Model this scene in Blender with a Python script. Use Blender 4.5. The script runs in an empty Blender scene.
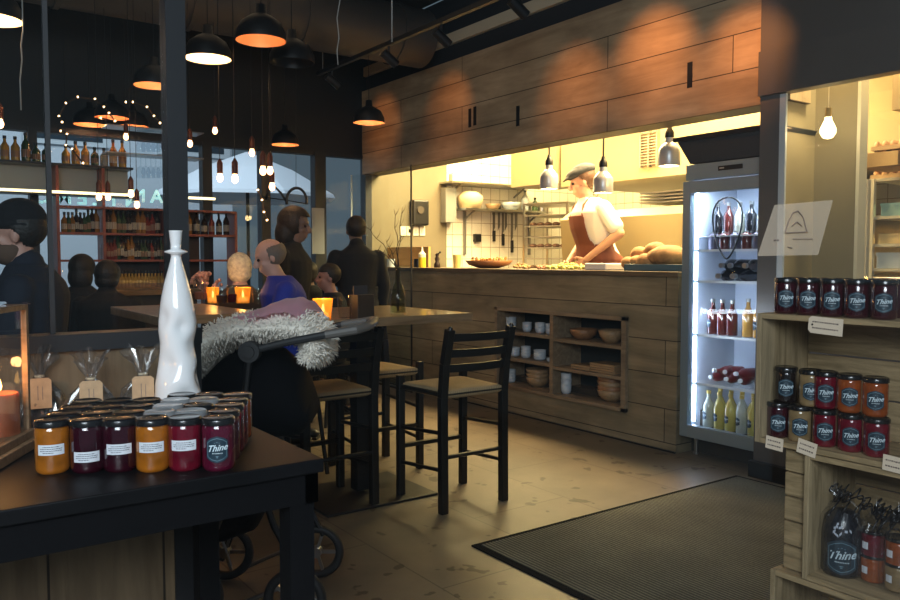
import bpy, bmesh, math, random
import numpy as np
from mathutils import Vector, Matrix, noise as mnoise
R = math.radians
PI = math.pi
random.seed(7)
SC = bpy.context.scene
COL = SC.collection

# ------------------------------------------------------------------ camera
FPX = 790.0
EYE = 1.35
PITCH = math.atan2(41, FPX)
YAW = math.atan2(565, FPX)
d0 = Vector((-math.cos(YAW), math.sin(YAW), 0))
RT = Vector((math.sin(YAW), math.cos(YAW), 0))
UP0 = Vector((0, 0, 1))
FW = d0 * math.cos(PITCH) - UP0 * math.sin(PITCH)
UP = UP0 * math.cos(PITCH) + d0 * math.sin(PITCH)
CAM = Vector((0, 0, EYE))
cd = bpy.data.cameras.new('camera')
cam = bpy.data.objects.new('camera', cd)
COL.objects.link(cam)
cd.sensor_width = 36
cd.lens = FPX / 900 * 36
cd.clip_start = 0.05
cam.matrix_world = Matrix(((RT.x, UP.x, -FW.x, 0), (RT.y, UP.y, -FW.y, 0), (RT.z, UP.z, -FW.z, EYE), (0, 0, 0, 1)))
SC.camera = cam

# ------------------------------------------------------------------ world, lights, exposure
w = bpy.data.worlds.new('world')
SC.world = w
w.use_nodes = True
w.node_tree.nodes['Background'].inputs[0].default_value = (0.40, 0.56, 0.68, 1)
w.node_tree.nodes['Background'].inputs[1].default_value = 0.20
SC.view_settings.view_transform = 'Standard'
SC.view_settings.look = 'None'
SC.view_settings.exposure = 0.0
SC.view_settings.gamma = 1.0
SC.view_settings.use_curve_mapping = False
SC.cycles.transparent_max_bounces = 24
SC.cycles.sample_clamp_indirect = 4.0

def area(name, loc, target, size, power, color, size_y=None):
    l = bpy.data.lights.new(name, 'AREA')
    l.energy = power; l.color = color; l.size = size
    if size_y:
        l.shape = 'RECTANGLE'; l.size_y = size_y
    o = bpy.data.objects.new(name, l)
    COL.objects.link(o)
    o.location = loc
    o.rotation_euler = (Vector(target) - Vector(loc)).to_track_quat('-Z', 'Y').to_euler()
    return o

def spot(name, loc, target, power, color, angle, blend=0.8, r=0.03):
    l = bpy.data.lights.new(name, 'SPOT')
    l.energy = power; l.color = color; l.spot_size = R(angle); l.spot_blend = blend; l.shadow_soft_size = r
    o = bpy.data.objects.new(name, l)
    COL.objects.link(o)
    o.location = loc
    o.rotation_euler = (Vector(target) - Vector(loc)).to_track_quat('-Z', 'Y').to_euler()
    return o

def point(name, loc, power, color, r=0.03):
    l = bpy.data.lights.new(name, 'POINT')
    l.energy = power; l.color = color; l.shadow_soft_size = r
    o = bpy.data.objects.new(name, l)
    COL.objects.link(o)
    o.location = loc
    return o

WARM = (1.0, 0.72, 0.34)
# added area lamps: extra street daylight on the display, crates and pushchair
area('street_daylight', (0.9, -1.4, 2.6), (-1.9, 0.7, 1.0), 1.5, 84, (0.80, 0.9, 1.0))
area('street_daylight', (1.1, -0.7, 2.3), (-2.0, 1.7, 0.8), 1.1, 52, (0.92, 0.95, 1.0))
# kitchen ceiling fixtures
for kx in (-7.0, -5.9, -4.8, -3.9):
    area('kitchen_counter_light', (kx, 4.98, 2.80), (kx + 0.05, 4.2, 0.0), 0.22, 44, (1.0, 0.66, 0.30))
area('kitchen_ceiling_light', (-6.6, 5.9, 3.3), (-6.8, 6.2, 0.0), 1.2, 260, (1.0, 0.78, 0.36))
area('kitchen_ceiling_light', (-4.4, 5.5, 3.3), (-4.6, 6.0, 0.0), 1.2, 260, (1.0, 0.78, 0.40))
area('kitchen_ceiling_light', (-1.9, 5.3, 3.3), (-1.9, 6.0, 0.5), 0.9, 70, (1.0, 0.78, 0.40))
area('side_room_light', (-2.35, 4.60, 3.2), (-2.4, 4.70, 1.2), 0.2, 60, (1.0, 0.76, 0.40))  # added unseen lamp that brightens the beige screen
# added unseen area lamp that brightens the street facade like open sky
area('street_sky_light', (-9.6, 2.0, 6.6), (-14.5, 2.0, 1.5), 3.5, 420, (0.82, 0.92, 1.0))
# added dim general fill over the dining room, not a fixture
area('dining_ceiling_light', (-5.5, 2.0, 3.7), (-5.5, 2.0, 0.0), 2.0, 4, (1.0, 0.72, 0.45))

# ------------------------------------------------------------------ place helpers: a viewing ray met with a plane of the room
def ray(x, y):
    return FW * FPX + RT * (x - 450) - UP * (y - 300)
def at_z(x, y, z=0.0):
    v = ray(x, y); return CAM + v * ((z - EYE) / v.z)
def at_x(x, y, X):
    v = ray(x, y); return CAM + v * (X / v.x)
def at_y(x, y, Y):
    v = ray(x, y); return CAM + v * (Y / v.y)
def at_d(x, y, D):
    return CAM + ray(x, y) * (D / FPX)

# ------------------------------------------------------------------ materials
MATS = {}
def pm(name, color, rough=0.5, metal=0.0, coat=0.0, spec=0.5, emit=None, estr=0.0, trans=0.0, alpha=1.0, noise_amt=0.0, nscale=20.0, bump=0.0, sheen=0.0, sub=0.0):
    if name in MATS: return MATS[name]
    m = bpy.data.materials.new(name); MATS[name] = m
    m.use_nodes = True
    nt = m.node_tree; b = nt.nodes['Principled BSDF']
    b.inputs['Base Color'].default_value = (*color, 1)
    b.inputs['Roughness'].default_value = rough
    b.inputs['Metallic'].default_value = metal
    b.inputs['Coat Weight'].default_value = coat
    b.inputs['Coat Roughness'].default_value = 0.05
    b.inputs['Specular IOR Level'].default_value = spec
    b.inputs['Transmission Weight'].default_value = trans
    b.inputs['Alpha'].default_value = alpha
    b.inputs['Sheen Weight'].default_value = sheen
    if sub:
        b.inputs['Subsurface Weight'].default_value = sub
        b.inputs['Subsurface Scale'].default_value = 0.02
    if emit:
        b.inputs['Emission Color'].default_value = (*emit, 1)
        b.inputs['Emission Strength'].default_value = estr
    if noise_amt or bump:
        tc = nt.nodes.new('ShaderNodeTexCoord')
        n = nt.nodes.new('ShaderNodeTexNoise'); n.inputs['Scale'].default_value = nscale; n.inputs['Detail'].default_value = 5
        nt.links.new(tc.outputs['Object'], n.inputs['Vector'])
        if noise_amt:
            cr = nt.nodes.new('ShaderNodeValToRGB')
            cr.color_ramp.elements[0].position = 0.3; cr.color_ramp.elements[1].position = 0.7
            cr.color_ramp.elements[0].color = (*[c * (1 - noise_amt) for c in color], 1)
            cr.color_ramp.elements[1].color = (*[min(1, c * (1 + noise_amt)) for c in color], 1)
            nt.links.new(n.outputs['Fac'], cr.inputs['Fac'])
            nt.links.new(cr.outputs['Color'], b.inputs['Base Color'])
        if bump:
            bp = nt.nodes.new('ShaderNodeBump'); bp.inputs['Strength'].default_value = bump; bp.inputs['Distance'].default_value = 0.01
            nt.links.new(n.outputs['Fac'], bp.inputs['Height'])
            nt.links.new(bp.outputs['Normal'], b.inputs['Normal'])
    return m

def glass(name, tint=(1, 1, 1), gloss=1.0, rough=0.0, f0=0.012):
    """sheet glass: clear body, Fresnel mirror on the faces"""
    if name in MATS: return MATS[name]
    m = bpy.data.materials.new(name); MATS[name] = m
    m.use_nodes = True
    nt = m.node_tree
    for n in list(nt.nodes): nt.nodes.remove(n)
    out = nt.nodes.new('ShaderNodeOutputMaterial')
    tr = nt.nodes.new('ShaderNodeBsdfTransparent'); tr.inputs[0].default_value = (*tint, 1)
    gl = nt.nodes.new('ShaderNodeBsdfGlossy'); gl.inputs['Roughness'].default_value = rough
    gl.inputs['Color'].default_value = (gloss, gloss, gloss, 1)
    lw = nt.nodes.new('ShaderNodeLayerWeight'); lw.inputs['Blend'].default_value = 0.5
    pw = nt.nodes.new('ShaderNodeMath'); pw.operation = 'POWER'; pw.inputs[1].default_value = 5.0
    nt.links.new(lw.outputs['Facing'], pw.inputs[0])
    fr = nt.nodes.new('ShaderNodeMapRange'); fr.inputs['To Min'].default_value = f0; fr.inputs['To Max'].default_value = 1.0
    nt.links.new(pw.outputs[0], fr.inputs['Value'])
    mx = nt.nodes.new('ShaderNodeMixShader')
    nt.links.new(fr.outputs[0], mx.inputs[0]); nt.links.new(tr.outputs[0], mx.inputs[1]); nt.links.new(gl.outputs[0], mx.inputs[2])
    nt.links.new(mx.outputs[0], out.inputs[0])
    return m

def wood(name, c1, c2, axis='X', stretch=12.0, scale=3.0, rough=0.6, boards=None, gap=(0.01, 0.008, 0.006), off=(0, 0, 0), bump=0.15, knots=0.0, coat=0.0, plane='XZ', butt=2.4):
    """grain along axis; boards = board height in metres (joints drawn between the planks)"""
    if name in MATS: return MATS[name]
    m = bpy.data.materials.new(name); MATS[name] = m
    m.use_nodes = True
    nt = m.node_tree; b = nt.nodes['Principled BSDF']; L = nt.links
    b.inputs['Roughness'].default_value = rough
    b.inputs['Coat Weight'].default_value = coat
    tc = nt.nodes.new('ShaderNodeTexCoord')
    mp = nt.nodes.new('ShaderNodeMapping')
    s = {'X': (1, stretch, stretch), 'Y': (stretch, 1, stretch), 'Z': (stretch, stretch, 1)}[axis]
    mp.inputs['Scale'].default_value = s
    L.new(tc.outputs['Object'], mp.inputs['Vector'])
    n = nt.nodes.new('ShaderNodeTexNoise'); n.inputs['Scale'].default_value = scale; n.inputs['Detail'].default_value = 8; n.inputs['Roughness'].default_value = 0.65
    n.inputs['Distortion'].default_value = 0.6
    L.new(mp.outputs[0], n.inputs['Vector'])
    cr = nt.nodes.new('ShaderNodeValToRGB')
    cr.color_ramp.elements[0].position = 0.32; cr.color_ramp.elements[1].position = 0.68
    cr.color_ramp.elements[0].color = (*c1, 1); cr.color_ramp.elements[1].color = (*c2, 1)
    L.new(n.outputs['Fac'], cr.inputs['Fac'])
    col = cr.outputs['Color']
    # broad blotches of wear
    n2 = nt.nodes.new('ShaderNodeTexNoise'); n2.inputs['Scale'].default_value = 1.7; n2.inputs['Detail'].default_value = 4
    L.new(tc.outputs['Object'], n2.inputs['Vector'])
    mr = nt.nodes.new('ShaderNodeMapRange'); mr.inputs['From Min'].default_value = 0.35; mr.inputs['From Max'].default_value = 0.65
    mr.inputs['To Min'].default_value = 0.75; mr.inputs['To Max'].default_value = 1.15
    L.new(n2.outputs['Fac'], mr.inputs['Value'])
    mu = nt.nodes.new('ShaderNodeMix'); mu.data_type = 'RGBA'; mu.blend_type = 'MULTIPLY'; mu.inputs[0].default_value = 1
    L.new(col, mu.inputs[6]); L.new(mr.outputs[0], mu.inputs[7]); col = mu.outputs[2]
    hsock = n.outputs['Fac']
    if boards:
        mp2 = nt.nodes.new('ShaderNodeMapping')
        L.new(tc.outputs['Object'], mp2.inputs['Vector'])
        sep = nt.nodes.new('ShaderNodeSeparateXYZ'); L.new(mp2.outputs[0], sep.inputs[0])
        cmb = nt.nodes.new('ShaderNodeCombineXYZ')
        a, c_ = {'XZ': ('X', 'Z'), 'YZ': ('Y', 'Z'), 'ZY': ('Z', 'Y'), 'XY': ('X', 'Y'), 'YX': ('Y', 'X')}[plane]
        L.new(sep.outputs[a], cmb.inputs['X']); L.new(sep.outputs[c_], cmb.inputs['Y'])
        mp2.inputs['Location'].default_value = off
        br = nt.nodes.new('ShaderNodeTexBrick')
        br.inputs['Scale'].default_value = 1.0
        br.inputs['Brick Width'].default_value = butt; br.inputs['Row Height'].default_value = boards
        br.inputs['Mortar Size'].default_value = 0.0035; br.inputs['Mortar Smooth'].default_value = 0.1
        br.offset = 0.37
        br.inputs['Color1'].default_value = (0.84, 0.84, 0.84, 1); br.inputs['Color2'].default_value = (1.10, 1.08, 1.04, 1)
        br.inputs['Mortar'].default_value = (0.12, 0.1, 0.08, 1)
        L.new(cmb.outputs[0], br.inputs['Vector'])
        m2 = nt.nodes.new('ShaderNodeMix'); m2.data_type = 'RGBA'; m2.blend_type = 'MULTIPLY'; m2.inputs[0].default_value = 1
        L.new(col, m2.inputs[6]); L.new(br.outputs['Color'], m2.inputs[7]); col = m2.outputs[2]
    L.new(col, b.inputs['Base Color'])
    bp = nt.nodes.new('ShaderNodeBump'); bp.inputs['Strength'].default_value = bump; bp.inputs['Distance'].default_value = 0.01
    L.new(hsock, bp.inputs['Height']); L.new(bp.outputs['Normal'], b.inputs['Normal'])
    return m

def proj_px(p):
    q = Vector(p) - CAM; return 450 + FPX * q.dot(RT) / q.dot(FW)
def tile(name, col, grout, w_, h_, rough=0.25, plane='XZ', mort=0.004, offset=0.0, bump=0.0, off=(0, 0, 0)):
    if name in MATS: return MATS[name]
    m = bpy.data.materials.new(name); MATS[name] = m
    m.use_nodes = True
    nt = m.node_tree; b = nt.nodes['Principled BSDF']; L = nt.links
    b.inputs['Roughness'].default_value = rough
    tc = nt.nodes.new('ShaderNodeTexCoord')
    mp = nt.nodes.new('ShaderNodeMapping'); mp.inputs['Location'].default_value = off
    L.new(tc.outputs['Object'], mp.inputs[0])
    sep = nt.nodes.new('ShaderNodeSeparateXYZ'); L.new(mp.outputs[0], sep.inputs[0])
    cmb = nt.nodes.new('ShaderNodeCombineXYZ')
    L.new(sep.outputs[plane[0]], cmb.inputs['X']); L.new(sep.outputs[plane[1]], cmb.inputs['Y'])
    br = nt.nodes.new('ShaderNodeTexBrick'); br.offset = offset
    br.inputs['Scale'].default_value = 1
    br.inputs['Brick Width'].default_value = w_; br.inputs['Row Height'].default_value = h_
    br.inputs['Mortar Size'].default_value = mort
    br.inputs['Color1'].default_value = (*col, 1); br.inputs['Color2'].default_value = (*[c * 0.94 for c in col], 1)
    br.inputs['Mortar'].default_value = (*grout, 1)
    L.new(cmb.outputs[0], br.inputs['Vector']); L.new(br.outputs['Color'], b.inputs['Base Color'])
    return m

def floor_mat():
    m = bpy.data.materials.new('floor_slabs'); m.use_nodes = True
    nt = m.node_tree; b = nt.nodes['Principled BSDF']; L = nt.links
    tc = nt.nodes.new('ShaderNodeTexCoord')
    n = nt.nodes.new('ShaderNodeTexNoise'); n.inputs['Scale'].default_value = 1.6; n.inputs['Detail'].default_value = 7; n.inputs['Roughness'].default_value = 0.6
    L.new(tc.outputs['Object'], n.inputs['Vector'])
    cr = nt.nodes.new('ShaderNodeValToRGB')
    cr.color_ramp.elements[0].position = 0.3; cr.color_ramp.elements[1].position = 0.72
    cr.color_ramp.elements[0].color = (0.105, 0.082, 0.055, 1); cr.color_ramp.elements[1].color = (0.205, 0.165, 0.112, 1)
    L.new(n.outputs['Fac'], cr.inputs['Fac'])
    mp = nt.nodes.new('ShaderNodeMapping'); mp.inputs['Location'].default_value = (0.10, -1.82 + 0.64 * 3, 0)
    L.new(tc.outputs['Object'], mp.inputs[0])
    br = nt.nodes.new('ShaderNodeTexBrick'); br.offset = 0.5
    br.inputs['Scale'].default_value = 1
    br.inputs['Brick Width'].default_value = 1.25; br.inputs['Row Height'].default_value = 0.64; br.inputs['Mortar Size'].default_value = 0.004
    br.inputs['Color1'].default_value = (1, 1, 1, 1); br.inputs['Color2'].default_value = (0.88, 0.88, 0.88, 1); br.inputs['Mortar'].default_value = (0.45, 0.42, 0.4, 1)
    L.new(mp.outputs[0], br.inputs['Vector'])
    mu = nt.nodes.new('ShaderNodeMix'); mu.data_type = 'RGBA'; mu.blend_type = 'MULTIPLY'; mu.inputs[0].default_value = 1
    L.new(cr.outputs['Color'], mu.inputs[6]); L.new(br.outputs['Color'], mu.inputs[7])
    # damp spots trodden in
    n3 = nt.nodes.new('ShaderNodeTexNoise'); n3.inputs['Scale'].default_value = 7.5; n3.inputs['Detail'].default_value = 2.5; n3.inputs['Roughness'].default_value = 0.5
    L.new(tc.outputs['Object'], n3.inputs['Vector'])
    c3 = nt.nodes.new('ShaderNodeValToRGB'); c3.color_ramp.elements[0].position = 0.635; c3.color_ramp.elements[1].position = 0.655
    c3.color_ramp.elements[0].color = (1, 1, 1, 1); c3.color_ramp.elements[1].color = (0.34, 0.29, 0.24, 1)
    L.new(n3.outputs['Fac'], c3.inputs['Fac'])
    mu2 = nt.nodes.new('ShaderNodeMix'); mu2.data_type = 'RGBA'; mu2.blend_type = 'MULTIPLY'; mu2.inputs[0].default_value = 1
    L.new(mu.outputs[2], mu2.inputs[6]); L.new(c3.outputs['Color'], mu2.inputs[7])
    L.new(mu2.outputs[2], b.inputs['Base Color'])
    b.inputs['Roughness'].default_value = 0.42
    bp = nt.nodes.new('ShaderNodeBump'); bp.inputs['Strength'].default_value = 0.15; bp.inputs['Distance'].default_value = 0.01
    L.new(n.outputs['Fac'], bp.inputs['Height']); L.new(bp.outputs['Normal'], b.inputs['Normal'])
    return m

def mat_mat():
    m = bpy.data.materials.new('ribbed_carpet'); m.use_nodes = True
    nt = m.node_tree; b = nt.nodes['Principled BSDF']; L = nt.links
    tc = nt.nodes.new('ShaderNodeTexCoord')
    wv = nt.nodes.new('ShaderNodeTexWave'); wv.bands_direction = 'Y'; wv.inputs['Scale'].default_value = 16; wv.inputs['Distortion'].default_value = 0.6
    wv.inputs['Detail'].default_value = 2
    L.new(tc.outputs['Object'], wv.inputs['Vector'])
    n = nt.nodes.new('ShaderNodeTexNoise'); n.inputs['Scale'].default_value = 120; n.inputs['Detail'].default_value = 3
    L.new(tc.outputs['Object'], n.inputs['Vector'])
    n2 = nt.nodes.new('ShaderNodeTexNoise'); n2.inputs['Scale'].default_value = 2.2; n2.inputs['Detail'].default_value = 4
    L.new(tc.outputs['Object'], n2.inputs['Vector'])
    mx = nt.nodes.new('ShaderNodeMath'); mx.operation = 'MULTIPLY'
    L.new(wv.outputs['Fac'], mx.inputs[0]); L.new(n.outputs['Fac'], mx.inputs[1])
    cr = nt.nodes.new('ShaderNodeValToRGB'); cr.color_ramp.elements[0].position = 0.05; cr.color_ramp.elements[1].position = 0.5
    cr.color_ramp.elements[0].color = (0.026, 0.028, 0.024, 1); cr.color_ramp.elements[1].color = (0.155, 0.15, 0.115, 1)
    L.new(mx.outputs[0], cr.inputs['Fac'])
    mr = nt.nodes.new('ShaderNodeMapRange'); mr.inputs['From Min'].default_value = 0.3; mr.inputs['From Max'].default_value = 0.7
    mr.inputs['To Min'].default_value = 0.75; mr.inputs['To Max'].default_value = 1.35
    L.new(n2.outputs['Fac'], mr.inputs['Value'])
    mu = nt.nodes.new('ShaderNodeMix'); mu.data_type = 'RGBA'; mu.blend_type = 'MULTIPLY'; mu.inputs[0].default_value = 1
    L.new(cr.outputs['Color'], mu.inputs[6]); L.new(mr.outputs[0], mu.inputs[7])
    L.new(mu.outputs[2], b.inputs['Base Color'])
    b.inputs['Roughness'].default_value = 0.95
    bp = nt.nodes.new('ShaderNodeBump'); bp.inputs['Strength'].default_value = 0.6; bp.inputs['Distance'].default_value = 0.01
    L.new(mx.outputs[0], bp.inputs['Height']); L.new(bp.outputs['Normal'], b.inputs['Normal'])
    return m

# ------------------------------------------------------------------ mesh helpers
def B(): return bmesh.new()
def box(bm, lo, hi, mat=None):
    c = [(a + b) / 2 for a, b in zip(lo, hi)]; s = [abs(b - a) for a, b in zip(lo, hi)]
    M = Matrix.Translation(c) @ Matrix.Diagonal((*s, 1))
    if mat is not None: M = mat @ M
    return bmesh.ops.create_cube(bm, size=1, matrix=M)['verts']
def frame_of(dv):
    dv = dv.normalized()
    a = Vector((0, 0, 1)) if abs(dv.z) < 0.95 else Vector((1, 0, 0))
    x = a.cross(dv).normalized(); y = dv.cross(x).normalized()
    return x, y
def cyl(bm, p0, p1, r0, r1=None, seg=16, cap=True):
    p0 = Vector(p0); p1 = Vector(p1); r1 = r0 if r1 is None else r1
    x, y = frame_of(p1 - p0)
    a = []; b = []
    for i in range(seg):
        t = 2 * PI * i / seg; v = x * math.cos(t) + y * math.sin(t)
        a.append(bm.verts.new(p0 + v * r0)); b.append(bm.verts.new(p1 + v * r1))
    for i in range(seg):
        j = (i + 1) % seg
        bm.faces.new((a[i], a[j], b[j], b[i]))
    if cap:
        bm.faces.new(a[::-1]); bm.faces.new(b)
def beam(bm, p0, p1, w_, h_, upv=(0, 0, 1)):
    """square bar"""
    p0 = Vector(p0); p1 = Vector(p1); dv = (p1 - p0).normalized(); u = Vector(upv)
    if abs(dv.dot(u)) > 0.95: u = Vector((0, 1, 0))
    x = u.cross(dv).normalized(); y = dv.cross(x).normalized()
    vs = []
    for p in (p0, p1):
        for sx, sy in ((-1, -1), (1, -1), (1, 1), (-1, 1)):
            vs.append(bm.verts.new(p + x * sx * w_ / 2 + y * sy * h_ / 2))
    for f in ((3, 2, 1, 0), (4, 5, 6, 7), (0, 1, 5, 4), (1, 2, 6, 5), (2, 3, 7, 6), (3, 0, 4, 7)):
        bm.faces.new([vs[i] for i in f])
def lathe(bm, prof, seg=24, c=(0, 0, 0), sx=1.0, sy=1.0, closed=False):
    rings = []
    for r, z in prof:
        if r < 1e-6:
            rings.append([bm.verts.new((c[0], c[1], c[2] + z))])
        else:
            rings.append([bm.verts.new((c[0] + r * sx * math.cos(2 * PI * i / seg), c[1] + r * sy * math.sin(2 * PI * i / seg), c[2] + z)) for i in range(seg)])
    for a, b in zip(rings, rings[1:]):
        for i in range(seg):
            j = (i + 1) % seg
            if len(a) == 1 and len(b) == 1: break
            if len(a) == 1: bm.faces.new((a[0], b[j], b[i]))
            elif len(b) == 1: bm.faces.new((a[i], a[j], b[0]))
            else: bm.faces.new((a[i], a[j], b[j], b[i]))
def tube(bm, pts, r, seg=8, cap=True):
    pts = [Vector(p) for p in pts]
    rr = r if isinstance(r, (list, tuple)) else [r] * len(pts)
    rings = []; px = None
    for i, p in enumerate(pts):
        dv = (pts[min(i + 1, len(pts) - 1)] - pts[max(i - 1, 0)])
        if dv.length < 1e-9: dv = Vector((0, 0, 1))
        dv.normalize()
        if px is None: x, y = frame_of(dv)
        else:
            x = (px - dv * px.dot(dv)).normalized(); y = dv.cross(x)
        px = x
        rings.append([bm.verts.new(p + (x * math.cos(2 * PI * k / seg) + y * math.sin(2 * PI * k / seg)) * rr[i]) for k in range(seg)])
    for a, b in zip(rings, rings[1:]):
        for i in range(seg):
            j = (i + 1) % seg
            bm.faces.new((a[i], a[j], b[j], b[i]))
    if cap:
        bm.faces.new(rings[0][::-1]); bm.faces.new(rings[-1])
def ell(bm, c, r, M=None, u=16, v=10):
    if not isinstance(r, (tuple, list)): r = (r, r, r)
    T = Matrix.Translation(c) @ (M.to_4x4() if M is not None else Matrix.Identity(4)) @ Matrix.Diagonal((*r, 1))
    return bmesh.ops.create_uvsphere(bm, u_segments=u, v_segments=v, radius=1, matrix=T)['verts']
def capsule(bm, p0, r0, p1, r1, seg=12):
    cyl(bm, p0, p1, r0, r1, seg); ell(bm, p0, r0, u=seg, v=8); ell(bm, p1, r1, u=seg, v=8)
def prism(bm, poly, z0, z1, mat=None):
    M = mat if mat is not None else Matrix.Identity(4)
    a = [bm.verts.new(M @ Vector((x, y, z0))) for x, y in poly]; b = [bm.verts.new(M @ Vector((x, y, z1))) for x, y in poly]
    n = len(poly)
    for i in range(n):
        j = (i + 1) % n
        bm.faces.new((a[i], a[j], b[j], b[i]))
    bm.faces.new(a[::-1]); bm.faces.new(b)

def obj(name, bm, mat, parent=None, smooth=False, bevel=0.0, label=None, loc=None, rot=None, angle=35):
    bmesh.ops.recalc_face_normals(bm, faces=bm.faces)
    me = bpy.data.meshes.new(name); bm.to_mesh(me); bm.free()
    if isinstance(mat, (list, tuple)):
        for m in mat: me.materials.append(m)
    else: me.materials.append(mat)
    o = bpy.data.objects.new(name, me); COL.objects.link(o)
    if parent: o.parent = parent
    if loc is not None: o.location = loc
    if rot is not None: o.rotation_euler = rot
    if smooth:
        for p in me.polygons: p.use_smooth = True
        if smooth != 'all':
            me.set_sharp_from_angle(angle=R(angle))
    if bevel:
        md = o.modifiers.new('bevel', 'BEVEL'); md.width = bevel; md.segments = 2; md.limit_method = 'ANGLE'
        md.harden_normals = False
    if label: o['label'] = label
    return o
def thing(name, label, cat, loc=(0, 0, 0), rotz=0.0, group=None):
    o = bpy.data.objects.new(name, None); COL.objects.link(o)
    o.empty_display_size = 0.05
    o.location = loc; o.rotation_euler = (0, 0, rotz)
    o['label'] = label; o['category'] = cat
    if group: o['group'] = group
    return o
def tag(o, label, cat, group=None, kind=None):
    o['label'] = label; o['category'] = cat
    if group: o['group'] = group
    if kind: o['kind'] = kind
    return o
def struct(name, bm, m, **k):
    o = obj(name, bm, m, **k); o['kind'] = 'structure'; return o
def kids(o): return [c for c in list(COL.objects) if c.parent == o]
def dup(root, loc=None, rotz=None, label=None, group=None):
    def rec(o, par):
        c = o.copy(); COL.objects.link(c)
        if par: c.parent = par
        for k in KID.get(o.name, None) or kids(o): rec(k, c)
        return c
    r = rec(root, None)
    if loc is not None: r.location = loc
    if rotz is not None: r.rotation_euler = (0, 0, rotz)
    if label: r['label'] = label
    if group: r['group'] = group
    return r
KID = {}

def text_mesh(txt, size=1.0, shear=0.0, bold=0.0, extrude=0.0, res=3):
    cu = bpy.data.curves.new('t', 'FONT'); cu.body = txt; cu.size = size; cu.shear = shear; cu.offset = bold
    cu.align_x = 'CENTER'; cu.align_y = 'CENTER'; cu.extrude = extrude; cu.resolution_u = res
    o = bpy.data.objects.new('t', cu); COL.objects.link(o)
    dg = bpy.context.evaluated_depsgraph_get(); dg.update()
    me = bpy.data.meshes.new_from_object(o.evaluated_get(dg))
    bpy.data.objects.remove(o); bpy.data.curves.remove(cu)
    bm = B(); bm.from_mesh(me); bpy.data.meshes.remove(me)
    return bm
def on_cyl(bm, r, ang0=0.0, z0=0.0, flip=False):
    """bends a flat drawing (x across, y up) round an upright cylinder; faces +X when ang0 = 0"""
    for v in bm.verts:
        x, y, e = v.co
        a = ang0 + x / r
        v.co = ((r + e) * math.cos(a), (r + e) * math.sin(a), z0 + y)
    return bm
def cyl_patch(bm, r, u0, u1, top, bot, n=12):
    """strip with top(u) / bot(u) edges"""
    prev = None
    for i in range(n + 1):
        u = u0 + (u1 - u0) * i / n
        a = bm.verts.new((u, bot(u), 0)); b = bm.verts.new((u, top(u), 0))
        if prev: bm.faces.new((prev[0], a, b, prev[1]))
        prev = (a, b)
    return bm
# ================================================================== THE SETTING
M_dark = pm('dark_paint', (0.012, 0.013, 0.014), 0.6)
M_steel_frame = pm('charcoal_steel', (0.014, 0.015, 0.018), 0.5)
M_ceil = pm('black_ceiling', (0.012, 0.013, 0.015), 0.8, noise_amt=0.3, nscale=3)
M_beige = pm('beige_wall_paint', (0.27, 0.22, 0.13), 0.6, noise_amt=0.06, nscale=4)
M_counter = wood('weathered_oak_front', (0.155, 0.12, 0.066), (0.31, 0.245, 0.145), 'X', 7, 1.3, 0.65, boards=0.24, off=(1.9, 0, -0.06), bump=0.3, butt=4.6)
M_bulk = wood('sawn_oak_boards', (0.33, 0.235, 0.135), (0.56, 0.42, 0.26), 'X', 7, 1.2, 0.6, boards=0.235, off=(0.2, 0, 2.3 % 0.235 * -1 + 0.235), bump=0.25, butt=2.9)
M_panel = wood('brown_panel', (0.15, 0.098, 0.052), (0.27, 0.185, 0.105), 'Z', 10, 2.0, 0.55, boards=0.30, plane='ZY', off=(0, -0.03, 0), butt=6)
M_whitetile = tile('white_wall_tile', (0.80, 0.76, 0.66), (0.32, 0.28, 0.2), 0.15, 0.15, plane='YZ', mort=0.004)
M_whitetile2 = tile('white_back_tile', (0.80, 0.76, 0.66), (0.32, 0.28, 0.2), 0.15, 0.15, plane='XZ', mort=0.004)
M_kfloor = tile('kitchen_floor_tile', (0.2, 0.12, 0.08), (0.05, 0.04, 0.03), 0.2, 0.2, plane='XY')
M_clear = glass('clear_shop_glass', (0.97, 0.985, 0.985))
M_back = glass('tinted_window_glass', (0.93, 0.95, 0.97))
M_chrome = pm('brushed_steel', (0.55, 0.54, 0.52), 0.28, metal=1.0)
M_black = pm('black_metal', (0.008, 0.008, 0.009), 0.4)

b = B(); box(b, (-8.3, -2.2, -0.12), (-0.70, 4.60, 0.0)); struct('floor', b, floor_mat())
b = B(); box(b, (-8.3, 4.60, -0.12), (1.2, 8.3, 0.30)); struct('floor_kitchen', b, M_kfloor)
M_pave = tile('pavement_slabs', (0.22, 0.22, 0.22), (0.08, 0.08, 0.08), 0.5, 0.5, plane='XY')
b = B(); box(b, (-0.70, -3.0, -0.14), (4.0, 4.43, -0.02)); struct('floor_pavement', b, M_pave)
b = B(); box(b, (-8.3, -2.2, 3.85), (-0.70, 4.45, 3.97)); struct('ceiling', b, M_ceil)
b = B(); box(b, (-8.3, 4.45, 3.4), (1.2, 8.3, 3.5)); struct('ceiling_kitchen', b, pm('cream_ceiling', (0.62, 0.55, 0.40), 0.7))
b = B(); box(b, (-8.3, -2.3, 0), (-0.70, -2.2, 3.9)); struct('wall_left', b, M_dark)

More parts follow.
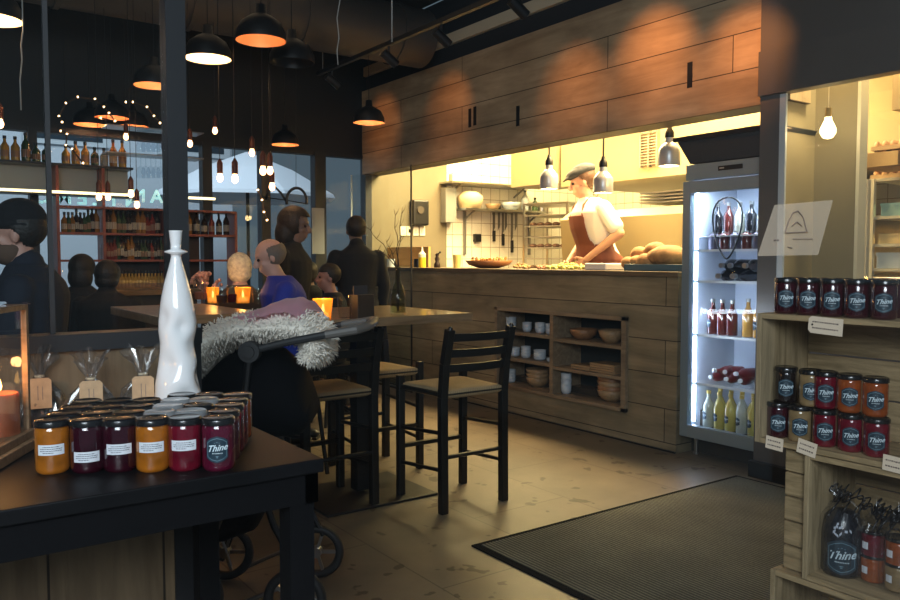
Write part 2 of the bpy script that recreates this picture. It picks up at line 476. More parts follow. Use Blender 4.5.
# back wall of the dining room with four window openings: sill band, head band, then the mullions
XB = -7.9
head_z = 2.52
b = B()
box(b, (XB - 0.12, -2.2, head_z), (XB, 4.55, 3.86)); box(b, (XB - 0.12, -2.2, 0.0), (XB, 4.55, 0.55))
box(b, (XB - 0.12, -2.2, 0.55), (XB, -0.6, head_z))
struct('wall_back', b, M_dark)
mulls = [(-0.6, 0.05), (1.10, 0.07), (2.655, 0.095), (3.27, 0.10), (3.90, 0.13), (4.50, 0.08)]
for i, ((y0, w0), (y1, w1)) in enumerate(zip(mulls, mulls[1:])):
    b = B()
    for yy, ww in ((y0, w0), (y1, w1)) if i == 0 else ((y1, w1),):
        box(b, (XB - 0.10, yy - ww / 2, 0.55), (XB + 0.02, yy + ww / 2, head_z))
    box(b, (XB - 0.10, y0 + w0 / 2, 0.55), (XB + 0.01, y1 - w1 / 2, 0.60)); box(b, (XB - 0.10, y0 + w0 / 2, head_z - 0.04), (XB + 0.01, y1 - w1 / 2, head_z))
    f = struct('window_%d' % (i + 1), b, M_steel_frame)
    b = B(); box(b, (XB - 0.055, y0 + w0 / 2, 0.60), (XB - 0.045, y1 - w1 / 2, head_z - 0.04))
    obj('window_pane', b, M_back, parent=f)

# beige pier between dining room and kitchen, then tiled wall
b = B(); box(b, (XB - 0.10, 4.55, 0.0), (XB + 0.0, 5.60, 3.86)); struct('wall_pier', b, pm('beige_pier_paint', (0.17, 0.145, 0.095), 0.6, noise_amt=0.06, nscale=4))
b = B(); box(b, (XB - 0.12, 5.60, 0.3), (XB - 0.02, 8.25, 3.45)); struct('wall_kitchen_left', b, M_whitetile)
b = B(); box(b, (XB, 8.15, 0.3), (1.2, 8.27, 3.45)); struct('wall_kitchen_back', b, M_whitetile2)

# servery: oak-boarded counter front and the boarded bulkhead over it
YC = 4.43
nx0, nx1, nz0, nz1 = -5.47, -3.94, 0.22, 0.925
b = B()
box(b, (XB + 0.02, YC, 0.0), (nx0, YC + 0.06, 1.225)); box(b, (nx1, YC, 0.0), (-3.50, YC + 0.06, 1.225))
box(b, (nx0, YC, 0.0), (nx1, YC + 0.06, nz0)); box(b, (nx0, YC, nz1), (nx1, YC + 0.06, 1.225))
box(b, (-3.56, YC + 0.06, 0.0), (-3.50, 5.0, 1.225))
box(b, (XB + 0.02, YC + 0.44, 0.30), (-3.56, YC + 0.50, 1.225))
t = thing('serving_counter', 'long serving counter faced in weathered oak boards below the open kitchen', 'counter', (0, 0, 0))
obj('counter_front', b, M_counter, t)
b = B(); box(b, (XB + 0.02, YC - 0.02, 1.225), (-3.49, YC + 0.52, 1.262)); obj('worktop', b, wood('dark_oak_top', (0.07, 0.045, 0.025), (0.16, 0.11, 0.06), 'X', 10, 2), t, bevel=0.003)
b = B(); box(b, (XB, YC - 0.012, 0.0), (-3.50, YC, 0.012)); obj('floor_trim', b, M_black, t)
# niche with shelves
M_niche = wood('niche_oak', (0.16, 0.11, 0.065), (0.30, 0.22, 0.135), 'X', 10, 2.2)
n = thing('wall_niche_shelf', 'oak niche shelf with six compartments set in the counter front', 'shelf', ((nx0 + nx1) / 2, YC, nz0))
hw = (nx1 - nx0) / 2; hz = nz1 - nz0; dp = 0.30
b = B()
box(b, (-hw, -0.03, 0), (-hw + 0.03, dp, hz)); box(b, (hw - 0.045, -0.03, 0), (hw, dp, hz)); box(b, (-hw, -0.03, 0), (hw, dp, 0.03)); box(b, (-hw, -0.03, hz - 0.03), (hw, dp, hz))
obj('niche_frame', b, M_niche, n, bevel=0.002)
b = B(); box(b, (-0.06, -0.02, 0.03), (-0.02, dp, hz - 0.03)); obj('divider', b, M_niche, n)
zs = (0.245, 0.475)
for z in zs:
    b = B(); box(b, (-hw + 0.03, -0.015, z), (-0.06, dp, z + 0.025)); obj('shelf_board', b, M_niche, n)
    b = B(); box(b, (-0.02, -0.015, z - 0.015), (hw - 0.045, dp, z + 0.01)); obj('shelf_board', b, M_niche, n)
b = B(); box(b, (-hw, dp, 0), (hw, dp + 0.015, hz)); obj('back_panel', b, pm('niche_back', (0.02, 0.024, 0.024), 0.7), n)

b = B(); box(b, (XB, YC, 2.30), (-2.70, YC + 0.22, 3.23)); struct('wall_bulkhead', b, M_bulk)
b = B(); box(b, (XB, YC + 0.06, 3.23), (1.2, YC + 0.2, 3.86)); struct('wall_above_bulkhead', b, pm('deep_blue_grey_wall', (0.02, 0.023, 0.028), 0.7))
b = B()
for px, py in ((475, 116), (518, 116), (690, 75), (470, 118)):
    p = at_y(px, py, YC); 
    box(b, (p.x - 0.02, YC - 0.004, p.z - 0.085), (p.x + 0.02, YC + 0.02, p.z + 0.085))
struct('trim_1', b, M_black)

# right-hand shop-front: post, header, wall with window onto the kitchen
pxl = at_y(757, 275, 4.37).x; pxm = at_y(776, 275, 4.37).x; pxr = at_y(782, 275, 4.37).x
b = B(); box(b, (pxl, 4.37, 0.0), (pxm, 4.43, 2.34)); box(b, (pxl, 4.34, 2.335), (1.2, 4.43, 2.60)); box(b, (pxl, 4.36, 2.60), (1.2, 4.43, 3.86))
box(b, (pxm, 4.37, 0.0), (1.2, 4.43, 1.22))
struct('wall_right', b, pm('grey_brown_front', (0.11, 0.10, 0.092), 0.42, noise_amt=0.1, nscale=2))
b = B(); box(b, (pxl - 0.01, 4.33, 0.0), (-2.55, 4.37, 0.10)); struct('baseboard_right', b, M_black)
b = B(); box(b, (pxm, 4.372, 1.22), (pxr, 4.39, 2.33)); box(b, (pxm, 4.372, 1.19), (1.1, 4.42, 1.22)); 
f = struct('window_8', b, pm('pale_window_frame', (0.55, 0.58, 0.58), 0.35))
b = B(); box(b, (pxr, 4.378, 1.22), (1.1, 4.386, 2.33)); obj('window_pane', b, M_clear, f)
b = B(); sxb = at_y(856, 200, 4.76).x
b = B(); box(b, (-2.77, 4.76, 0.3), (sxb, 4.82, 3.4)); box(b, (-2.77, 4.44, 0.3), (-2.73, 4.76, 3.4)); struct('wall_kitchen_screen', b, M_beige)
b = B(); box(b, (sxb, 4.75, 0.3), (sxb + 0.02, 4.84, 3.4)); struct('trim_2', b, pm('pale_corner_bead', (0.75, 0.68, 0.5), 0.4))

# half-height partition behind the window display: boarded base, charcoal sill, glass and post
XP = -2.30
b = B(); box(b, (XP - 0.05, -2.2, 0.0), (XP, 0.70, 1.105)); struct('wall_partition', b, M_panel)
b = B(); box(b, (XP - 0.07, -2.2, 1.105), (XP + 0.02, 0.745, 1.150)); struct('trim_3', b, M_steel_frame)
p = at_x(178, 200, XP)
b = B(); box(b, (XP - 0.05, p.y - 0.028, 1.150), (XP + 0.005, p.y + 0.028, 3.85)); 
q = at_x(51, 200, XP); box(b, (XP - 0.035, q.y - 0.006, 1.15), (XP - 0.02, q.y + 0.006, 3.85))
f = struct('window_7', b, M_steel_frame)
b = B(); box(b, (XP - 0.031, -2.2, 1.15), (XP - 0.023, p.y - 0.028, 3.85)); obj('window_pane', b, M_clear, f)
b = B(); box(b, (XP - 0.05, 0.66, 0.0), (XP + 0.01, 0.745, 1.105)); struct('trim_4', b, M_steel_frame)

# glass street front the picture is taken through
b = B(); box(b, (-0.80, -2.2, 0.0), (-0.74, 2.6, 0.08)); box(b, (-0.80, -2.2, 3.75), (-0.74, 4.2, 3.85))
f = struct('window_6', b, M_steel_frame)
b = B(); box(b, (-0.775, -2.2, 0.08), (-0.765, 4.2, 3.75)); obj('window_pane', b, M_clear, f)

# street outside the back windows
M_fac = pm('pale_street_facade', (0.62, 0.68, 0.74), 0.8, noise_amt=0.05, nscale=1)
b = B(); box(b, (-16.3, -4.0, -0.3), (-16.0, 5.9, 8.0)); s = struct('wall_street_facade', b, M_fac)
b = B()
for px, py in ((195, 152), (68, 140)):
    p = at_x(px, py, -16.0)
    box(b, (-16.0, p.y - 0.75, p.z - 0.1), (-15.93, p.y + 0.7, p.z + 1.1))
obj('street_window_frame', b, pm('white_frame', (0.6, 0.66, 0.7), 0.5), s)
b = B()
for px, py in ((195, 152), (68, 140)):
    p = at_x(px, py, -15.9)
    box(b, (-15.96, p.y - 0.65, p.z), (-15.92, p.y + 0.6, p.z + 1.0))
obj('street_window_pane', b, pm('dark_street_glass', (0.03, 0.045, 0.06), 0.1), s)
b = B(); box(b, (-20, -14, -0.35), (-8.1, 16, -0.2)); struct('floor_street', b, M_pave)
# white market parasol outside
pc = at_x(247, 152, -13.0)
t = thing('market_parasol', 'large pale parasol standing in the street outside the back windows', 'parasol', (pc.x, pc.y, -0.2))
b = B(); zt = pc.z + 0.2
lathe(b, [(1.55, zt - 0.80), (1.52, zt - 0.74), (0.8, zt - 0.32), (0.02, zt)], 8); obj('canopy', b, pm('pale_canvas', (0.66, 0.72, 0.78), 0.8), t)
b = B(); cyl(b, (0, 0, 0), (0, 0, zt), 0.03); obj('pole', b, M_black, t)

# ceiling services
M_duct = pm('duct_grey', (0.075, 0.068, 0.062), 0.5, metal=0.3)
p0 = at_z(255, 10, 3.45)
b = B(); cyl(b, (-6.4, -2.1, 3.45), (-6.4, 4.25, 3.45), 0.27, seg=28)
for k in range(7): cyl(b, (-6.4, -1.8 + k * 0.95, 3.45), (-6.4, -1.76 + k * 0.95, 3.45), 0.285, seg=28)
tag(obj('ventilation_duct', b, M_duct, smooth=True), 'round grey ventilation duct crossing the black ceiling', 'duct')
b = B(); box(b, (-6.0, 0.9, 3.25), (-3.0, 1.35, 3.6)); 
for k in range(5): box(b, (-5.8 + k * 0.62, 0.88, 3.23), (-5.77 + k * 0.62, 1.37, 3.62))
tag(obj('cable_tray', b, pm('tray_grey', (0.03, 0.031, 0.033), 0.6)), 'dark rectangular air duct running over the dining tables', 'duct')
for yy in (0.1, 2.1, 3.2):
    b = B(); box(b, (-7.85, yy, 3.66), (-1.0, yy + 0.12, 3.85))
    struct('trim_%d' % (5 + int(yy)), b, pm('ceiling_beam', (0.035, 0.035, 0.038), 0.6))

# spotlight track
pa = at_z(318, 74, 3.05)
YT = pa.y
t = thing('track_rail', 'black lighting track hung along the oak bulkhead', 'lighting track', (0, YT, 3.05))
b = B(); box(b, (-8.0 if pa.x < -7.8 else pa.x, -0.018, -0.015), (-2.6, 0.018, 0.018)); obj('rail', b, M_black, t)
for xx in (-6.6, -5.4, -4.2, -3.0):
    b = B(); cyl(b, (xx, 0, 0), (xx, 0, 0.8), 0.003, seg=6)
    obj('hanging_wire', b, pm('wire_grey', (0.25, 0.25, 0.25), 0.4), t)
sl = ['furthest along', 'second along', 'third along', 'nearest the camera on']
for k, px in enumerate((332, 389, 441, 517)):
    v = ray(px, 60); X = YT * v.x / v.y
    s = thing('track_spotlight', 'black cylinder spotlight %s the ceiling track' % sl[k], 'spotlight', (X, YT, 3.03), group='track spotlights')
    b = B(); cyl(b, (0, 0, 0), (0, 0, -0.07), 0.01, seg=8); obj('stem', b, M_black, s)
    dv = Vector((0.1, 0.75, -0.55)).normalized()
    b = B(); c0 = Vector((0, 0, -0.09)); cyl(b, c0 - dv * 0.06, c0 + dv * 0.08, 0.036, seg=16); obj('spot_head', b, M_black, s, smooth=True)
for (px, py), pw in zip(((383, 128), (450, 112), (575, 92), (655, 62), (745, 66)), (26, 30, 46, 64, 74)):
    p = at_y(px, py, YC)
    spot('bulkhead_spot', (p.x + 0.15, YC - 0.75, p.z + 0.35), p, pw * (0.42 if pw < 50 else 0.6), (1.0, 0.36, 0.10), 62, 1.0)

for k_, (xx, ty) in enumerate(((-6.9, 4.0), (-5.8, 4.1), (-4.7, 4.1), (-3.7, 4.1))):
    spot('track_lamp', (xx, YT + 0.03, 2.92), (xx, 4.4, 1.0), 15, (1.0, 0.70, 0.40), 78, 0.9)
# door mat
b = B(); box(b, (-2.88, 2.24, 0.0), (-0.85, 4.24, 0.010)); obj_m = obj('door_mat', b, mat_mat())
tag(obj_m, 'large ribbed grey-green entrance mat on the tiled floor', 'door mat')
b = B()
box(b, (-2.91, 2.205, 0.0), (-0.85, 2.24, 0.007)); box(b, (-2.91, 2.24, 0.0), (-2.88, 4.27, 0.007)); box(b, (-2.88, 4.24, 0.0), (-0.85, 4.27, 0.007))
obj('rubber_edge', b, pm('matt_rubber', (0.008, 0.008, 0.008), 0.95, spec=0.05), obj_m)
# frameless glass screen by the counter end
pL = at_y(352, 240, 4.30); pR = at_y(411, 240, 4.30)
b = B(); box(b, (pL.x, 4.296, 0.02), (pR.x, 4.304, 2.28))
t = thing('glass_screen', 'frameless glass screen standing in front of the counter end', 'glass screen', (0, 0, 0))
obj('pane', b, glass('screen_glass', (0.92, 0.95, 0.95), 0.25), t)
b = B(); box(b, (pR.x, 4.293, 0.0), (pR.x + 0.012, 4.307, 2.29)); box(b, (pL.x, 4.293, 0.0), (pR.x, 4.307, 0.02)); obj('edge_profile', b, M_black, t)
b = B(); box(b, (pL.x - 0.012, 4.293, 0.0), (pL.x, 4.307, 2.29)); obj('edge_profile', b, pm('pale_edge', (0.6, 0.66, 0.68), 0.3), t)
# ================================================================== PEOPLE
SKIN = (0.62, 0.36, 0.25)
def remeshed(name, bm, vox, mat, parent, keep=None, smooth_it=3, thick=0.0, label=None):
    bmesh.ops.recalc_face_normals(bm, faces=bm.faces)
    me = bpy.data.meshes.new(name); bm.to_mesh(me); bm.free()
    o = bpy.data.objects.new(name, me); COL.objects.link(o)
    md = o.modifiers.new('r', 'REMESH'); md.mode = 'VOXEL'; md.voxel_size = vox
    ms = o.modifiers.new('s', 'SMOOTH'); ms.iterations = smooth_it; ms.factor = 0.5
    dg = bpy.context.evaluated_depsgraph_get(); dg.update()
    me2 = bpy.data.meshes.new_from_object(o.evaluated_get(dg))
    o.modifiers.clear(); o.data = me2; bpy.data.meshes.remove(me)
    if keep:
        bm = B(); bm.from_mesh(me2)
        kill = [f for f in bm.faces if not keep(f.calc_center_median())]
        bmesh.ops.delete(bm, geom=kill, context='FACES')
        if thick: 
            bmesh.ops.solidify(bm, geom=bm.faces[:], thickness=thick)
        bm.to_mesh(me2); bm.free()
    me2.name = name
    me2.materials.clear(); me2.materials.append(mat)
    for p in me2.polygons: p.use_smooth = True
    o.parent = parent
    if label: o['label'] = label
    return o

def ring_loft(bm, rings, seg=20):
    """rings: (centre, half width along Y, half depth along X); local torso stack"""
    rs = []
    for c, hy, hx in rings:
        c = Vector(c)
        rs.append([bm.verts.new(c + Vector((hx * math.cos(2 * PI * i / seg), hy * math.sin(2 * PI * i / seg), 0))) for i in range(seg)])
    for a, b_ in zip(rs, rs[1:]):
        for i in range(seg):
            j = (i + 1) % seg
            bm.faces.new((a[i], a[j], b_[j], b_[i]))
    bm.faces.new(rs[0][::-1]); bm.faces.new(rs[-1])

def hand(bm, wrist, dv, palm_n, s, side):
    dv = dv.normalized(); n = (palm_n - dv * palm_n.dot(dv)).normalized(); a = dv.cross(n).normalized() * side
    c = wrist + dv * 0.05 * s
    Mh = Matrix((dv, a, n)).transposed()
    ell(bm, c, (0.052 * s, 0.040 * s, 0.016 * s), Mh)
    for k, (off, ln) in enumerate(((-0.030, 0.062), (-0.010, 0.072), (0.010, 0.076), (0.030, 0.070))):
        p = c + dv * 0.035 * s + a * off * s
        r = 0.0088 * s
        d1 = (dv + n * 0.35).normalized(); d2 = (dv + n * 1.0).normalized(); d3 = (dv * 0.6 + n * 1.2).normalized()
        p1 = p + d1 * ln * 0.45 * s; p2 = p1 + d2 * ln * 0.32 * s; p3 = p2 + d3 * ln * 0.26 * s
        capsule(bm, p, r * 1.05, p1, r, 8); capsule(bm, p1, r, p2, r * 0.92, 8); capsule(bm, p2, r * 0.92, p3, r * 0.8, 8)
    p = c - dv * 0.02 * s + a * 0.030 * s
    p1 = p + (dv * 0.6 + a * 0.8 + n * 0.2).normalized() * 0.036 * s; p2 = p1 + (dv * 0.95 + a * 0.25 + n * 0.4).normalized() * 0.03 * s
    capsule(bm, p, 0.013 * s, p1, 0.0105 * s, 8); capsule(bm, p1, 0.0105 * s, p2, 0.009 * s, 8)

def person(label, loc, face, s=1.0, seated=None, lean=0.0, arms=None, head_yaw=0.0, head_pitch=0.0, top_mat=None, leg_mat=None, skin=None,
           hair=None, hair_style='short', sleeve=1.0, vox=0.011, apron=None, cap=None, cap_style='flat', beard=None, long_coat=False, group=None, bulk=1.0):
    """stands at the origin of its Empty facing +X; seated = seat height"""
    skin = skin or pm('skin', SKIN, 0.5, sub=0.0)
    t = thing('person', label, 'person', loc, face, group)
    hip = 0.92 * s if seated is None else seated + 0.10 * s
    k = Matrix.Rotation(lean, 3, 'Y')
    base = Vector((0, 0, hip))
    def T(x, y, z):   # torso space above the hip
        return base + k @ Vector((x, y, z)) * s
    neck = T(0.0, 0, 0.53); hd = neck + (Matrix.Rotation(lean * 0.8, 3, 'Y') @ Vector((0.035, 0, 0.145))) * s
    Mh = Matrix.Rotation(head_yaw, 3, 'Z') @ Matrix.Rotation(head_pitch, 3, 'Y')
    def H(x, y, z): return hd + Mh @ Vector((x, y, z)) * s
    torso = [(T(0, 0, -0.06), 0.165, 0.115), (T(0, 0, 0.04), 0.17, 0.12), (T(0.01, 0, 0.16), 0.145, 0.10), (T(0.01, 0, 0.30), 0.165, 0.115),
             (T(0, 0, 0.42), 0.185, 0.115), (T(-0.012, 0, 0.475), 0.165, 0.092), (T(-0.012, 0, 0.51), 0.105, 0.072), (T(-0.005, 0, 0.545), 0.065, 0.058)]
    torso = [(c, a * s * bulk, d_ * s * bulk) for c, a, d_ in torso]
    if seated is None:
        legs = [((0, y, hip), (0.02, y * 1.05, 0.49 * s), (-0.01, y * 1.1, 0.08 * s)) for y in (0.09 * s, -0.09 * s)]
    else:
        legs = [((0, y, hip - 0.02), (0.43 * s, y * 1.3, seated + 0.06 * s), (0.40 * s, y * 1.3, max(0.06, seated - 0.42 * s))) for y in (0.09 * s, -0.09 * s)]
    if seated is not None: low_stool(loc[0], loc[1], seated, 0)
    arms = arms or [((0.02, 0.25, 0.20), (0.08, 0.24, -0.04)), ((0.02, -0.25, 0.20), (0.08, -0.24, -0.04))]
    b = B(); ring_loft(b, torso)
    capsule(b, neck - Vector((0, 0, 0.03 * s)), 0.060 * s, hd - Vector((0, 0, 0.04 * s)), 0.052 * s)
    # head
    def E(c, r): ell(b, H(*c), tuple(q * s for q in r), Mh)
    E((-0.012, 0, 0.030), (0.096, 0.077, 0.088)); E((0.022, 0, -0.045), (0.066, 0.058, 0.070)); E((0.045, 0, -0.088), (0.034, 0.032, 0.026))
    E((0.068, 0, 0.032), (0.022, 0.052, 0.014))
    cyl(b, H(0.082, 0, 0.018), H(0.112, 0, -0.028), 0.010 * s, 0.016 * s, 8); ell(b, H(0.106, 0, -0.030), 0.015 * s, u=8, v=6)
    E((0.080, 0, -0.060), (0.016, 0.027, 0.007)); E((0.078, 0, -0.072), (0.015, 0.023, 0.008))
    for sd in (1, -1): E((-0.008, 0.078 * sd, -0.008), (0.020, 0.010, 0.032)); E((0.052, 0.036 * sd, -0.028), (0.028, 0.024, 0.022))
    ARM = []
    for (el, wr), sd in zip(arms, (1, -1)):
        sh = T(-0.005, 0.185 * sd * (bulk + 1) / 2, 0.445); e = T(*el); w_ = T(*wr)
        capsule(b, sh, 0.056 * s, e, 0.041 * s); capsule(b, e, 0.041 * s, w_, 0.027 * s)
        hand(b, w_, w_ - e, Vector((0.3, -sd * 0.8, -0.5)), s, -1 * sd)
        ARM.append((sh, e, w_))
    for h_, kn, an in legs:
        h_, kn, an = Vector(h_), Vector(kn), Vector(an)
        capsule(b, h_, 0.085 * s, kn, 0.055 * s); capsule(b, kn, 0.055 * s, an, 0.038 * s)
        ell(b, an + Vector((0.07 * s, 0, -0.035 * s)), (0.125 * s, 0.045 * s, 0.04 * s))
    remeshed('body', b, vox * 0.72, skin, t, smooth_it=2)
    # eyes and brows
    for sd in (1, -1):
        b = B(); ell(b, H(0.078, 0.031 * sd, 0.006), 0.0105 * s, u=8, v=6); obj('eye', b, pm('eye_dark', (0.03, 0.02, 0.02), 0.2), t, smooth='all')
    # shirt or coat
    b = B(); gi = 1.10
    tr = [(c, a * gi + 0.008, d_ * gi + 0.010) for c, a, d_ in torso]
    if long_coat: tr = [(Vector((0, 0, hip - 0.42 * s)), 0.21 * s, 0.15 * s)] + tr if seated is None else tr
    ring_loft(b, tr)
    for sh, e, w_ in ARM:
        if sleeve >= 1: capsule(b, sh, 0.069 * s, e, 0.056 * s); capsule(b, e, 0.056 * s, e.lerp(w_, 0.93), 0.040 * s)
        else:
            m = sh.lerp(e, sleeve); capsule(b, sh, 0.070 * s, m, 0.066 * s)
    if sleeve >= 1 and long_coat:
        capsule(b, neck - Vector((0.0, 0, 0.04)), 0.078 * s, neck + Vector((0.0, 0, 0.02 * s)), 0.07 * s)
    remeshed('coat' if long_coat else 'shirt', b, vox * 0.85, top_mat, t, smooth_it=3)
    b = B()
    ring_loft(b, [(torso[0][0] - Vector((0, 0, 0.03 * s)), 0.165 * s * 1.04, 0.12 * s * 1.04), (torso[1][0], 0.165 * s * 1.04, 0.115 * s * 1.04)])
    for h_, kn, an in legs:
        h_, kn, an = Vector(h_), Vector(kn), Vector(an)
        capsule(b, h_, 0.095 * s, kn, 0.068 * s); cyl(b, kn, an, 0.066 * s, 0.055 * s)
    remeshed('trousers', b, vox, leg_mat or pm('dark_trousers', (0.012, 0.013, 0.018), 0.8), t)
    for h_, kn, an in legs:
        b = B(); an = Vector(an); ell(b, an + Vector((0.075 * s, 0, -0.035 * s)), (0.14 * s, 0.052 * s, 0.042 * s)); box(b, an + Vector((-0.05, -0.045, -0.079)), an + Vector((0.2, 0.045, -0.060)))
        obj('shoe', b, M_black, t, smooth=True)
    # hair
    inv = Mh.inverted()
    def loc_h(p): return (inv @ (p - hd)) / s
    if hair:
        b = B()
        if hair_style == 'short':
            ell(b, H(-0.016, 0, 0.036), tuple(q * s for q in (0.104, 0.086, 0.096)), Mh); kp = lambda p: (lambda q: (q.z > 0.055 or q.x < -0.01 + q.z * 0.6) and q.z > -0.06)(loc_h(p))
        elif hair_style == 'balding':
            ell(b, H(-0.018, 0, 0.022), tuple(q * s for q in (0.100, 0.085, 0.088)), Mh); kp = lambda p: (lambda q: q.x < 0.01 and -0.065 < q.z < 0.062)(loc_h(p))
        elif hair_style == 'bob':
            ell(b, H(-0.014, 0, 0.020), tuple(q * s for q in (0.108, 0.094, 0.106)), Mh); ell(b, H(-0.03, 0, -0.04), tuple(q * s for q in (0.085, 0.088, 0.07)), Mh)
            kp = lambda p: (lambda q: q.x < 0.055 or q.z > 0.07)(loc_h(p))
        elif hair_style == 'long':
            ell(b, H(-0.02, 0, 0.030), tuple(q * s for q in (0.125, 0.105, 0.112)), Mh); ell(b, H(-0.06, 0, -0.06), tuple(q * s for q in (0.085, 0.10, 0.12)), Mh)
            kp = lambda p: (lambda q: q.x < 0.045 or q.z > 0.075)(loc_h(p))
        remeshed('hair', b, 0.008, hair, t, keep=kp, thick=-0.004)
    if beard:
        b = B(); ell(b, H(0.030, 0, -0.070), tuple(q * s for q in (0.072, 0.063, 0.058)), Mh)
        remeshed('beard', b, 0.008, beard, t, keep=lambda p: (lambda q: q.z < -0.045)(loc_h(p)), thick=-0.004)
    if cap:
        b = B()
        if cap_style == 'flat':
            ell(b, H(-0.005, 0, 0.085), tuple(q * s for q in (0.128, 0.100, 0.050)), Mh @ Matrix.Rotation(0.16, 3, 'Y')); ell(b, H(-0.03, 0, 0.095), tuple(q * s for q in (0.10, 0.095, 0.055)), Mh)
            ell(b, H(0.10, 0, 0.062), tuple(q * s for q in (0.055, 0.068, 0.010)), Mh @ Matrix.Rotation(0.35, 3, 'Y'))
        else:
            ell(b, H(-0.014, 0, 0.065), tuple(q * s for q in (0.106, 0.088, 0.092)), Mh)
            lathe_r = 0
            ell(b, H(-0.012, 0, 0.040), tuple(q * s for q in (0.111, 0.093, 0.030)), Mh)
        remeshed('cap', b, 0.007, cap, t)
    if apron:
        b = B(); g2 = 1.17
        tr = [(Vector((0.015, 0, hip - 0.5 * s)), 0.20 * s, 0.17 * s)] + [(c, a * g2 + 0.012, d_ * g2 + 0.016) for c, a, d_ in torso[:-1]]
        ring_loft(b, tr)
        def kp(p):
            q = (p - base) / s
            wdt = 0.13 if q.z > 0.20 else 0.13 + (0.20 - q.z) * 0.5
            q2 = k.inverted() @ q
            return (q2.x > -0.02 and abs(q2.y) < wdt and q2.z < 0.43) if q2.z > 0.18 else (q2.x > -0.03 + min(0.0, (q2.z - 0.1)) and q2.z > -0.46)
        remeshed('apron', b, 0.010, apron, t, keep=kp, thick=-0.004)
        b = B()
        for sd in (1, -1):
            tube(b, [T(0.135, 0.10 * sd, 0.42), T(0.10, 0.085 * sd, 0.50), T(0.03, 0.075 * sd, 0.545), T(-0.05, 0.06 * sd, 0.55)], 0.011 * s, 8)
        obj('apron_strap', b, apron, t, smooth=True)
    return t

# ================================================================== DINING FURNITURE
M_chair = pm('black_stained_wood', (0.009, 0.008, 0.007), 0.38)
def rush_mat():
    m = pm('woven_rush', (0.27, 0.19, 0.095), 0.8)
    nt = m.node_tree; b = nt.nodes['Principled BSDF']; L = nt.links
    tc = nt.nodes.new('ShaderNodeTexCoord')
    w1 = nt.nodes.new('ShaderNodeTexWave'); w1.bands_direction = 'Y'; w1.inputs['Scale'].default_value = 26; w1.inputs['Distortion'].default_value = 1
    w2 = nt.nodes.new('ShaderNodeTexWave'); w2.bands_direction = 'X'; w2.inputs['Scale'].default_value = 26; w2.inputs['Distortion'].default_value = 1
    L.new(tc.outputs['Object'], w1.inputs[0]); L.new(tc.outputs['Object'], w2.inputs[0])
    sp = nt.nodes.new('ShaderNodeSeparateXYZ'); L.new(tc.outputs['Object'], sp.inputs[0])
    ax = nt.nodes.new('ShaderNodeMath'); ax.operation = 'ABSOLUTE'; ay = nt.nodes.new('ShaderNodeMath'); ay.operation = 'ABSOLUTE'
    L.new(sp.outputs['X'], ax.inputs[0]); L.new(sp.outputs['Y'], ay.inputs[0])
    gt = nt.nodes.new('ShaderNodeMath'); gt.operation = 'GREATER_THAN'; L.new(ax.outputs[0], gt.inputs[0]); L.new(ay.outputs[0], gt.inputs[1])
    mx = nt.nodes.new('ShaderNodeMix'); L.new(gt.outputs[0], mx.inputs[0]); L.new(w2.outputs['Fac'], mx.inputs[2]); L.new(w1.outputs['Fac'], mx.inputs[3])
    cr = nt.nodes.new('ShaderNodeValToRGB'); cr.color_ramp.elements[0].color = (0.20, 0.14, 0.065, 1); cr.color_ramp.elements[1].color = (0.50, 0.37, 0.21, 1)
    L.new(mx.outputs[0], cr.inputs[0]); L.new(cr.outputs[0], b.inputs['Base Color'])
    bp = nt.nodes.new('ShaderNodeBump'); bp.inputs['Strength'].default_value = 0.5; bp.inputs['Distance'].default_value = 0.004
    L.new(mx.outputs[0], bp.inputs['Height']); L.new(bp.outputs[0], b.inputs['Normal'])
    return m
M_rush = rush_mat()
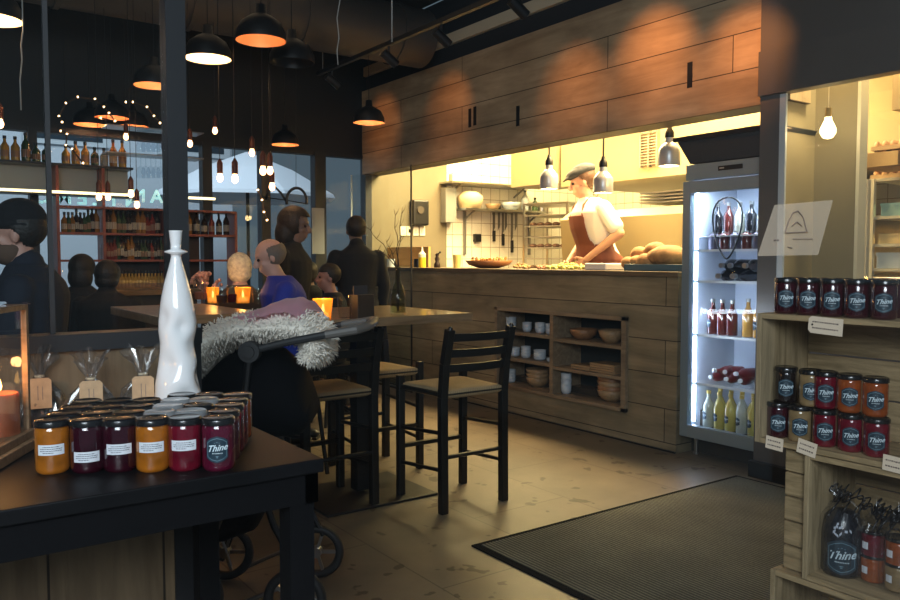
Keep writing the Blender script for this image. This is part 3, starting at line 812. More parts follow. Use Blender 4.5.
def bar_stool(label, loc, rotz, group='rush-seated bar stools'):
    """front is +X; back posts at x = -0.2"""
    t = thing('bar_stool', label, 'bar stool', loc, rotz, group)
    hw = 0.205; SH = 0.665
    for sd in (1, -1):
        b = B(); pts = [(-0.20, sd * hw, 0.0), (-0.195, sd * hw, 0.62), (-0.215, sd * hw, 0.80), (-0.262, sd * hw, 0.985)]
        for a_, c_ in zip(pts, pts[1:]): beam(b, a_, c_, 0.044, 0.040, (1, 0, 0))
        cyl(b, (-0.262, sd * hw, 0.975), (-0.266, sd * hw, 1.0), 0.018, 0.010, 10)
        obj('leg', b, M_chair, t, bevel=0.006)
        b = B(); beam(b, (0.20, sd * (hw + 0.015), 0.0), (0.20, sd * (hw + 0.015), 0.695), 0.042, 0.040, (1, 0, 0)); obj('leg', b, M_chair, t, bevel=0.006)
        b = B()
        for z, r_ in ((0.20, 0.011), (0.40, 0.011), (0.63, 0.014)):
            b = B(); cyl(b, (-0.20, sd * hw, z + (0.03 if z < 0.6 else 0.005)), (0.20, sd * (hw + 0.015), z), r_, seg=8)
            obj('side_stretcher', b, M_chair, t, smooth=True)
    b = B(); beam(b, (0.20, -hw, 0.29), (0.20, hw, 0.29), 0.030, 0.022); obj('foot_rest', b, M_chair, t)
    b = B(); cyl(b, (-0.20, -hw, 0.30), (-0.20, hw, 0.30), 0.012, seg=8); obj('back_stretcher', b, M_chair, t)
    for sx in (0.20, -0.20):
        b = B(); cyl(b, (sx, -hw, 0.635), (sx, hw, 0.635), 0.014, seg=8); obj('seat_rail', b, M_chair, t)
    for z, x in ((0.775, -0.208), (0.855, -0.228), (0.94, -0.250)):
        b = B(); N = 8
        pr = None
        for i in range(N + 1):
            y = -hw + 2 * hw * i / N; xo = x - 0.028 * math.cos((i / N - 0.5) * PI)
            row = [b.verts.new((xo - 0.008, y, z - 0.021)), b.verts.new((xo + 0.008, y, z - 0.021)), b.verts.new((xo + 0.003, y, z + 0.021)), b.verts.new((xo - 0.013, y, z + 0.021))]
            if pr:
                for q in range(4): b.faces.new((pr[q], row[q], row[(q + 1) % 4], pr[(q + 1) % 4]))
            else: b.faces.new(row[::-1])
            pr = row
        b.faces.new(pr)
        obj('back_slat', b, M_chair, t, smooth=True)
    # rush seat, dished to the middle with rolled edges
    b = B(); N = 14; top = []; bot = []
    for i in range(N + 1):
        ra = []; rb = []
        for j in range(N + 1):
            u = -1 + 2 * i / N; v = -1 + 2 * j / N
            x = u * 0.212; y = v * (0.205 + 0.012 * u) 
            e = max(abs(u), abs(v)); d_ = min(abs(abs(u) - abs(v)), 0.3)
            zz = SH - 0.016 * (1 - e ** 2) - (0.014 if e > 0.99 else (0.004 if e > 0.85 else 0)) + 0.003 * d_
            ra.append(b.verts.new((x, y, zz))); rb.append(b.verts.new((x, y, SH - 0.058 + (0.018 if e > 0.99 else 0))))
        top.append(ra); bot.append(rb)
    for i in range(N):
        for j in range(N):
            b.faces.new((top[i][j], top[i + 1][j], top[i + 1][j + 1], top[i][j + 1])); b.faces.new((bot[i][j], bot[i][j + 1], bot[i + 1][j + 1], bot[i + 1][j]))
    for i in range(N):
        b.faces.new((top[i][0], bot[i][0], bot[i + 1][0], top[i + 1][0])); b.faces.new((top[i][N], top[i + 1][N], bot[i + 1][N], bot[i][N]))
        b.faces.new((top[0][i], top[0][i + 1], bot[0][i + 1], bot[0][i])); b.faces.new((top[N][i], bot[N][i], bot[N][i + 1], top[N][i + 1]))
    obj('seat', b, M_rush, t, smooth='all', label='woven rush seat')
    return t
st = bar_stool('black ladder-back bar stool with rush seat, fully in view at the table end', (-3.575, 2.575, 0), PI)
dup(st, (-3.90, 1.93, 0), PI + 0.03, 'black ladder-back bar stool beside the stroller handle, partly hidden')
s3 = at_z(374, 366, 0.66)
dup(st, (s3.x, s3.y, 0), 0.0, 'black ladder-back bar stool on the far side of the candle-lit table')

M_table = wood('oak_table_top', (0.16, 0.095, 0.045), (0.33, 0.21, 0.11), 'Y', 10, 2.5, 0.32, coat=0.25)
TZ = 1.05
def high_table(label, x0, x1, y0, y1, z):
    t = thing('high_table', label, 'table', ((x0 + x1) / 2, (y0 + y1) / 2, 0))
    hx, hy = (x1 - x0) / 2, (y1 - y0) / 2
    b = B(); box(b, (-hx, -hy, z - 0.045), (hx, hy, z)); obj('table_top', b, M_table, t, bevel=0.003)
    ys = (0.28, -0.28) if hy > 0.6 else (0,)
    b = B(); box(b, (-0.04, -0.04, 0.03), (0.04, 0.04, z - 0.045)); obj('column', b, M_black, t)
    b = B(); box(b, (-0.28, -0.35, 0.0), (0.28, 0.35, 0.014)); obj('base_plate', b, M_black, t, bevel=0.004)
    return t
pc = at_z(474, 317, TZ)
high_table('high oak table with the twig vase and a lit candle, its corner towards the counter', -4.40, -3.50, 1.72, 2.66, TZ)
high_table('high oak table set with jars, glasses and candles in front of the man in blue', -4.95, -3.95, at_x(158, 305, -3.95).y, 1.62, 1.07)
# ---- figures
def low_stool(x, y, h, foot):
    t = thing('round_stool', 'dark round stool under the seated person %s' % WHO[len(LS)], 'stool', (x, y, 0), 0, 'round stools'); LS.append(t)
    b = B(); lathe(b, [(0, h - 0.035), (0.15, h - 0.035), (0.165, h - 0.02), (0.16, h), (0, h)], 24); obj('seat', b, M_chair, t, smooth=True)
    for k in range(4):
        a = PI / 4 + k * PI / 2; b = B(); cyl(b, (0.11 * math.cos(a), 0.11 * math.sin(a), h - 0.03), (0.19 * math.cos(a), 0.19 * math.sin(a), 0), 0.014, seg=8); obj('leg', b, M_chair, t)
LS = []; WHO = ['in the blue top', 'with the blond bob', 'at the left end of the bar', 'at the right of the bar pair', 'with curly hair by the window', 'near the papered mullion']
M_hairdk = pm('dark_hair', (0.012, 0.010, 0.009), 0.6, bump=0.4, nscale=90)
M_coatdk = pm('black_coat', (0.008, 0.009, 0.012), 0.9)
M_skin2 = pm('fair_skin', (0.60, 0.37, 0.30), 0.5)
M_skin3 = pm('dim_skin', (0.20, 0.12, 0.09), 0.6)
pc = at_y(597, 210, 5.06)
chef = person('cook in white shirt, brown apron and dark flat cap working at the kitchen counter', (pc.x - 0.03, 5.15, 0.30), R(-108), s=1.09, head_yaw=R(-24),
       lean=0.22, head_pitch=0.25, bulk=1.14, arms=[((-0.04, 0.31, 0.24), (0.17, 0.10, 0.08)), ((-0.02, -0.27, 0.20), (0.24, -0.10, 0.06))], top_mat=pm('white_shirt', (0.80, 0.76, 0.68), 0.7, bump=0.15, nscale=9),
       skin=pm('chef_skin', (0.66, 0.36, 0.23), 0.5), hair=pm('brown_hair', (0.10, 0.045, 0.02), 0.6, bump=0.4, nscale=80), hair_style='short', sleeve=0.72, vox=0.010,
       apron=pm('brown_apron', (0.16, 0.045, 0.022), 0.7), cap=pm('slate_cap', (0.045, 0.05, 0.055), 0.8))
pm_ = at_d(265, 300, 4.95)
person('older balding person in a royal blue top sitting at the table with head bowed', (pm_.x + 0.12, pm_.y + 0.16, 0), math.atan2(-0.95, -0.30), s=0.93, seated=0.66, lean=0.22,
       head_pitch=0.35, arms=[((0.14, 0.24, 0.20), (0.36, 0.10, 0.20)), ((0.14, -0.24, 0.20), (0.36, -0.08, 0.20))], top_mat=pm('royal_blue_cloth', (0.012, 0.035, 0.36), 0.75, bump=0.2, nscale=7), skin=M_skin2,
       hair=pm('grey_hair', (0.16, 0.14, 0.12), 0.7, bump=0.4, nscale=80), hair_style='balding', bulk=1.12)
pw_ = at_d(240, 300, 5.35)
person('person with a rounded pale blond bob sitting beside the one in the blue top', (pw_.x, pw_.y, 0), math.atan2(0.35, -0.9), s=0.86, seated=0.62, lean=0.05, top_mat=pm('dark_grey_top', (0.03, 0.028, 0.03), 0.8),
       skin=M_skin2, hair=pm('pale_blond_hair', (0.80, 0.70, 0.50), 0.6, bump=0.6, nscale=45, noise_amt=0.3), hair_style='bob')
q = at_d(288, 300, 5.8)  # dark profile is a reflection in the front glass, built as a person
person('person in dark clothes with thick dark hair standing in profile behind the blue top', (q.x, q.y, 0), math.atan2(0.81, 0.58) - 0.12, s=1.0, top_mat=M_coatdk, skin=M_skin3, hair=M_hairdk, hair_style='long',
       long_coat=True, head_pitch=0.15, lean=0.05, bulk=1.1)
q = at_d(357, 300, 6.9)
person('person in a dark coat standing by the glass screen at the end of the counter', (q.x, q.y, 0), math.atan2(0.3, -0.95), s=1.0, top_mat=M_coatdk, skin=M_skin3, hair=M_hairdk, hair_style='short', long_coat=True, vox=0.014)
q = at_d(28, 300, 3.05)
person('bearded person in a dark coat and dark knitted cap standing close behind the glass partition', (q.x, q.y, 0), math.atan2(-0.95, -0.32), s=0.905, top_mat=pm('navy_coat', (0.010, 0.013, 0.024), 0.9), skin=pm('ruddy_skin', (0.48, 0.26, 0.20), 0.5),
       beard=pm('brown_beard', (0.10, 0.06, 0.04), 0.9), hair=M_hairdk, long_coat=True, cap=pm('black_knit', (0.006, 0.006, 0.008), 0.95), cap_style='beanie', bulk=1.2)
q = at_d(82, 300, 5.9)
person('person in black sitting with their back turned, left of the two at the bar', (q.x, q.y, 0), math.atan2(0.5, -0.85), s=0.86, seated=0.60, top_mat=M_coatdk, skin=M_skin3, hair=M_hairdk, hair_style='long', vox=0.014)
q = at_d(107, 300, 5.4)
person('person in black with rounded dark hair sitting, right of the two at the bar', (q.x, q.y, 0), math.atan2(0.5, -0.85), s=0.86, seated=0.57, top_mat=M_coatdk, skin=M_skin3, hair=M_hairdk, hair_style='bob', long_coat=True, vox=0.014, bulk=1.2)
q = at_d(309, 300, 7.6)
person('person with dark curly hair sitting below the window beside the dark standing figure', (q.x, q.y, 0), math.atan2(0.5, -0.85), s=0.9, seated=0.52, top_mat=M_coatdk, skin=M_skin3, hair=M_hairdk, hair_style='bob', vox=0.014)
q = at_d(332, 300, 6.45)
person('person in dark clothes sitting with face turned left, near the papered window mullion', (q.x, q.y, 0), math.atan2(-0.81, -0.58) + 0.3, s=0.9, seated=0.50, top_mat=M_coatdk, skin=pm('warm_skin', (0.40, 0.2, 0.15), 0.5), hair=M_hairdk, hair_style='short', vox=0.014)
# ================================================================== WINDOW DISPLAY TABLE
DZ = 0.92
t = thing('display_table', 'black display table carrying the jam jars and white vase', 'table', (-1.86, 0.0, 0))
M_tb = pm('black_table_paint', (0.005, 0.005, 0.006), 0.45, spec=0.2, noise_amt=0.2, nscale=6)
M_tb2 = pm('black_matt_frame', (0.004, 0.004, 0.005), 0.7, spec=0.1)
x0, x1, y0, y1 = -0.37, 0.33, -1.0, 0.76
b = B(); box(b, (x0, y0, DZ - 0.03), (x1, y1, DZ)); obj('table_top', b, M_tb, t, bevel=0.003)
b = B(); box(b, (x0 + 0.01, y0 + 0.01, DZ - 0.095), (x1 - 0.01, y0 + 0.04, DZ - 0.03)); box(b, (x0 + 0.01, y1 - 0.04, DZ - 0.095), (x1 - 0.01, y1 - 0.01, DZ - 0.03))
box(b, (x1 - 0.04, y0 + 0.01, DZ - 0.095), (x1 - 0.01, y1 - 0.01, DZ - 0.03)); box(b, (x0 + 0.01, y0 + 0.01, DZ - 0.095), (x0 + 0.04, y1 - 0.01, DZ - 0.03)); obj('apron', b, M_tb2, t)
for lx in (x0 + 0.045, x1 - 0.045):
    for ly in (y0 + 0.045, y1 - 0.045):
        b = B(); box(b, (lx - 0.028, ly - 0.028, 0), (lx + 0.028, ly + 0.028, DZ - 0.03)); obj('leg', b, M_tb2, t)

# ---- jars
JH, JR = 0.108, 0.0328
M_lid = pm('black_lid', (0.010, 0.010, 0.011), 0.22, coat=0.4)
M_lidw = pm('grey_lid', (0.20, 0.21, 0.22), 0.25, coat=0.4)
M_paper = pm('label_paper', (0.70, 0.73, 0.78), 0.6)
M_ink = pm('label_ink', (0.05, 0.06, 0.10), 0.7)
M_badge = pm('badge_navy', (0.014, 0.035, 0.055), 0.45)
M_badgeline = pm('badge_line', (0.16, 0.27, 0.33), 0.5)
M_white = pm('badge_lettering', (0.62, 0.74, 0.80), 0.5)
def jam(name, c): return pm('jam_' + name, c, 0.06, coat=1.0, spec=0.6, noise_amt=0.25, nscale=40)
JAM = {'amber': jam('amber', (0.34, 0.105, 0.008)), 'plum': jam('plum', (0.026, 0.002, 0.007)), 'red': jam('red', (0.12, 0.004, 0.014)), 'berry': jam('berry', (0.075, 0.004, 0.018)),
       'beige': jam('beige', (0.24, 0.16, 0.075)), 'black': jam('black', (0.012, 0.008, 0.008)), 'orange': jam('orange', (0.26, 0.055, 0.010)), 'wine': jam('wine', (0.035, 0.005, 0.010))}
ME = {}
def mesh_of(key, fn, mat, smooth=True):
    if key not in ME:
        bm = fn(); bmesh.ops.recalc_face_normals(bm, faces=bm.faces)
        me = bpy.data.meshes.new(key); bm.to_mesh(me); bm.free()
        if smooth:
            for p in me.polygons: p.use_smooth = True
            me.set_sharp_from_angle(angle=R(40))
        ME[key] = me
    k2 = (key, mat.name)
    if k2 not in ME:
        m2 = ME[key].copy(); m2.materials.clear(); m2.materials.append(mat); ME[k2] = m2
    return ME[k2]
def put(name, me, parent, label=None, rz=0.0, z=0.0):
    o = bpy.data.objects.new(name, me); COL.objects.link(o); o.parent = parent; o.rotation_euler = (0, 0, rz); o.location = (0, 0, z)
    if label: o['label'] = label
    return o
def f_body():
    b = B(); lathe(b, [(0, 0.001), (0.028, 0.0), (0.032, 0.004), (JR, 0.010), (JR, 0.086), (0.0318, 0.0905), (0.030, 0.093), (0.030, 0.096), (0, 0.096)], 32); return b
def f_lid():
    b = B(); lathe(b, [(0.0, 0.0935), (0.0328, 0.0935), (0.034, 0.0945), (0.034, 0.103), (0.0328, 0.1055), (0.0300, 0.1075), (0.028, 0.1065), (0, 0.1065)], 32); return b
def f_label(w=0.052, h=0.021, rr=JR + 0.0004):
    def f():
        b = B(); cyl_patch(b, rr, -w / 2, w / 2, lambda u: h / 2, lambda u: -h / 2, 14); return on_cyl(b, rr)
    return f
def f_print(rr=JR + 0.0008, w=0.044, h=0.016):
    def f():
        rnd = random.Random(3); b = B()
        for k in range(4):
            y = h / 2 - (k + 0.5) * h / 4; x = -w / 2 * (0.7 if k in (0, 3) else 0.95); xe = -x * (1 if k != 3 else 0.3)
            while x < xe:
                l = rnd.uniform(0.0015, 0.005); l = min(l, xe - x + 0.0005)
                vs = [b.verts.new(c) for c in ((x, y - 0.0007, 0), (x + l, y - 0.0007, 0), (x + l, y + 0.0007, 0), (x, y + 0.0007, 0))]; b.faces.new(vs); x += l + 0.0009
        return on_cyl(b, rr)
    return f
def badge_shape(b, s, z):
    """shield-like hexagon with ogee top and foot"""
    def top(u): a = abs(u) / s; return s * (1.22 - 0.28 * a if a < 0.55 else 1.066 - 0.55 * (a - 0.55) - 0.3 * (a - 0.55) ** 2)
    cyl_patch(b, 1, -s, s, top, lambda u: -top(u), 14)
def f_badge(s, rr):
    def f():
        b = B(); badge_shape(b, s, 0); return on_cyl(b, rr)
    return f
def f_badgeline(s, rr):
    def f():
        b = B()
        def top(u): a = abs(u) / s; return s * (1.22 - 0.28 * a if a < 0.55 else 1.066 - 0.55 * (a - 0.55) - 0.3 * (a - 0.55) ** 2)
        k = 0.86
        for sg in (1, -1):
            if sg > 0: cyl_patch(b, 1, -s * k, s * k, lambda u: top(u / k) * k, lambda u: top(u / k) * k - 0.05 * s, 14)
            else: cyl_patch(b, 1, -s * k, s * k, lambda u: -top(u / k) * k + 0.05 * s, lambda u: -top(u / k) * k, 14)
        for sg in (1, -1):
            cyl_patch(b, 1, sg * s * k - 0.02 * s, sg * s * k + 0.02 * s, lambda u: s * 0.66, lambda u: -s * 0.66, 1)
        # little stars and rules in the badge
        for u, v, w_ in ((0, 0.66, 0.05), (-0.2, 0.60, 0.03), (0.2, 0.60, 0.03), (0, -0.62, 0.12), (0, -0.72, 0.07)):
            cyl_patch(b, 1, (u - w_) * s, (u + w_) * s, lambda q: (v + 0.03) * s, lambda q: (v - 0.03) * s, 2)
        return on_cyl(b, rr)
    return f
def f_name(s, rr):
    def f():
        b = text_mesh('Thine', s * 0.80, 0.38, s * 0.014)
        for v in b.verts: v.co.y += 0.13 * s + 0.10 * v.co.x
        n = text_mesh('GOURMET', s * 0.20, 0, 0)
        for v in n.verts: v.co.y += -0.36 * s
        me = bpy.data.meshes.new('x'); n.to_mesh(me); n.free()
        b2 = B()
        # a row of small unreadable dashes under the name
        for i in range(9):
            u = (-0.42 + i * 0.105) * s
            cyl_patch(b2, 1, u, u + 0.06 * s, lambda q: -0.30 * s, lambda q: -0.38 * s, 1)
        me2 = bpy.data.meshes.new('y'); b2.to_mesh(me2); b2.free()
        b.from_mesh(me2); bpy.data.meshes.remove(me); bpy.data.meshes.remove(me2)
        return on_cyl(b, rr)
    return f
def add_badge(t, s=0.0225, rr=JR, z=0.046, rz=0.0):
    a = put('badge', mesh_of('badge%g' % s, f_badge(s, rr + 0.0004), M_badge), t, rz=rz, z=z)
    put('badge_border', mesh_of('badgeline%g' % s, f_badgeline(s, rr + 0.0008), M_badgeline), a)
    put('lettering', mesh_of('name%g' % s, f_name(s, rr + 0.0009), M_white, False), a)
def jar(label, loc, kind, front='badge', rz=0.0, lid=None, group='jam jars', lz=0.05):
    t = thing('jam_jar', label, 'jar', loc, rz, group)
    put('jar_body', mesh_of('jar_body', f_body, JAM[kind]), t)
    put('lid', mesh_of('jar_lid', f_lid, lid or M_lid), t)
    if front == 'badge': add_badge(t)
    elif front == 'label':
        a = put('paper_label', mesh_of('jar_label', f_label(), M_paper), t, z=lz)
        put('printed_lines', mesh_of('jar_print', f_print(), M_ink, False), a)
    return t
GJ = 'jam jars massed on the black display table'
front = [(50, 475, 'amber', 'label', 'amber jam jar at the left end of the front row, white label at mid height', 0.050),
         (86, 474, 'plum', 'label', 'dark plum jam jar whose white label sits low, second in the front row', 0.034),
         (119, 473, 'plum', 'label', 'dark plum jam jar with white label at mid height, third in the front row', 0.048),
         (152, 473, 'amber', 'label', 'amber jam jar right below the white vase, fourth in the front row', 0.052),
         (185, 472, 'red', 'label', 'bright red jam jar with white label, fifth in the front row', 0.054),
         (219, 472, 'berry', 'badge', 'crimson jam jar with navy Thine badge at the right end of the front row', 0)]
P = [at_z(x - 2.5, y, DZ) for x, y, *_ in front]
# bases seen over the front rim of each foot: step half a jar deeper
def faceto(p, off=0.0): return math.atan2(-p.y, -p.x) + off
back = (FW * FPX + RT * (352 - 450)); back.z = 0; back.normalize()
for (x, y, kd, fr, lb, lz), p in zip(front, P):
    q = p + back * 0.03
    jar(lb, (q.x, q.y, DZ), kd, fr, faceto(q, -0.10), group=GJ, lz=lz)
ordn = ['leftmost', 'second from left', 'third from left', 'fourth from left', 'fifth from left', 'sixth from left', 'rightmost']
rownm = ['second', 'third', 'fourth', 'rear']
for r in range(1, 5):
    for c in range(6):
        if r >= 4 and c < 3: continue
        q = P[c] + back * (0.03 + 0.0705 * r) + Vector((random.uniform(-0.001, 0.001), random.uniform(-0.001, 0.001), 0))
        kd = random.choice(['plum', 'red', 'berry', 'wine', 'amber', 'plum', 'berry'])
        if c == 5: kd = ['berry', 'red', 'red', 'orange'][r - 1]
        ld = M_lidw if (c, r) in ((4, 1), (3, 2), (3, 3), (4, 3), (3, 1)) else M_lid
        jar('%s jam jar, %s lid, %s in %s row of display table' % (kd, 'grey' if ld is M_lidw else 'black', ordn[c] if not (c == 5) else 'rightmost', rownm[r - 1]),
            (q.x, q.y, DZ), kd, 'badge' if r == 1 and c == 5 else None, faceto(q), ld, GJ)

# ---- white vase: bottle neck with collar over a dented, wavy body
vb = at_z(179, 424, DZ)
b = B(); V = []
prof = [(0, 0), (0.044, 0), (0.052, 0.006), (0.056, 0.03), (0.058, 0.07), (0.0565, 0.11), (0.050, 0.15), (0.0445, 0.19), (0.0435, 0.215), (0.047, 0.245), (0.0475, 0.27), (0.044, 0.30), (0.0375, 0.335), (0.030, 0.37), (0.0215, 0.40),
        (0.0145, 0.425), (0.0125, 0.436), (0.0135, 0.442), (0.029, 0.447), (0.029, 0.450), (0.013, 0.455), (0.013, 0.465), (0.0165, 0.50), (0.0175, 0.503), (0.0155, 0.503), (0.011, 0.47), (0, 0.465)]
# resample for smooth dents
pp = []
for (r0_, z0_), (r1_, z1_) in zip(prof, prof[1:]):
    n_ = max(1, int(abs(z1_ - z0_) / 0.008))
    for i in range(n_): pp.append((r0_ + (r1_ - r0_) * i / n_, z0_ + (z1_ - z0_) * i / n_))
pp.append(prof[-1])
lathe(b, pp, 64)
fv = faceto(vb)
dents = [(0.30, 0.07, 0.018), (-0.55, 0.16, 0.012), (0.25, 0.255, 0.014), (-0.9, 0.28, 0.010), (1.4, 0.12, 0.012), (2.6, 0.20, 0.012), (1.0, 0.21, 0.008)]
for v in b.verts:
    r_ = math.hypot(v.co.x, v.co.y)
    if r_ < 0.02 or v.co.z > 0.38: continue
    a = math.atan2(v.co.y, v.co.x)
    k = 0
    for da, dz, dd in dents:
        dif = (a - fv - da + PI) % (2 * PI) - PI
        k += 1.05 * dd * math.exp(-((dif * r_) ** 2 + (v.co.z - dz) ** 2) / (2 * 0.018 ** 2))
    v.co.x *= (r_ - k) / r_; v.co.y *= (r_ - k) / r_
tag(obj('white_vase', b, pm('glazed_white_porcelain', (0.90, 0.90, 0.91), 0.12, coat=0.8), smooth='all', loc=(vb.x, vb.y, DZ)), 'tall glossy white porcelain vase with dented wavy sides behind the jam jars', 'vase')

# ---- candle lantern at the left
lc = at_z(-36, 458, DZ); cq_ = at_z(1, 452, DZ)
t = thing('candle_lantern', 'wooden-framed glass lantern with a burning candle at the left end of the table', 'lantern', (lc.x, lc.y, DZ), R(62))
M_lw = wood('lantern_wood', (0.20, 0.115, 0.055), (0.36, 0.22, 0.12), 'X', 8, 6)
hw_ = 0.095; LH = 0.315
b = B(); box(b, (-0.12, -0.12, 0), (0.12, 0.12, 0.022)); box(b, (-0.108, -0.108, 0.022), (0.108, 0.108, 0.040)); obj('base', b, M_lw, t, bevel=0.002)
b = B()
for sx in (1, -1):
    for sy in (1, -1): box(b, (sx * hw_ - 0.006, sy * hw_ - 0.006, 0.04), (sx * hw_ + 0.006, sy * hw_ + 0.006, LH))
for s_ in (1, -1):
    box(b, (-hw_ - 0.006, s_ * hw_ - 0.006, LH), (hw_ + 0.006, s_ * hw_ + 0.006, LH + 0.012)); box(b, (s_ * hw_ - 0.006, -hw_, LH), (s_ * hw_ + 0.006, hw_, LH + 0.012))
obj('frame', b, M_lw, t)
b = B(); box(b, (-hw_ - 0.01, -hw_ - 0.01, LH + 0.012), (hw_ + 0.01, hw_ + 0.01, LH + 0.018)); obj('top_plate', b, glass('lantern_glass'), t)
for k in range(4):
    Mk = Matrix.Rotation(k * PI / 2, 4, 'Z'); b = B(); box(b, (hw_ - 0.001, -hw_ + 0.006, 0.04), (hw_ + 0.001, hw_ - 0.006, LH), Mk); obj('glass_pane', b, glass('lantern_glass'), t)
cn = thing('pillar_candle', 'lit rust-orange pillar candle inside the glass lantern', 'candle', (cq_.x, cq_.y, DZ + 0.04))
ff = at_z(12, 400, DZ)
b = B(); lathe(b, [(0, 0), (0.040, 0), (0.040, 0.085), (0.037, 0.092), (0.03, 0.087), (0, 0.085)], 28); obj('wax', b, pm('rust_wax', (0.42, 0.12, 0.05), 0.4, sub=0.3), cn, smooth=True)
b = B(); cyl(b, (0, 0, 0.085), (0, 0, 0.097), 0.0012, seg=6); obj('wick', b, M_black, cn)
M_flame = pm('flame', (1, 0.6, 0.2), 0.5, emit=(1.0, 0.50, 0.12), estr=14)
def flame(parent, z, s=1.0):
    b = B(); lathe(b, [(0, 0), (0.004 * s, 0.004 * s), (0.0058 * s, 0.010 * s), (0.004 * s, 0.020 * s), (0.0015 * s, 0.030 * s), (0, 0.034 * s)], 12); return obj('flame', b, M_flame, parent, smooth='all', loc=(0, 0, z))
flame(cn, 0.096, 1.0)
point('candle_light', (cq_.x, cq_.y, DZ + 0.19), 0.8, (1.0, 0.45, 0.14), 0.012)

# ---- cellophane gift bags with kraft tags
M_cello = bpy.data.materials.new('cellophane'); M_cello.use_nodes = True
nt = M_cello.node_tree
for n_ in list(nt.nodes): nt.nodes.remove(n_)
o_ = nt.nodes.new('ShaderNodeOutputMaterial'); tr = nt.nodes.new('ShaderNodeBsdfTransparent'); gl = nt.nodes.new('ShaderNodeBsdfGlossy'); gl.inputs['Roughness'].default_value = 0.16
df = nt.nodes.new('ShaderNodeBsdfTranslucent'); df.inputs['Color'].default_value = (0.7, 0.74, 0.8, 1)
lw = nt.nodes.new('ShaderNodeLayerWeight'); lw.inputs['Blend'].default_value = 0.42
mr = nt.nodes.new('ShaderNodeMapRange'); mr.inputs['To Min'].default_value = 0.24; mr.inputs['To Max'].default_value = 0.65
ad = nt.nodes.new('ShaderNodeMixShader'); ad.inputs[0].default_value = 0.25
mx = nt.nodes.new('ShaderNodeMixShader')
nt.links.new(lw.outputs['Facing'], mr.inputs['Value']); nt.links.new(mr.outputs[0], mx.inputs[0]); nt.links.new(gl.outputs[0], ad.inputs[1]); nt.links.new(df.outputs[0], ad.inputs[2])
nt.links.new(tr.outputs[0], mx.inputs[1]); nt.links.new(ad.outputs[0], mx.inputs[2]); nt.links.new(mx.outputs[0], o_.inputs[0])
M_kraft = pm('kraft_card', (0.58, 0.37, 0.21), 0.8, noise_amt=0.08, nscale=60)
M_cello2 = M_cello.copy(); M_cello2.name = 'thin_cellophane'
for n_ in M_cello2.node_tree.nodes:
    if n_.type == 'MAP_RANGE': n_.inputs['To Min'].default_value = 0.04; n_.inputs['To Max'].default_value = 0.5
def cello(parent, prof, seg=40, folds=9, amp=0.25, seed=0, sx=1.0, sy=1.0, mat=None):
    b = B(); rnd = random.Random(seed); rings = []
    zt = max(z for _, z in prof)
    for r_, z in prof:
        ring = []
        for i in range(seg):
            a = 2 * PI * i / seg
            k = 1 + amp * (0.6 * math.sin(folds * a + z * 40 + seed) + 0.5 * math.sin(5 * a - z * 60 + seed * 2)) * (0.4 + z / zt)
            k += 0.10 * mnoise.noise(Vector((math.cos(a) * 3, math.sin(a) * 3, z * 60 + seed * 5)))
            ring.append(b.verts.new((r_ * k * sx * math.cos(a), r_ * k * sy * math.sin(a), z + 0.02 * (z / zt) ** 4 * math.sin(3 * a + seed))))
        rings.append(ring)
    for a_, c_ in zip(rings, rings[1:]):
        for i in range(seg):
            j = (i + 1) % seg; b.faces.new((a_[i], a_[j], c_[j], c_[i]))
    return obj('cellophane', b, mat or M_cello, parent)
def kraft_tag(parent, loc, rz, w_=0.060, h_=0.092, tilt=0.1):
    b = B(); c = 0.008
    prism(b, [(-w_ / 2, -h_ / 2), (w_ / 2, -h_ / 2), (w_ / 2, h_ / 2 - c), (w_ / 2 - c, h_ / 2), (-w_ / 2 + c, h_ / 2), (-w_ / 2, h_ / 2 - c)], 0, 0.0012, Matrix.Rotation(rz, 4, 'Z') @ Matrix.Rotation(PI / 2, 4, 'Y') @ Matrix.Rotation(PI / 2, 4, 'Z'))
    o = obj('kraft_tag', b, M_kraft, parent, loc=loc)
    b = B()
    rnd = random.Random(int(loc[2] * 1000))
    for k in range(2):
        y = 0.006 - k * 0.012
        x = -0.020
        while x < 0.020:
            l = rnd.uniform(0.002, 0.006); vs = [b.verts.new(c_) for c_ in ((y, x, 0.0016), (y + 0.0016, x, 0.0016), (y + 0.0016, x + l, 0.0016), (y, x + l, 0.0016))]; b.faces.new(vs); x += l + 0.0012
    bmesh.ops.transform(b, matrix=Matrix.Rotation(rz, 4, 'Z') @ Matrix.Rotation(PI / 2, 4, 'Y') @ Matrix.Rotation(PI / 2, 4, 'Z'), verts=b.verts)
    obj('handwriting', b, M_ink, o)
    return o
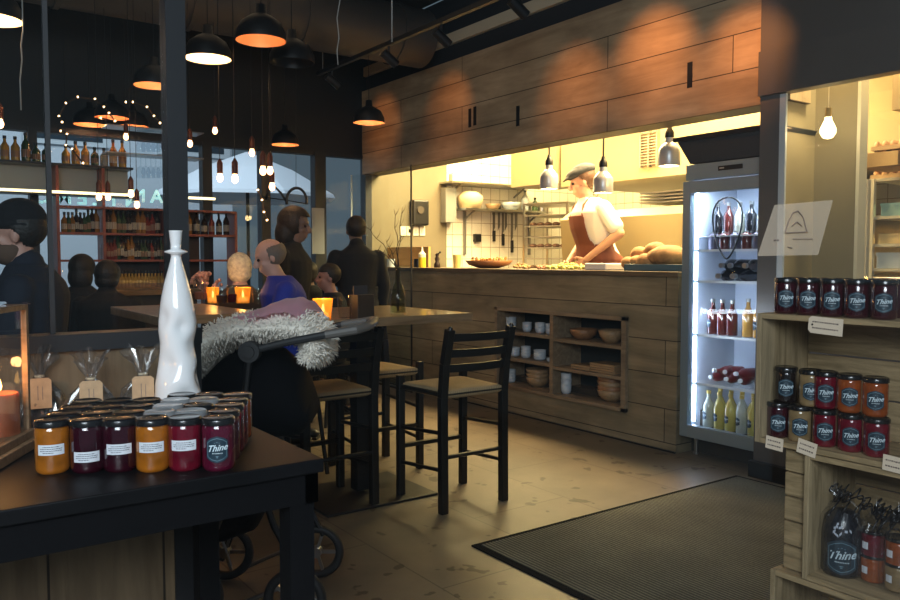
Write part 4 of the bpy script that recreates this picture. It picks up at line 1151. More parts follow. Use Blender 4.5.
for k, (px, D, lb, seed, hgt) in enumerate(((41, 2.06, 'cellophane gift bag with kraft tag beside the lantern', 1, 1.0), (92, 2.02, 'cellophane gift bag with kraft tag, topped by a spread crinkled fan, middle of the three', 5, 0.95), (144, 2.10, 'cellophane gift bag with kraft tag right beside the white vase', 9, 0.97))):
    q = at_d(px, 430, D); fz = faceto(q)
    t = thing('gift_bag', lb, 'gift bag', (q.x, q.y, DZ), 0, 'cellophane gift bags behind the jars'); t.scale = (0.88, 0.88, 0.84)
    b = B(); lathe(b, [(0, 0), (0.050, 0), (0.056, 0.01), (0.054, 0.045), (0.040, 0.075), (0, 0.08)], 24); obj('contents', b, pm('dark_sweets', (0.018, 0.014, 0.02), 0.4, bump=0.8, nscale=60), t, smooth=True)
    cello(t, [(0.062, 0.002), (0.068, 0.04), (0.066, 0.075), (0.050, 0.105), (0.024, 0.135), (0.011, 0.150), (0.013, 0.160), (0.024, 0.185), (0.040, 0.215), (0.050, 0.235 * hgt)], seed=seed)
    b = B(); lathe(b, [(0.012, 0.146), (0.0145, 0.150), (0.012, 0.154)], 14); obj('tie', b, pm('twine', (0.5, 0.42, 0.3), 0.8), t)
    dv = Vector((math.cos(fz), math.sin(fz), 0))
    kraft_tag(t, tuple(dv * 0.074 + Vector((0, 0, 0.108))), fz)
# ================================================================== PUSHCHAIR
PD = 3.05
org = at_d(262, 300, PD); org.z = 0
S = 790 / PD
rzp = math.atan2(RT.y, RT.x)       # local +X runs to the right as seen, +Y away from the street
t = thing('pushchair', 'black pushchair parked between the display table and the bar stools', 'pushchair', (org.x, org.y, 0), rzp)
def uz(x, y): return ((x - 262) / S, (EYE - (y - 259) / S))
M_pram = pm('black_pram_cloth', (0.003, 0.003, 0.004), 0.9, spec=0.1, bump=0.2, nscale=12)
M_hb = pm('black_foam_grip', (0.02, 0.021, 0.023), 0.6)
def U(x, y, v=0.0): a, z = uz(x, y); return Vector((a, v, z))
# handle bar: two side arms meeting a cross grip
b = B(); tube(b, [U(262, 345, -0.22), U(300, 336, -0.22), U(336, 329, -0.22)], 0.014, 10); tube(b, [U(262, 345, 0.22), U(300, 336, 0.22), U(336, 329, 0.22)], 0.014, 10); obj('handle_arm', b, M_hb, t, smooth=True)
b = B(); tube(b, [U(334, 329.5, -0.22), U(362, 325, -0.21), U(371, 323, -0.16), U(374, 322, 0), U(371, 323, 0.16), U(362, 325, 0.21), U(334, 329.5, 0.22)], 0.017, 10); obj('handle_grip', b, pm('grey_leather_grip', (0.12, 0.11, 0.10), 0.55), t, smooth=True)
for sd in (-1, 1):
    b = B(); cyl(b, U(264, 345, sd * 0.20), U(264, 345, sd * 0.245), 0.038, seg=24); cyl(b, U(264, 345, sd * 0.245), U(264, 345, sd * 0.255), 0.022, seg=20); obj('hinge', b, M_hb, t, smooth=True)
# seat shell
b = B(); rs = []
prof = [(U(196, 392), 0.02, 0.16), (U(205, 402), 0.10, 0.20), (U(225, 400), 0.17, 0.21), (U(255, 392), 0.20, 0.215), (U(282, 392), 0.17, 0.21), (U(302, 400), 0.13, 0.20), (U(312, 410), 0.04, 0.16)]
for i, (c, hh, wv) in enumerate(prof):
    rs.append([b.verts.new(c + Vector((0, wv * math.cos(2 * PI * k / 20), hh * math.sin(2 * PI * k / 20)))) for k in range(20)])
for a_, c_ in zip(rs, rs[1:]):
    for i in range(20): b.faces.new((a_[i], a_[(i + 1) % 20], c_[(i + 1) % 20], c_[i]))
b.faces.new(rs[0]); b.faces.new(rs[-1][::-1])
obj('seat_shell', b, M_pram, t, smooth='all')
b = B(); rs = []
prof = [(U(183, 505), 0.02, 0.14), (U(195, 510), 0.075, 0.17), (U(225, 515), 0.10, 0.19), (U(255, 510), 0.075, 0.17), (U(265, 500), 0.03, 0.14)]
for i, (c, hh, wv) in enumerate(prof):
    rs.append([b.verts.new(c + Vector((0, wv * math.cos(2 * PI * k / 16), hh * math.sin(2 * PI * k / 16)))) for k in range(16)])
for a_, c_ in zip(rs, rs[1:]):
    for i in range(16): b.faces.new((a_[i], a_[(i + 1) % 16], c_[(i + 1) % 16], c_[i]))
b.faces.new(rs[0]); b.faces.new(rs[-1][::-1])
obj('basket', b, M_pram, t, smooth='all')
M_alu = pm('grey_aluminium', (0.35, 0.35, 0.34), 0.3, metal=1.0)
for sd in (-1, 1):
    b = B(); y = sd * 0.23; tube(b, [U(264, 345, y), U(255, 420, y), U(285, 510, y), U(312, 560, y)], 0.013, 8); tube(b, [U(255, 420, y), U(235, 500, y), U(200, 588, y)], 0.012, 8)
    obj('frame_tube', b, M_black, t, smooth=True)
    b = B(); tube(b, [U(222, 598, y), U(285, 570, y), U(300, 566, y)], 0.009, 8); tube(b, [U(190, 515, y * 0.8), U(214, 590, y * 0.8)], 0.006, 8); obj('cross_brace', b, M_alu, t, smooth=True)
def wheel(cx, y, r):
    b = B(); N = 32; M_ = 10; rg = []
    for i in range(N):
        a = 2 * PI * i / N; rg.append([b.verts.new((cx + (r - 0.018 + 0.018 * math.cos(2 * PI * k / M_)) * math.cos(a), y + 0.02 * math.sin(2 * PI * k / M_), r + (r - 0.018 + 0.018 * math.cos(2 * PI * k / M_)) * math.sin(a))) for k in range(M_)])
    for i in range(N):
        for k in range(M_): b.faces.new((rg[i][k], rg[(i + 1) % N][k], rg[(i + 1) % N][(k + 1) % M_], rg[i][(k + 1) % M_]))
    o = obj('wheel', b, pm('tyre_rubber', (0.012, 0.012, 0.013), 0.6), t, smooth='all')
    b = B(); cyl(b, (cx, y - 0.022, r), (cx, y + 0.022, r), 0.022, seg=14)
    for i in range(5):
        a = 2 * PI * i / 5; beam(b, (cx, y, r), (cx + (r - 0.02) * math.cos(a), y, r + (r - 0.02) * math.sin(a)), 0.012, 0.014)
    obj('hub', b, M_alu, o)
for sd in (-1, 1): wheel(uz(304, 562)[0], sd * 0.235, 0.115); wheel(uz(205, 590)[0], sd * 0.22, 0.12)

# ---- fleece draped over the seat
fl = thing('sheepskin_fleece', 'creamy white long-haired sheepskin draped over the pushchair', 'sheepskin', (org.x, org.y, 0), rzp)
path = [U(186, 400), U(196, 374), U(205, 352), U(222, 336), U(245, 327), U(268, 325), U(290, 323), U(308, 326), U(318, 335), U(320, 348), U(312, 356)]
thick = [0.03, 0.04, 0.05, 0.05, 0.045, 0.045, 0.05, 0.05, 0.05, 0.045, 0.035]
b = B(); rs = []
for i, (c, th) in enumerate(zip(path, thick)):
    dv = (path[min(i + 1, 10)] - path[max(i - 1, 0)]).normalized(); nn = Vector((-dv.z, 0, dv.x))
    rs.append([b.verts.new(c + nn * th * math.sin(2 * PI * k / 24) + Vector((0, 0.20 * math.cos(2 * PI * k / 24), 0))) for k in range(24)])
for a_, c_ in zip(rs, rs[1:]):
    for i in range(24): b.faces.new((a_[i], a_[(i + 1) % 24], c_[(i + 1) % 24], c_[i]))
b.faces.new(rs[0]); b.faces.new(rs[-1][::-1])
bmesh.ops.recalc_face_normals(b, faces=b.faces)
bmesh.ops.subdivide_edges(b, edges=b.edges[:], cuts=2, use_grid_fill=True, smooth=0.3)
for v in b.verts: v.co += v.normal * 0.012 * mnoise.noise(v.co * 14)
b.normal_update()
fs = [(f.calc_center_median(), f.normal.copy()) for f in b.faces]
rnd = random.Random(4)
M_fur = pm('cream_wool', (0.90, 0.84, 0.74), 0.85, sheen=0.3)
# tufts with their own thickness
for c, nrm in fs:
    for q in range(3):
        p = c + Vector((rnd.uniform(-1, 1), rnd.uniform(-1, 1), rnd.uniform(-1, 1))) * 0.012
        dv = (nrm + Vector((rnd.uniform(-.5, .5), rnd.uniform(-.5, .5), rnd.uniform(-.7, .3)))).normalized()
        ln = rnd.uniform(0.010, 0.024); x, y = frame_of(dv); r_ = rnd.uniform(0.0022, 0.0040)
        tip = p + dv * ln + Vector((0, 0, -0.006)); mid = p + dv * ln * 0.55
        bs = [b.verts.new(p + (x * math.cos(k * 2.094) + y * math.sin(k * 2.094)) * r_) for k in range(3)]; ms = [b.verts.new(mid + (x * math.cos(k * 2.094) + y * math.sin(k * 2.094)) * r_ * 0.7) for k in range(3)]
        tv = b.verts.new(tip)
        for k in range(3):
            j = (k + 1) % 3; b.faces.new((bs[k], bs[j], ms[j], ms[k])); b.faces.new((ms[k], ms[j], tv))
obj('wool', b, M_fur, fl, smooth='all')
# ---- pink blanket
b = B(); N1, N2 = 26, 10; g = []
pth = [U(229, 324), U(236, 315), U(255, 310), U(272, 304), U(286, 299), U(302, 298), U(311, 302), U(313, 310)]
for i in range(N1):
    f_ = i / (N1 - 1) * (len(pth) - 1); k = min(int(f_), len(pth) - 2); c = pth[k].lerp(pth[k + 1], f_ - k); row = []
    for j in range(N2):
        v_ = -1 + 2 * j / (N2 - 1)
        row.append(b.verts.new(c + Vector((0.02 * v_, 0.17 * v_, -0.045 * v_ * v_ + 0.010 * mnoise.noise(Vector((i * 0.5, j * 0.7, 1)))))))
    g.append(row)
for i in range(N1 - 1):
    for j in range(N2 - 1): b.faces.new((g[i][j], g[i + 1][j], g[i + 1][j + 1], g[i][j + 1]))
bmesh.ops.solidify(b, geom=b.faces[:], thickness=0.03)
o = obj('pink_blanket', b, pm('pale_pink_blanket', (0.85, 0.50, 0.60), 0.9, bump=0.3, nscale=25, sheen=0.3), smooth='all', loc=(org.x, org.y, 0), rot=(0, 0, rzp)); tag(o, 'folded pale pink baby blanket lying on the sheepskin', 'blanket')
# ================================================================== CRATES WITH JARS (right foreground)
M_cr = wood('weathered_crate', (0.20, 0.14, 0.065), (0.50, 0.36, 0.19), 'X', 9, 4.0, 0.75, bump=0.4)
M_crv = wood('weathered_crate_upright', (0.22, 0.16, 0.08), (0.52, 0.39, 0.22), 'Z', 9, 4.0, 0.75, bump=0.4)
YF = 2.15; DPT = 0.27
def crate(label, x0, x1, z0, z1, y0=YF, dpt=DPT, th=0.016, front_plank=None):
    t = thing('wooden_crate', label, 'crate', ((x0 + x1) / 2, y0, z0), 0, 'weathered wooden crates')
    hx = (x1 - x0) / 2; H = z1 - z0
    for s_ in (-1, 1):
        b = B(); xx = s_ * hx
        box(b, (min(xx, xx - s_ * th), 0, 0), (max(xx, xx - s_ * th), dpt, H)); obj('side_panel', b, M_crv, t, bevel=0.002)
    b = B(); box(b, (-hx + th, 0, 0), (hx - th, dpt, th)); obj('bottom_board', b, M_cr, t, bevel=0.002)
    b = B(); box(b, (-hx + th, 0, H - th), (hx - th, dpt, H)); obj('top_board', b, M_cr, t, bevel=0.002)
    n_ = 3
    for k in range(n_):
        b = B(); a = (H - 2 * th) / n_; box(b, (-hx + th, dpt - 0.012, th + a * k + 0.003), (hx - th, dpt, th + a * (k + 1) - 0.003)); obj('back_slat', b, M_cr, t, bevel=0.002)
    return t
ctl = at_y(757, 313, YF); cbl = at_y(757, 441, YF)
x0 = ctl.x; zt = ctl.z; zb = cbl.z - 0.003
crate('weathered crate holding two tiers of jam jars, with more jars standing on top', x0, x0 + 0.62, zb, zt)
cl = at_y(804, 470, YF); cbz = at_y(812, 582, YF).z
crate('weathered crate holding the cellophane gift packs, below the jar crate', cl.x, x0 + 0.62, cbz, zb - 0.003)
crate('lowest weathered crate of the stack, mostly below the picture edge', cl.x - 0.10, x0 + 0.62, 0.012, cbz - 0.003)
# narrow boarded end crate left of the gift-pack crate
e0 = at_y(783, 470, YF + 0.02)
t = thing('boarded_crate', 'narrow planked crate end standing left of the gift-pack crate', 'crate', ((e0.x + cl.x) / 2 - 0.002, YF + 0.03, cbz))
hx = (cl.x - e0.x) / 2 - 0.002
for k in range(5):
    Hh = (zb - 0.003 - cbz) / 5
    b = B(); box(b, (-hx, 0, k * Hh + 0.002), (hx, 0.22, (k + 1) * Hh - 0.002)); obj('plank', b, M_cr, t, bevel=0.004)

GK = 'jam jars in and on the crates'
zt2 = zt
tops = [(786, 'wine'), (808, 'wine'), (832, 'wine'), (857, 'wine'), (884, 'wine')]
tn = ['leftmost on top of the crate', 'second on top of the crate', 'third on top of the crate, above the hanging tag', 'fourth on top of the crate', 'rightmost on top of the crate, catching pale light']
for (px, kd), nm in zip(tops, tn):
    q = at_y(px, 300, YF + 0.055)
    jar('dark Thine jam jar, ' + nm, (q.x, q.y, zt2), kd, 'badge', faceto(q, -0.02), group=GK)
for k, px in enumerate((793, 817, 841, 868, 893)):
    q = at_y(px, 300, YF + 0.135)
    jar('dark jam jar %s in the back line on top of the crate' % ordn[k], (q.x, q.y, zt2), 'wine', None, faceto(q), group=GK)
zi = zb + 0.016
low = [(778, 'wine', 'dark'), (800, 'beige', 'sand-coloured'), (825, 'red', 'red'), (851, 'red', 'deep red'), (877, 'red', 'ruby red')]
upp = [(786, 'black', 'blackish'), (811, 'beige', 'sand-coloured'), (826, 'red', 'red'), (850, 'orange', 'orange'), (876, 'orange', 'bright orange')]
ln = ['at the left', 'above the second price card', 'in the middle', 'fourth along', 'at the right']
for k, (px, kd, nm) in enumerate(low):
    q = at_y(px, 420, YF + 0.06)
    jar('%s Thine jam jar, lower tier of the crate, %s' % (nm, ln[k]), (q.x, q.y, zi), kd, 'badge', faceto(q, 0.0), group=GK)
for k, (px, kd, nm) in enumerate(upp):
    q = at_y(px, 380, YF + 0.075)
    jar('%s Thine jam jar, upper tier of the crate, %s' % (nm, ln[k].replace('above the second price card', 'second along')), (q.x, q.y, zi + 0.108), kd, 'badge', faceto(q, 0.0), group=GK)
# price cards and the hanging tag
M_card = pm('cream_card', (0.80, 0.66, 0.50), 0.8)
def card(name, label, px, py, w_, h_, tilt, z_off=-0.012, sharp=False, ry=YF - 0.004):
    q = at_y(px, py, ry)
    b = B()
    if sharp: poly = [(-w_ / 2, -h_ / 2), (w_ / 2, -h_ / 2), (w_ / 2, h_ / 2), (-w_ / 2, h_ / 2)]
    else: poly = [(-w_ / 2 + 0.008, -h_ / 2), (w_ / 2, -h_ / 2), (w_ / 2, h_ / 2), (-w_ / 2 + 0.008, h_ / 2), (-w_ / 2, h_ / 2 - 0.008), (-w_ / 2, -h_ / 2 + 0.008)]
    Mr = Matrix.Rotation(PI / 2, 4, 'X') @ Matrix.Rotation(tilt, 4, 'Z')
    prism(b, poly, 0, 0.0015, Mr)
    o = obj(name, b, M_card, loc=(q.x, q.y, q.z)); tag(o, label, 'price tag' if sharp else 'tag', 'cards on the crates')
    b = B(); rnd = random.Random(px)
    for k in range(2):
        y = h_ * (0.18 - 0.36 * k); x = -w_ * 0.38
        while x < w_ * 0.36:
            l = rnd.uniform(0.002, 0.006); vs = [b.verts.new(Mr @ Vector(c_)) for c_ in ((x, y - 0.002, 0.0019), (x + l, y - 0.002, 0.0019), (x + l, y + 0.002, 0.0019), (x, y + 0.002, 0.0019))]; b.faces.new(vs); x += l + 0.0016
    obj('handwriting', b, pm('pencil', (0.14, 0.10, 0.09), 0.8), o)
    if not sharp:
        b = B(); cyl(b, Mr @ Vector((-w_ / 2 + 0.012, 0, 0.0012)), Mr @ Vector((-w_ / 2 + 0.012, 0, 0.0022)), 0.003, seg=10); obj('eyelet', b, M_black, o)
    return o
card('kraft_tag', 'blank-ended cream luggage tag hanging on the top edge of the jar crate', 825.5, 326, 0.100, 0.048, -0.05)
card('price_card', 'small cream price card at the lower left corner of the jar crate', 774.5, 443.5, 0.056, 0.038, -0.06, sharp=True)
card('price_card', 'cream price card tilted on the front edge under the sand-coloured jar', 807, 448, 0.058, 0.042, -0.16, sharp=True)
card('price_card', 'cream price card at the right picture edge under the ruby jar', 895, 464.5, 0.062, 0.042, -0.05, sharp=True)
# gift packs in the lower crate
zf = cbz + 0.016
M_ribbon = pm('black_ribbon', (0.008, 0.008, 0.010), 0.3)
def curls(t, z, seed, n=7, rad=0.05):
    b = B(); rnd = random.Random(seed)
    for k in range(n):
        a0 = rnd.uniform(0, 2 * PI); pts = []; L_ = rnd.uniform(0.05, 0.09); tw = rnd.uniform(5, 9)
        for i in range(26):
            f_ = i / 25; rr = 0.010 + L_ * f_
            pts.append((rr * math.cos(a0) + 0.012 * math.cos(tw * f_ * 2) * f_ ** 0.5, rr * math.sin(a0) * 0.7 + 0.012 * math.sin(tw * f_ * 2) * f_ ** 0.5, z + 0.03 * math.sin(f_ * 3.0) + 0.012 * math.sin(tw * f_ * 2) - 0.02 * f_ ** 2))
        tube(b, pts, 0.0024, 5)
    obj('curled_ribbon', b, M_ribbon, t, smooth='all')
q = at_y(842, 540, YF + 0.10)
t = thing('gift_pack', 'cellophane gift pack with a large black Thine bag and silver pattern', 'gift pack', (q.x, q.y, zf), faceto(q), 'gift packs in the lower crate')
b = B(); lathe(b, [(0, 0), (0.050, 0), (0.056, 0.01), (0.055, 0.12), (0.048, 0.165), (0.03, 0.185), (0, 0.19)], 28, sy=1.0); obj('black_bag', b, pm('black_bag_foil', (0.010, 0.012, 0.018), 0.25, bump=0.5, nscale=25), t, smooth='all')
add_badge(t, s=0.042, rr=0.0562, z=0.062, rz=0.0)
b = B()
rnd = random.Random(8)
for k in range(9):
    x_ = -0.026 + rnd.uniform(0, 0.05); y_ = rnd.uniform(0.122, 0.158); l_ = rnd.uniform(0.008, 0.02); s_ = rnd.uniform(-1.2, 1.2)
    cyl_patch(b, 1, x_, x_ + l_ * 0.6, lambda u: y_ + s_ * (u - x_) + 0.0035, lambda u: y_ + s_ * (u - x_) - 0.0035, 2)
on_cyl(b, 0.0568); obj('silver_print', b, pm('silver_print', (0.5, 0.54, 0.62), 0.4), t)
cello(t, [(0.064, 0.002), (0.068, 0.08), (0.064, 0.15), (0.045, 0.19), (0.014, 0.215), (0.016, 0.225), (0.035, 0.25)], seed=3, amp=0.10, mat=M_cello2)
curls(t, 0.215, 5, 8)
for px, kd2, lb, sd, yy in ((874, ('orange', 'red'), 'cellophane gift pack of two stacked jars, orange below red, beside the black bag', 11, 0.11), (899, ('beige', 'orange'), 'cellophane gift pack at the right picture edge in the lower crate', 17, 0.10)):
    q = at_y(px, 540, YF + yy)
    t = thing('gift_pack', lb, 'gift pack', (q.x, q.y, zf), faceto(q), 'gift packs in the lower crate')
    for z, kk in zip((0.004, 0.074), kd2):
        o = put('small_jar', mesh_of('jar_body', f_body, JAM[kk]), t, z=z); o.scale = (1, 1, 0.72)
        l_ = put('small_lid', mesh_of('jar_lid', f_lid, M_lid), t, z=z); l_.scale = (1.0, 1.0, 0.72)
        a = put('small_label', mesh_of('slabel', f_label(0.020, 0.020), M_paper), t, rz=-0.75, z=z + 0.034)
    cello(t, [(0.044, 0.002), (0.050, 0.08), (0.046, 0.145), (0.030, 0.175), (0.012, 0.19), (0.014, 0.20), (0.030, 0.225)], seed=sd, amp=0.12, mat=M_cello2)
    curls(t, 0.192, sd, 10)

# reflection of a paper card in the front glass, built as a see-through sheet
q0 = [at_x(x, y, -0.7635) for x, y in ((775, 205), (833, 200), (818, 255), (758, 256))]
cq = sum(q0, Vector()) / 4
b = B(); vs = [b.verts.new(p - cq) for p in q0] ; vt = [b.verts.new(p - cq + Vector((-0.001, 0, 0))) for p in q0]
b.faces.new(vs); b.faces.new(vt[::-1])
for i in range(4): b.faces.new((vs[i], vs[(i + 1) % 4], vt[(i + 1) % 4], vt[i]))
M_reflcard = pm('frosted_film', (0.78, 0.66, 0.50), 0.7, alpha=0.24)
o = obj('window_film', b, M_reflcard, loc=cq); tag(o, 'pale see-through slanted poster with a line drawing on the window near the post', 'poster')
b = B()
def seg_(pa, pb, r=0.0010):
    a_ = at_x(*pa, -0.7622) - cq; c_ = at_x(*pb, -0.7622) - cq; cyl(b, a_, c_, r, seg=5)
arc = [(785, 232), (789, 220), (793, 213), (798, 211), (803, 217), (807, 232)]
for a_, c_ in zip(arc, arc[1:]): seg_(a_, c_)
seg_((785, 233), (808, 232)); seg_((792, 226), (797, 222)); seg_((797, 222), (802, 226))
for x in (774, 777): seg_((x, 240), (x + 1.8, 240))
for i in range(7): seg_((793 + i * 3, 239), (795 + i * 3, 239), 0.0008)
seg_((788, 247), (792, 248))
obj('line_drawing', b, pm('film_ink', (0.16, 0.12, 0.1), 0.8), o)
# ================================================================== NICHE CONTENTS
M_cer = pm('white_ceramic', (0.50, 0.56, 0.62), 0.25, coat=0.3)
M_bowlw = wood('turned_bowl_wood', (0.17, 0.075, 0.03), (0.34, 0.17, 0.075), 'X', 6, 6, 0.45)
M_bowlw2 = wood('pale_bowl_wood', (0.22, 0.13, 0.06), (0.38, 0.25, 0.13), 'X', 6, 6, 0.45)
NZ = [nz0 + 0.03, nz0 + 0.245 + 0.025, nz0 + 0.475 + 0.025]          # left boards
NZR = [nz0 + 0.03, nz0 + 0.245 + 0.01, nz0 + 0.475 + 0.01]
def bowl(name, label, loc, r, h, mat, group=None, foot=0.5, cat='bowl', th=0.006):
    b = B(); lathe(b, [(0, 0), (r * foot, 0), (r * 0.85, h * 0.45), (r, h), (r - th, h), (r * 0.82, h * 0.5), (r * foot * 0.8, th * 1.5), (0, th * 1.5)], 28)
    o = obj(name, b, mat, smooth='all', loc=loc); return tag(o, label, cat, group)
def cup(label, loc, r, h, group):
    t = thing('ceramic_cup', label, 'cup', loc, 0, group)
    b = B(); lathe(b, [(0, 0), (r * 0.7, 0), (r * 0.92, h * 0.3), (r, h), (r - 0.004, h), (r * 0.86, h * 0.3), (0, 0.006)], 20); obj('cup_body', b, M_cer, t, smooth='all')
    return t
yn = YC + 0.10
GC = 'stacked white crockery in the niche'
names = {0: 'bottom', 1: 'middle', 2: 'top'}
cupspots = [(2, 511, 0.048, 0.07, 2), (2, 527, 0.042, 0.05, 2), (2, 540, 0.045, 0.055, 2), (2, 550, 0.042, 0.055, 2), (1, 515, 0.045, 0.035, 3), (1, 526, 0.045, 0.045, 3), (1, 540, 0.055, 0.03, 4), (0, 511, 0.045, 0.04, 4), (1, 550, 0.03, 0.03, 1)]
for sh, px, r, h, n_ in cupspots:
    q = at_y(px, 340, yn)
    z = NZ[sh]
    for k in range(n_):
        cup('white cup on the %s left niche shelf, %s pile, %s' % (names[sh], 'left' if px < 520 else ('second' if px < 530 else ('third' if px < 545 else 'rightmost')), ('lowest', 'second up', 'third up', 'fourth up')[k]), (q.x, yn, z + k * (h * 0.62)), r, h, GC)
q = at_y(537, 380, yn + 0.02)
for k in range(3): bowl('wooden_bowl', 'nested wooden bowl on the bottom left niche shelf, %s' % ('lowest', 'middle', 'topmost')[k], (q.x, yn + 0.03, NZ[0] + k * 0.035), 0.105, 0.085, M_bowlw2, 'wooden bowls in the niche')
q = at_y(581, 325, yn); bowl('wooden_bowl', 'reddish wooden bowl on the top right niche shelf, left of two', (q.x, yn + 0.03, NZR[2]), 0.115, 0.085, M_bowlw, 'wooden bowls in the niche')
q = at_y(610, 325, yn); bowl('wooden_bowl', 'paler wooden bowl on the top right niche shelf, right of two', (q.x, yn + 0.02, NZR[2]), 0.105, 0.10, M_bowlw2, 'wooden bowls in the niche')
q = at_y(609, 390, yn)
for k in range(4): bowl('wooden_bowl', 'nested wooden bowl in the bottom right niche compartment, %s' % ('lowest', 'second', 'third', 'topmost')[k], (q.x, yn + 0.03, NZR[0] + k * 0.034), 0.115, 0.09, M_bowlw if k % 2 else M_bowlw2, 'wooden bowls in the niche')
q = at_y(568, 385, yn)
for k in range(3): cup('tall stacked white beaker on the bottom right niche shelf, %s' % ('lowest', 'middle', 'topmost')[k], (q.x, yn - 0.02, NZR[0] + k * 0.048), 0.045, 0.075, GC)
for k, (px, w_) in enumerate(((586, 0.20), (608, 0.26))):
    q = at_y(px, 362, yn)
    for j in range(2 if k == 0 else 4):
        b = B(); box(b, (-w_ / 2, -0.09, 0), (w_ / 2, 0.09, 0.016)); 
        o = obj('wooden_board', b, M_bowlw2, loc=(q.x, yn + 0.02, NZR[1] + j * 0.0175), bevel=0.003)
        tag(o, 'wooden serving board in the %s pile of the niche, %s' % ('left' if k == 0 else 'right', ('lowest', 'second up', 'third up', 'topmost')[j]), 'serving board', 'wooden boards in the niche')

# ================================================================== FRIDGE
fx0 = -3.465; fx1 = -2.79; fy0 = YC - 0.01; fy1 = 5.02; fz0 = 0.137; fz1 = 1.985
FC = (fx0 + fx1) / 2; fw = (fx1 - fx0) / 2
M_fr = pm('fridge_steel', (0.27, 0.36, 0.43), 0.35, metal=0.5)
M_frin = pm('fridge_liner', (0.62, 0.68, 0.78), 0.35)
t = thing('display_fridge', 'upright glass-door display fridge with steel frame and lit interior at the counter end', 'fridge', (FC, fy0, 0))
b = B()
box(b, (-fw, 0.06, fz0), (-fw + 0.03, fy1 - fy0, fz1)); box(b, (fw - 0.03, 0.06, fz0), (fw, fy1 - fy0, fz1)); box(b, (-fw, 0.06, fz0), (fw, fy1 - fy0, fz0 + 0.05)); box(b, (-fw, 0.03, 1.88), (fw, fy1 - fy0, fz1))
box(b, (-fw, fy1 - fy0 - 0.03, fz0), (fw, fy1 - fy0, fz1))
obj('cabinet', b, M_fr, t, bevel=0.003)
b = B(); box(b, (-fw + 0.03, fy1 - fy0 - 0.04, fz0 + 0.05), (fw - 0.03, fy1 - fy0 - 0.03, 1.88)); box(b, (-fw + 0.03, 0.07, fz0 + 0.05), (-fw + 0.035, fy1 - fy0 - 0.04, 1.88)); box(b, (fw - 0.035, 0.07, fz0 + 0.05), (fw - 0.03, fy1 - fy0 - 0.04, 1.88))
obj('liner', b, M_frin, t)
d_ = thing('x', 'x', 'x'); bpy.data.objects.remove(d_)
b = B(); fr = 0.062
box(b, (-fw, 0.0, fz0), (-fw + fr, 0.05, 1.87)); box(b, (fw - fr, 0.0, fz0), (fw, 0.05, 1.87)); box(b, (-fw + fr, 0.0, fz0), (fw - fr, 0.05, fz0 + 0.085)); box(b, (-fw + fr, 0.0, 1.79), (fw - fr, 0.05, 1.87))
door = obj('door', b, M_fr, t, bevel=0.003)
b = B(); box(b, (-fw + fr, 0.018, fz0 + 0.085), (fw - fr, 0.024, 1.79)); obj('door_glass', b, M_clear, door)
b = B(); box(b, (-0.08, 0.026, 1.925), (0.10, 0.031, 1.955)); obj('control_display', b, M_black, t)
b = B(); box(b, (-0.07, 0.0245, 1.937), (-0.035, 0.0262, 1.945)); obj('maker_plate', b, M_chrome, t)
b = B(); box(b, (-fw + 0.052, 0.075, fz0 + 0.10), (-fw + 0.066, 0.085, 1.80)); 
obj('light_strip', b, pm('fridge_led', (0.8, 0.85, 1), 0.5, emit=(0.62, 0.74, 1.0), estr=26), t)
for lx in (-fw + 0.05, fw - 0.05):
    for ly in (0.12, fy1 - fy0 - 0.06):
        b = B(); cyl(b, (lx, ly, 0.0), (lx, ly, fz0), 0.014, seg=12); cyl(b, (lx, ly, 0.0), (lx, ly, 0.012), 0.02, seg=12); obj('foot', b, M_chrome, t)
area('fridge_light', (FC, fy0 + 0.10, 1.83), (FC, fy0 + 0.3, 0.2), 0.5, 7, (0.75, 0.85, 1.0), 0.06)
area('fridge_light', (fx0 + 0.075, fy0 + 0.12, 1.0), (FC, fy0 + 0.35, 0.9), 1.5, 5, (0.75, 0.85, 1.0), 0.03)
YS = fy0 + 0.16
shz = [at_y(705, y, fy0 + 0.08).z for y in (250, 281, 335, 384)]
for z in shz:
    b = B(); 
    for k in range(14): cyl(b, (-fw + 0.04 + k * (2 * fw - 0.08) / 13, 0.075, z), (-fw + 0.04 + k * (2 * fw - 0.08) / 13, fy1 - fy0 - 0.05, z), 0.0025, seg=6)
    box(b, (-fw + 0.036, 0.072, z - 0.012), (fw - 0.036, 0.078, z + 0.004)); box(b, (-fw + 0.036, 0.35, z - 0.006), (fw - 0.036, 0.356, z + 0.002))
    obj('wire_shelf', b, pm('white_wire', (0.75, 0.78, 0.82), 0.4), t)
def bottle(name, label, loc, r, h, mat, capm=None, badge_=False, group=None, neck=0.32, lean=None, cat='bottle', liq=None):
    t = thing(name, label, cat, loc, 0, group)
    nb = h * (1 - neck)
    b = B(); lathe(b, [(0, 0), (r * 0.93, 0), (r, r * 0.15), (r, nb * 0.86), (r * 0.72, nb), (r * 0.36, nb + h * neck * 0.35), (r * 0.34, h - 0.012), (0, h - 0.012)], 18); obj('glass_body', b, mat, t, smooth=True)
    b = B(); cyl(b, (0, 0, h - 0.022), (0, 0, h), r * 0.42, seg=12); obj('cap', b, capm or M_black, t)
    if badge_:
        key = 'bb%g' % r
        a = put('badge', mesh_of(key, f_badge(r * 0.62, r + 0.0006), M_badge), t, rz=-PI / 2 - 0.35, z=nb * 0.46)
        put('lettering', mesh_of(key + 'n', f_name(r * 0.60, r + 0.0010), M_white, False), a)
    if lean: t.rotation_euler = lean
    return t
M_yel = pm('lemonade_yellow', (0.62, 0.50, 0.12), 0.1, coat=0.8); M_pale = pm('pale_lemonade', (0.50, 0.52, 0.44), 0.1, coat=0.8)
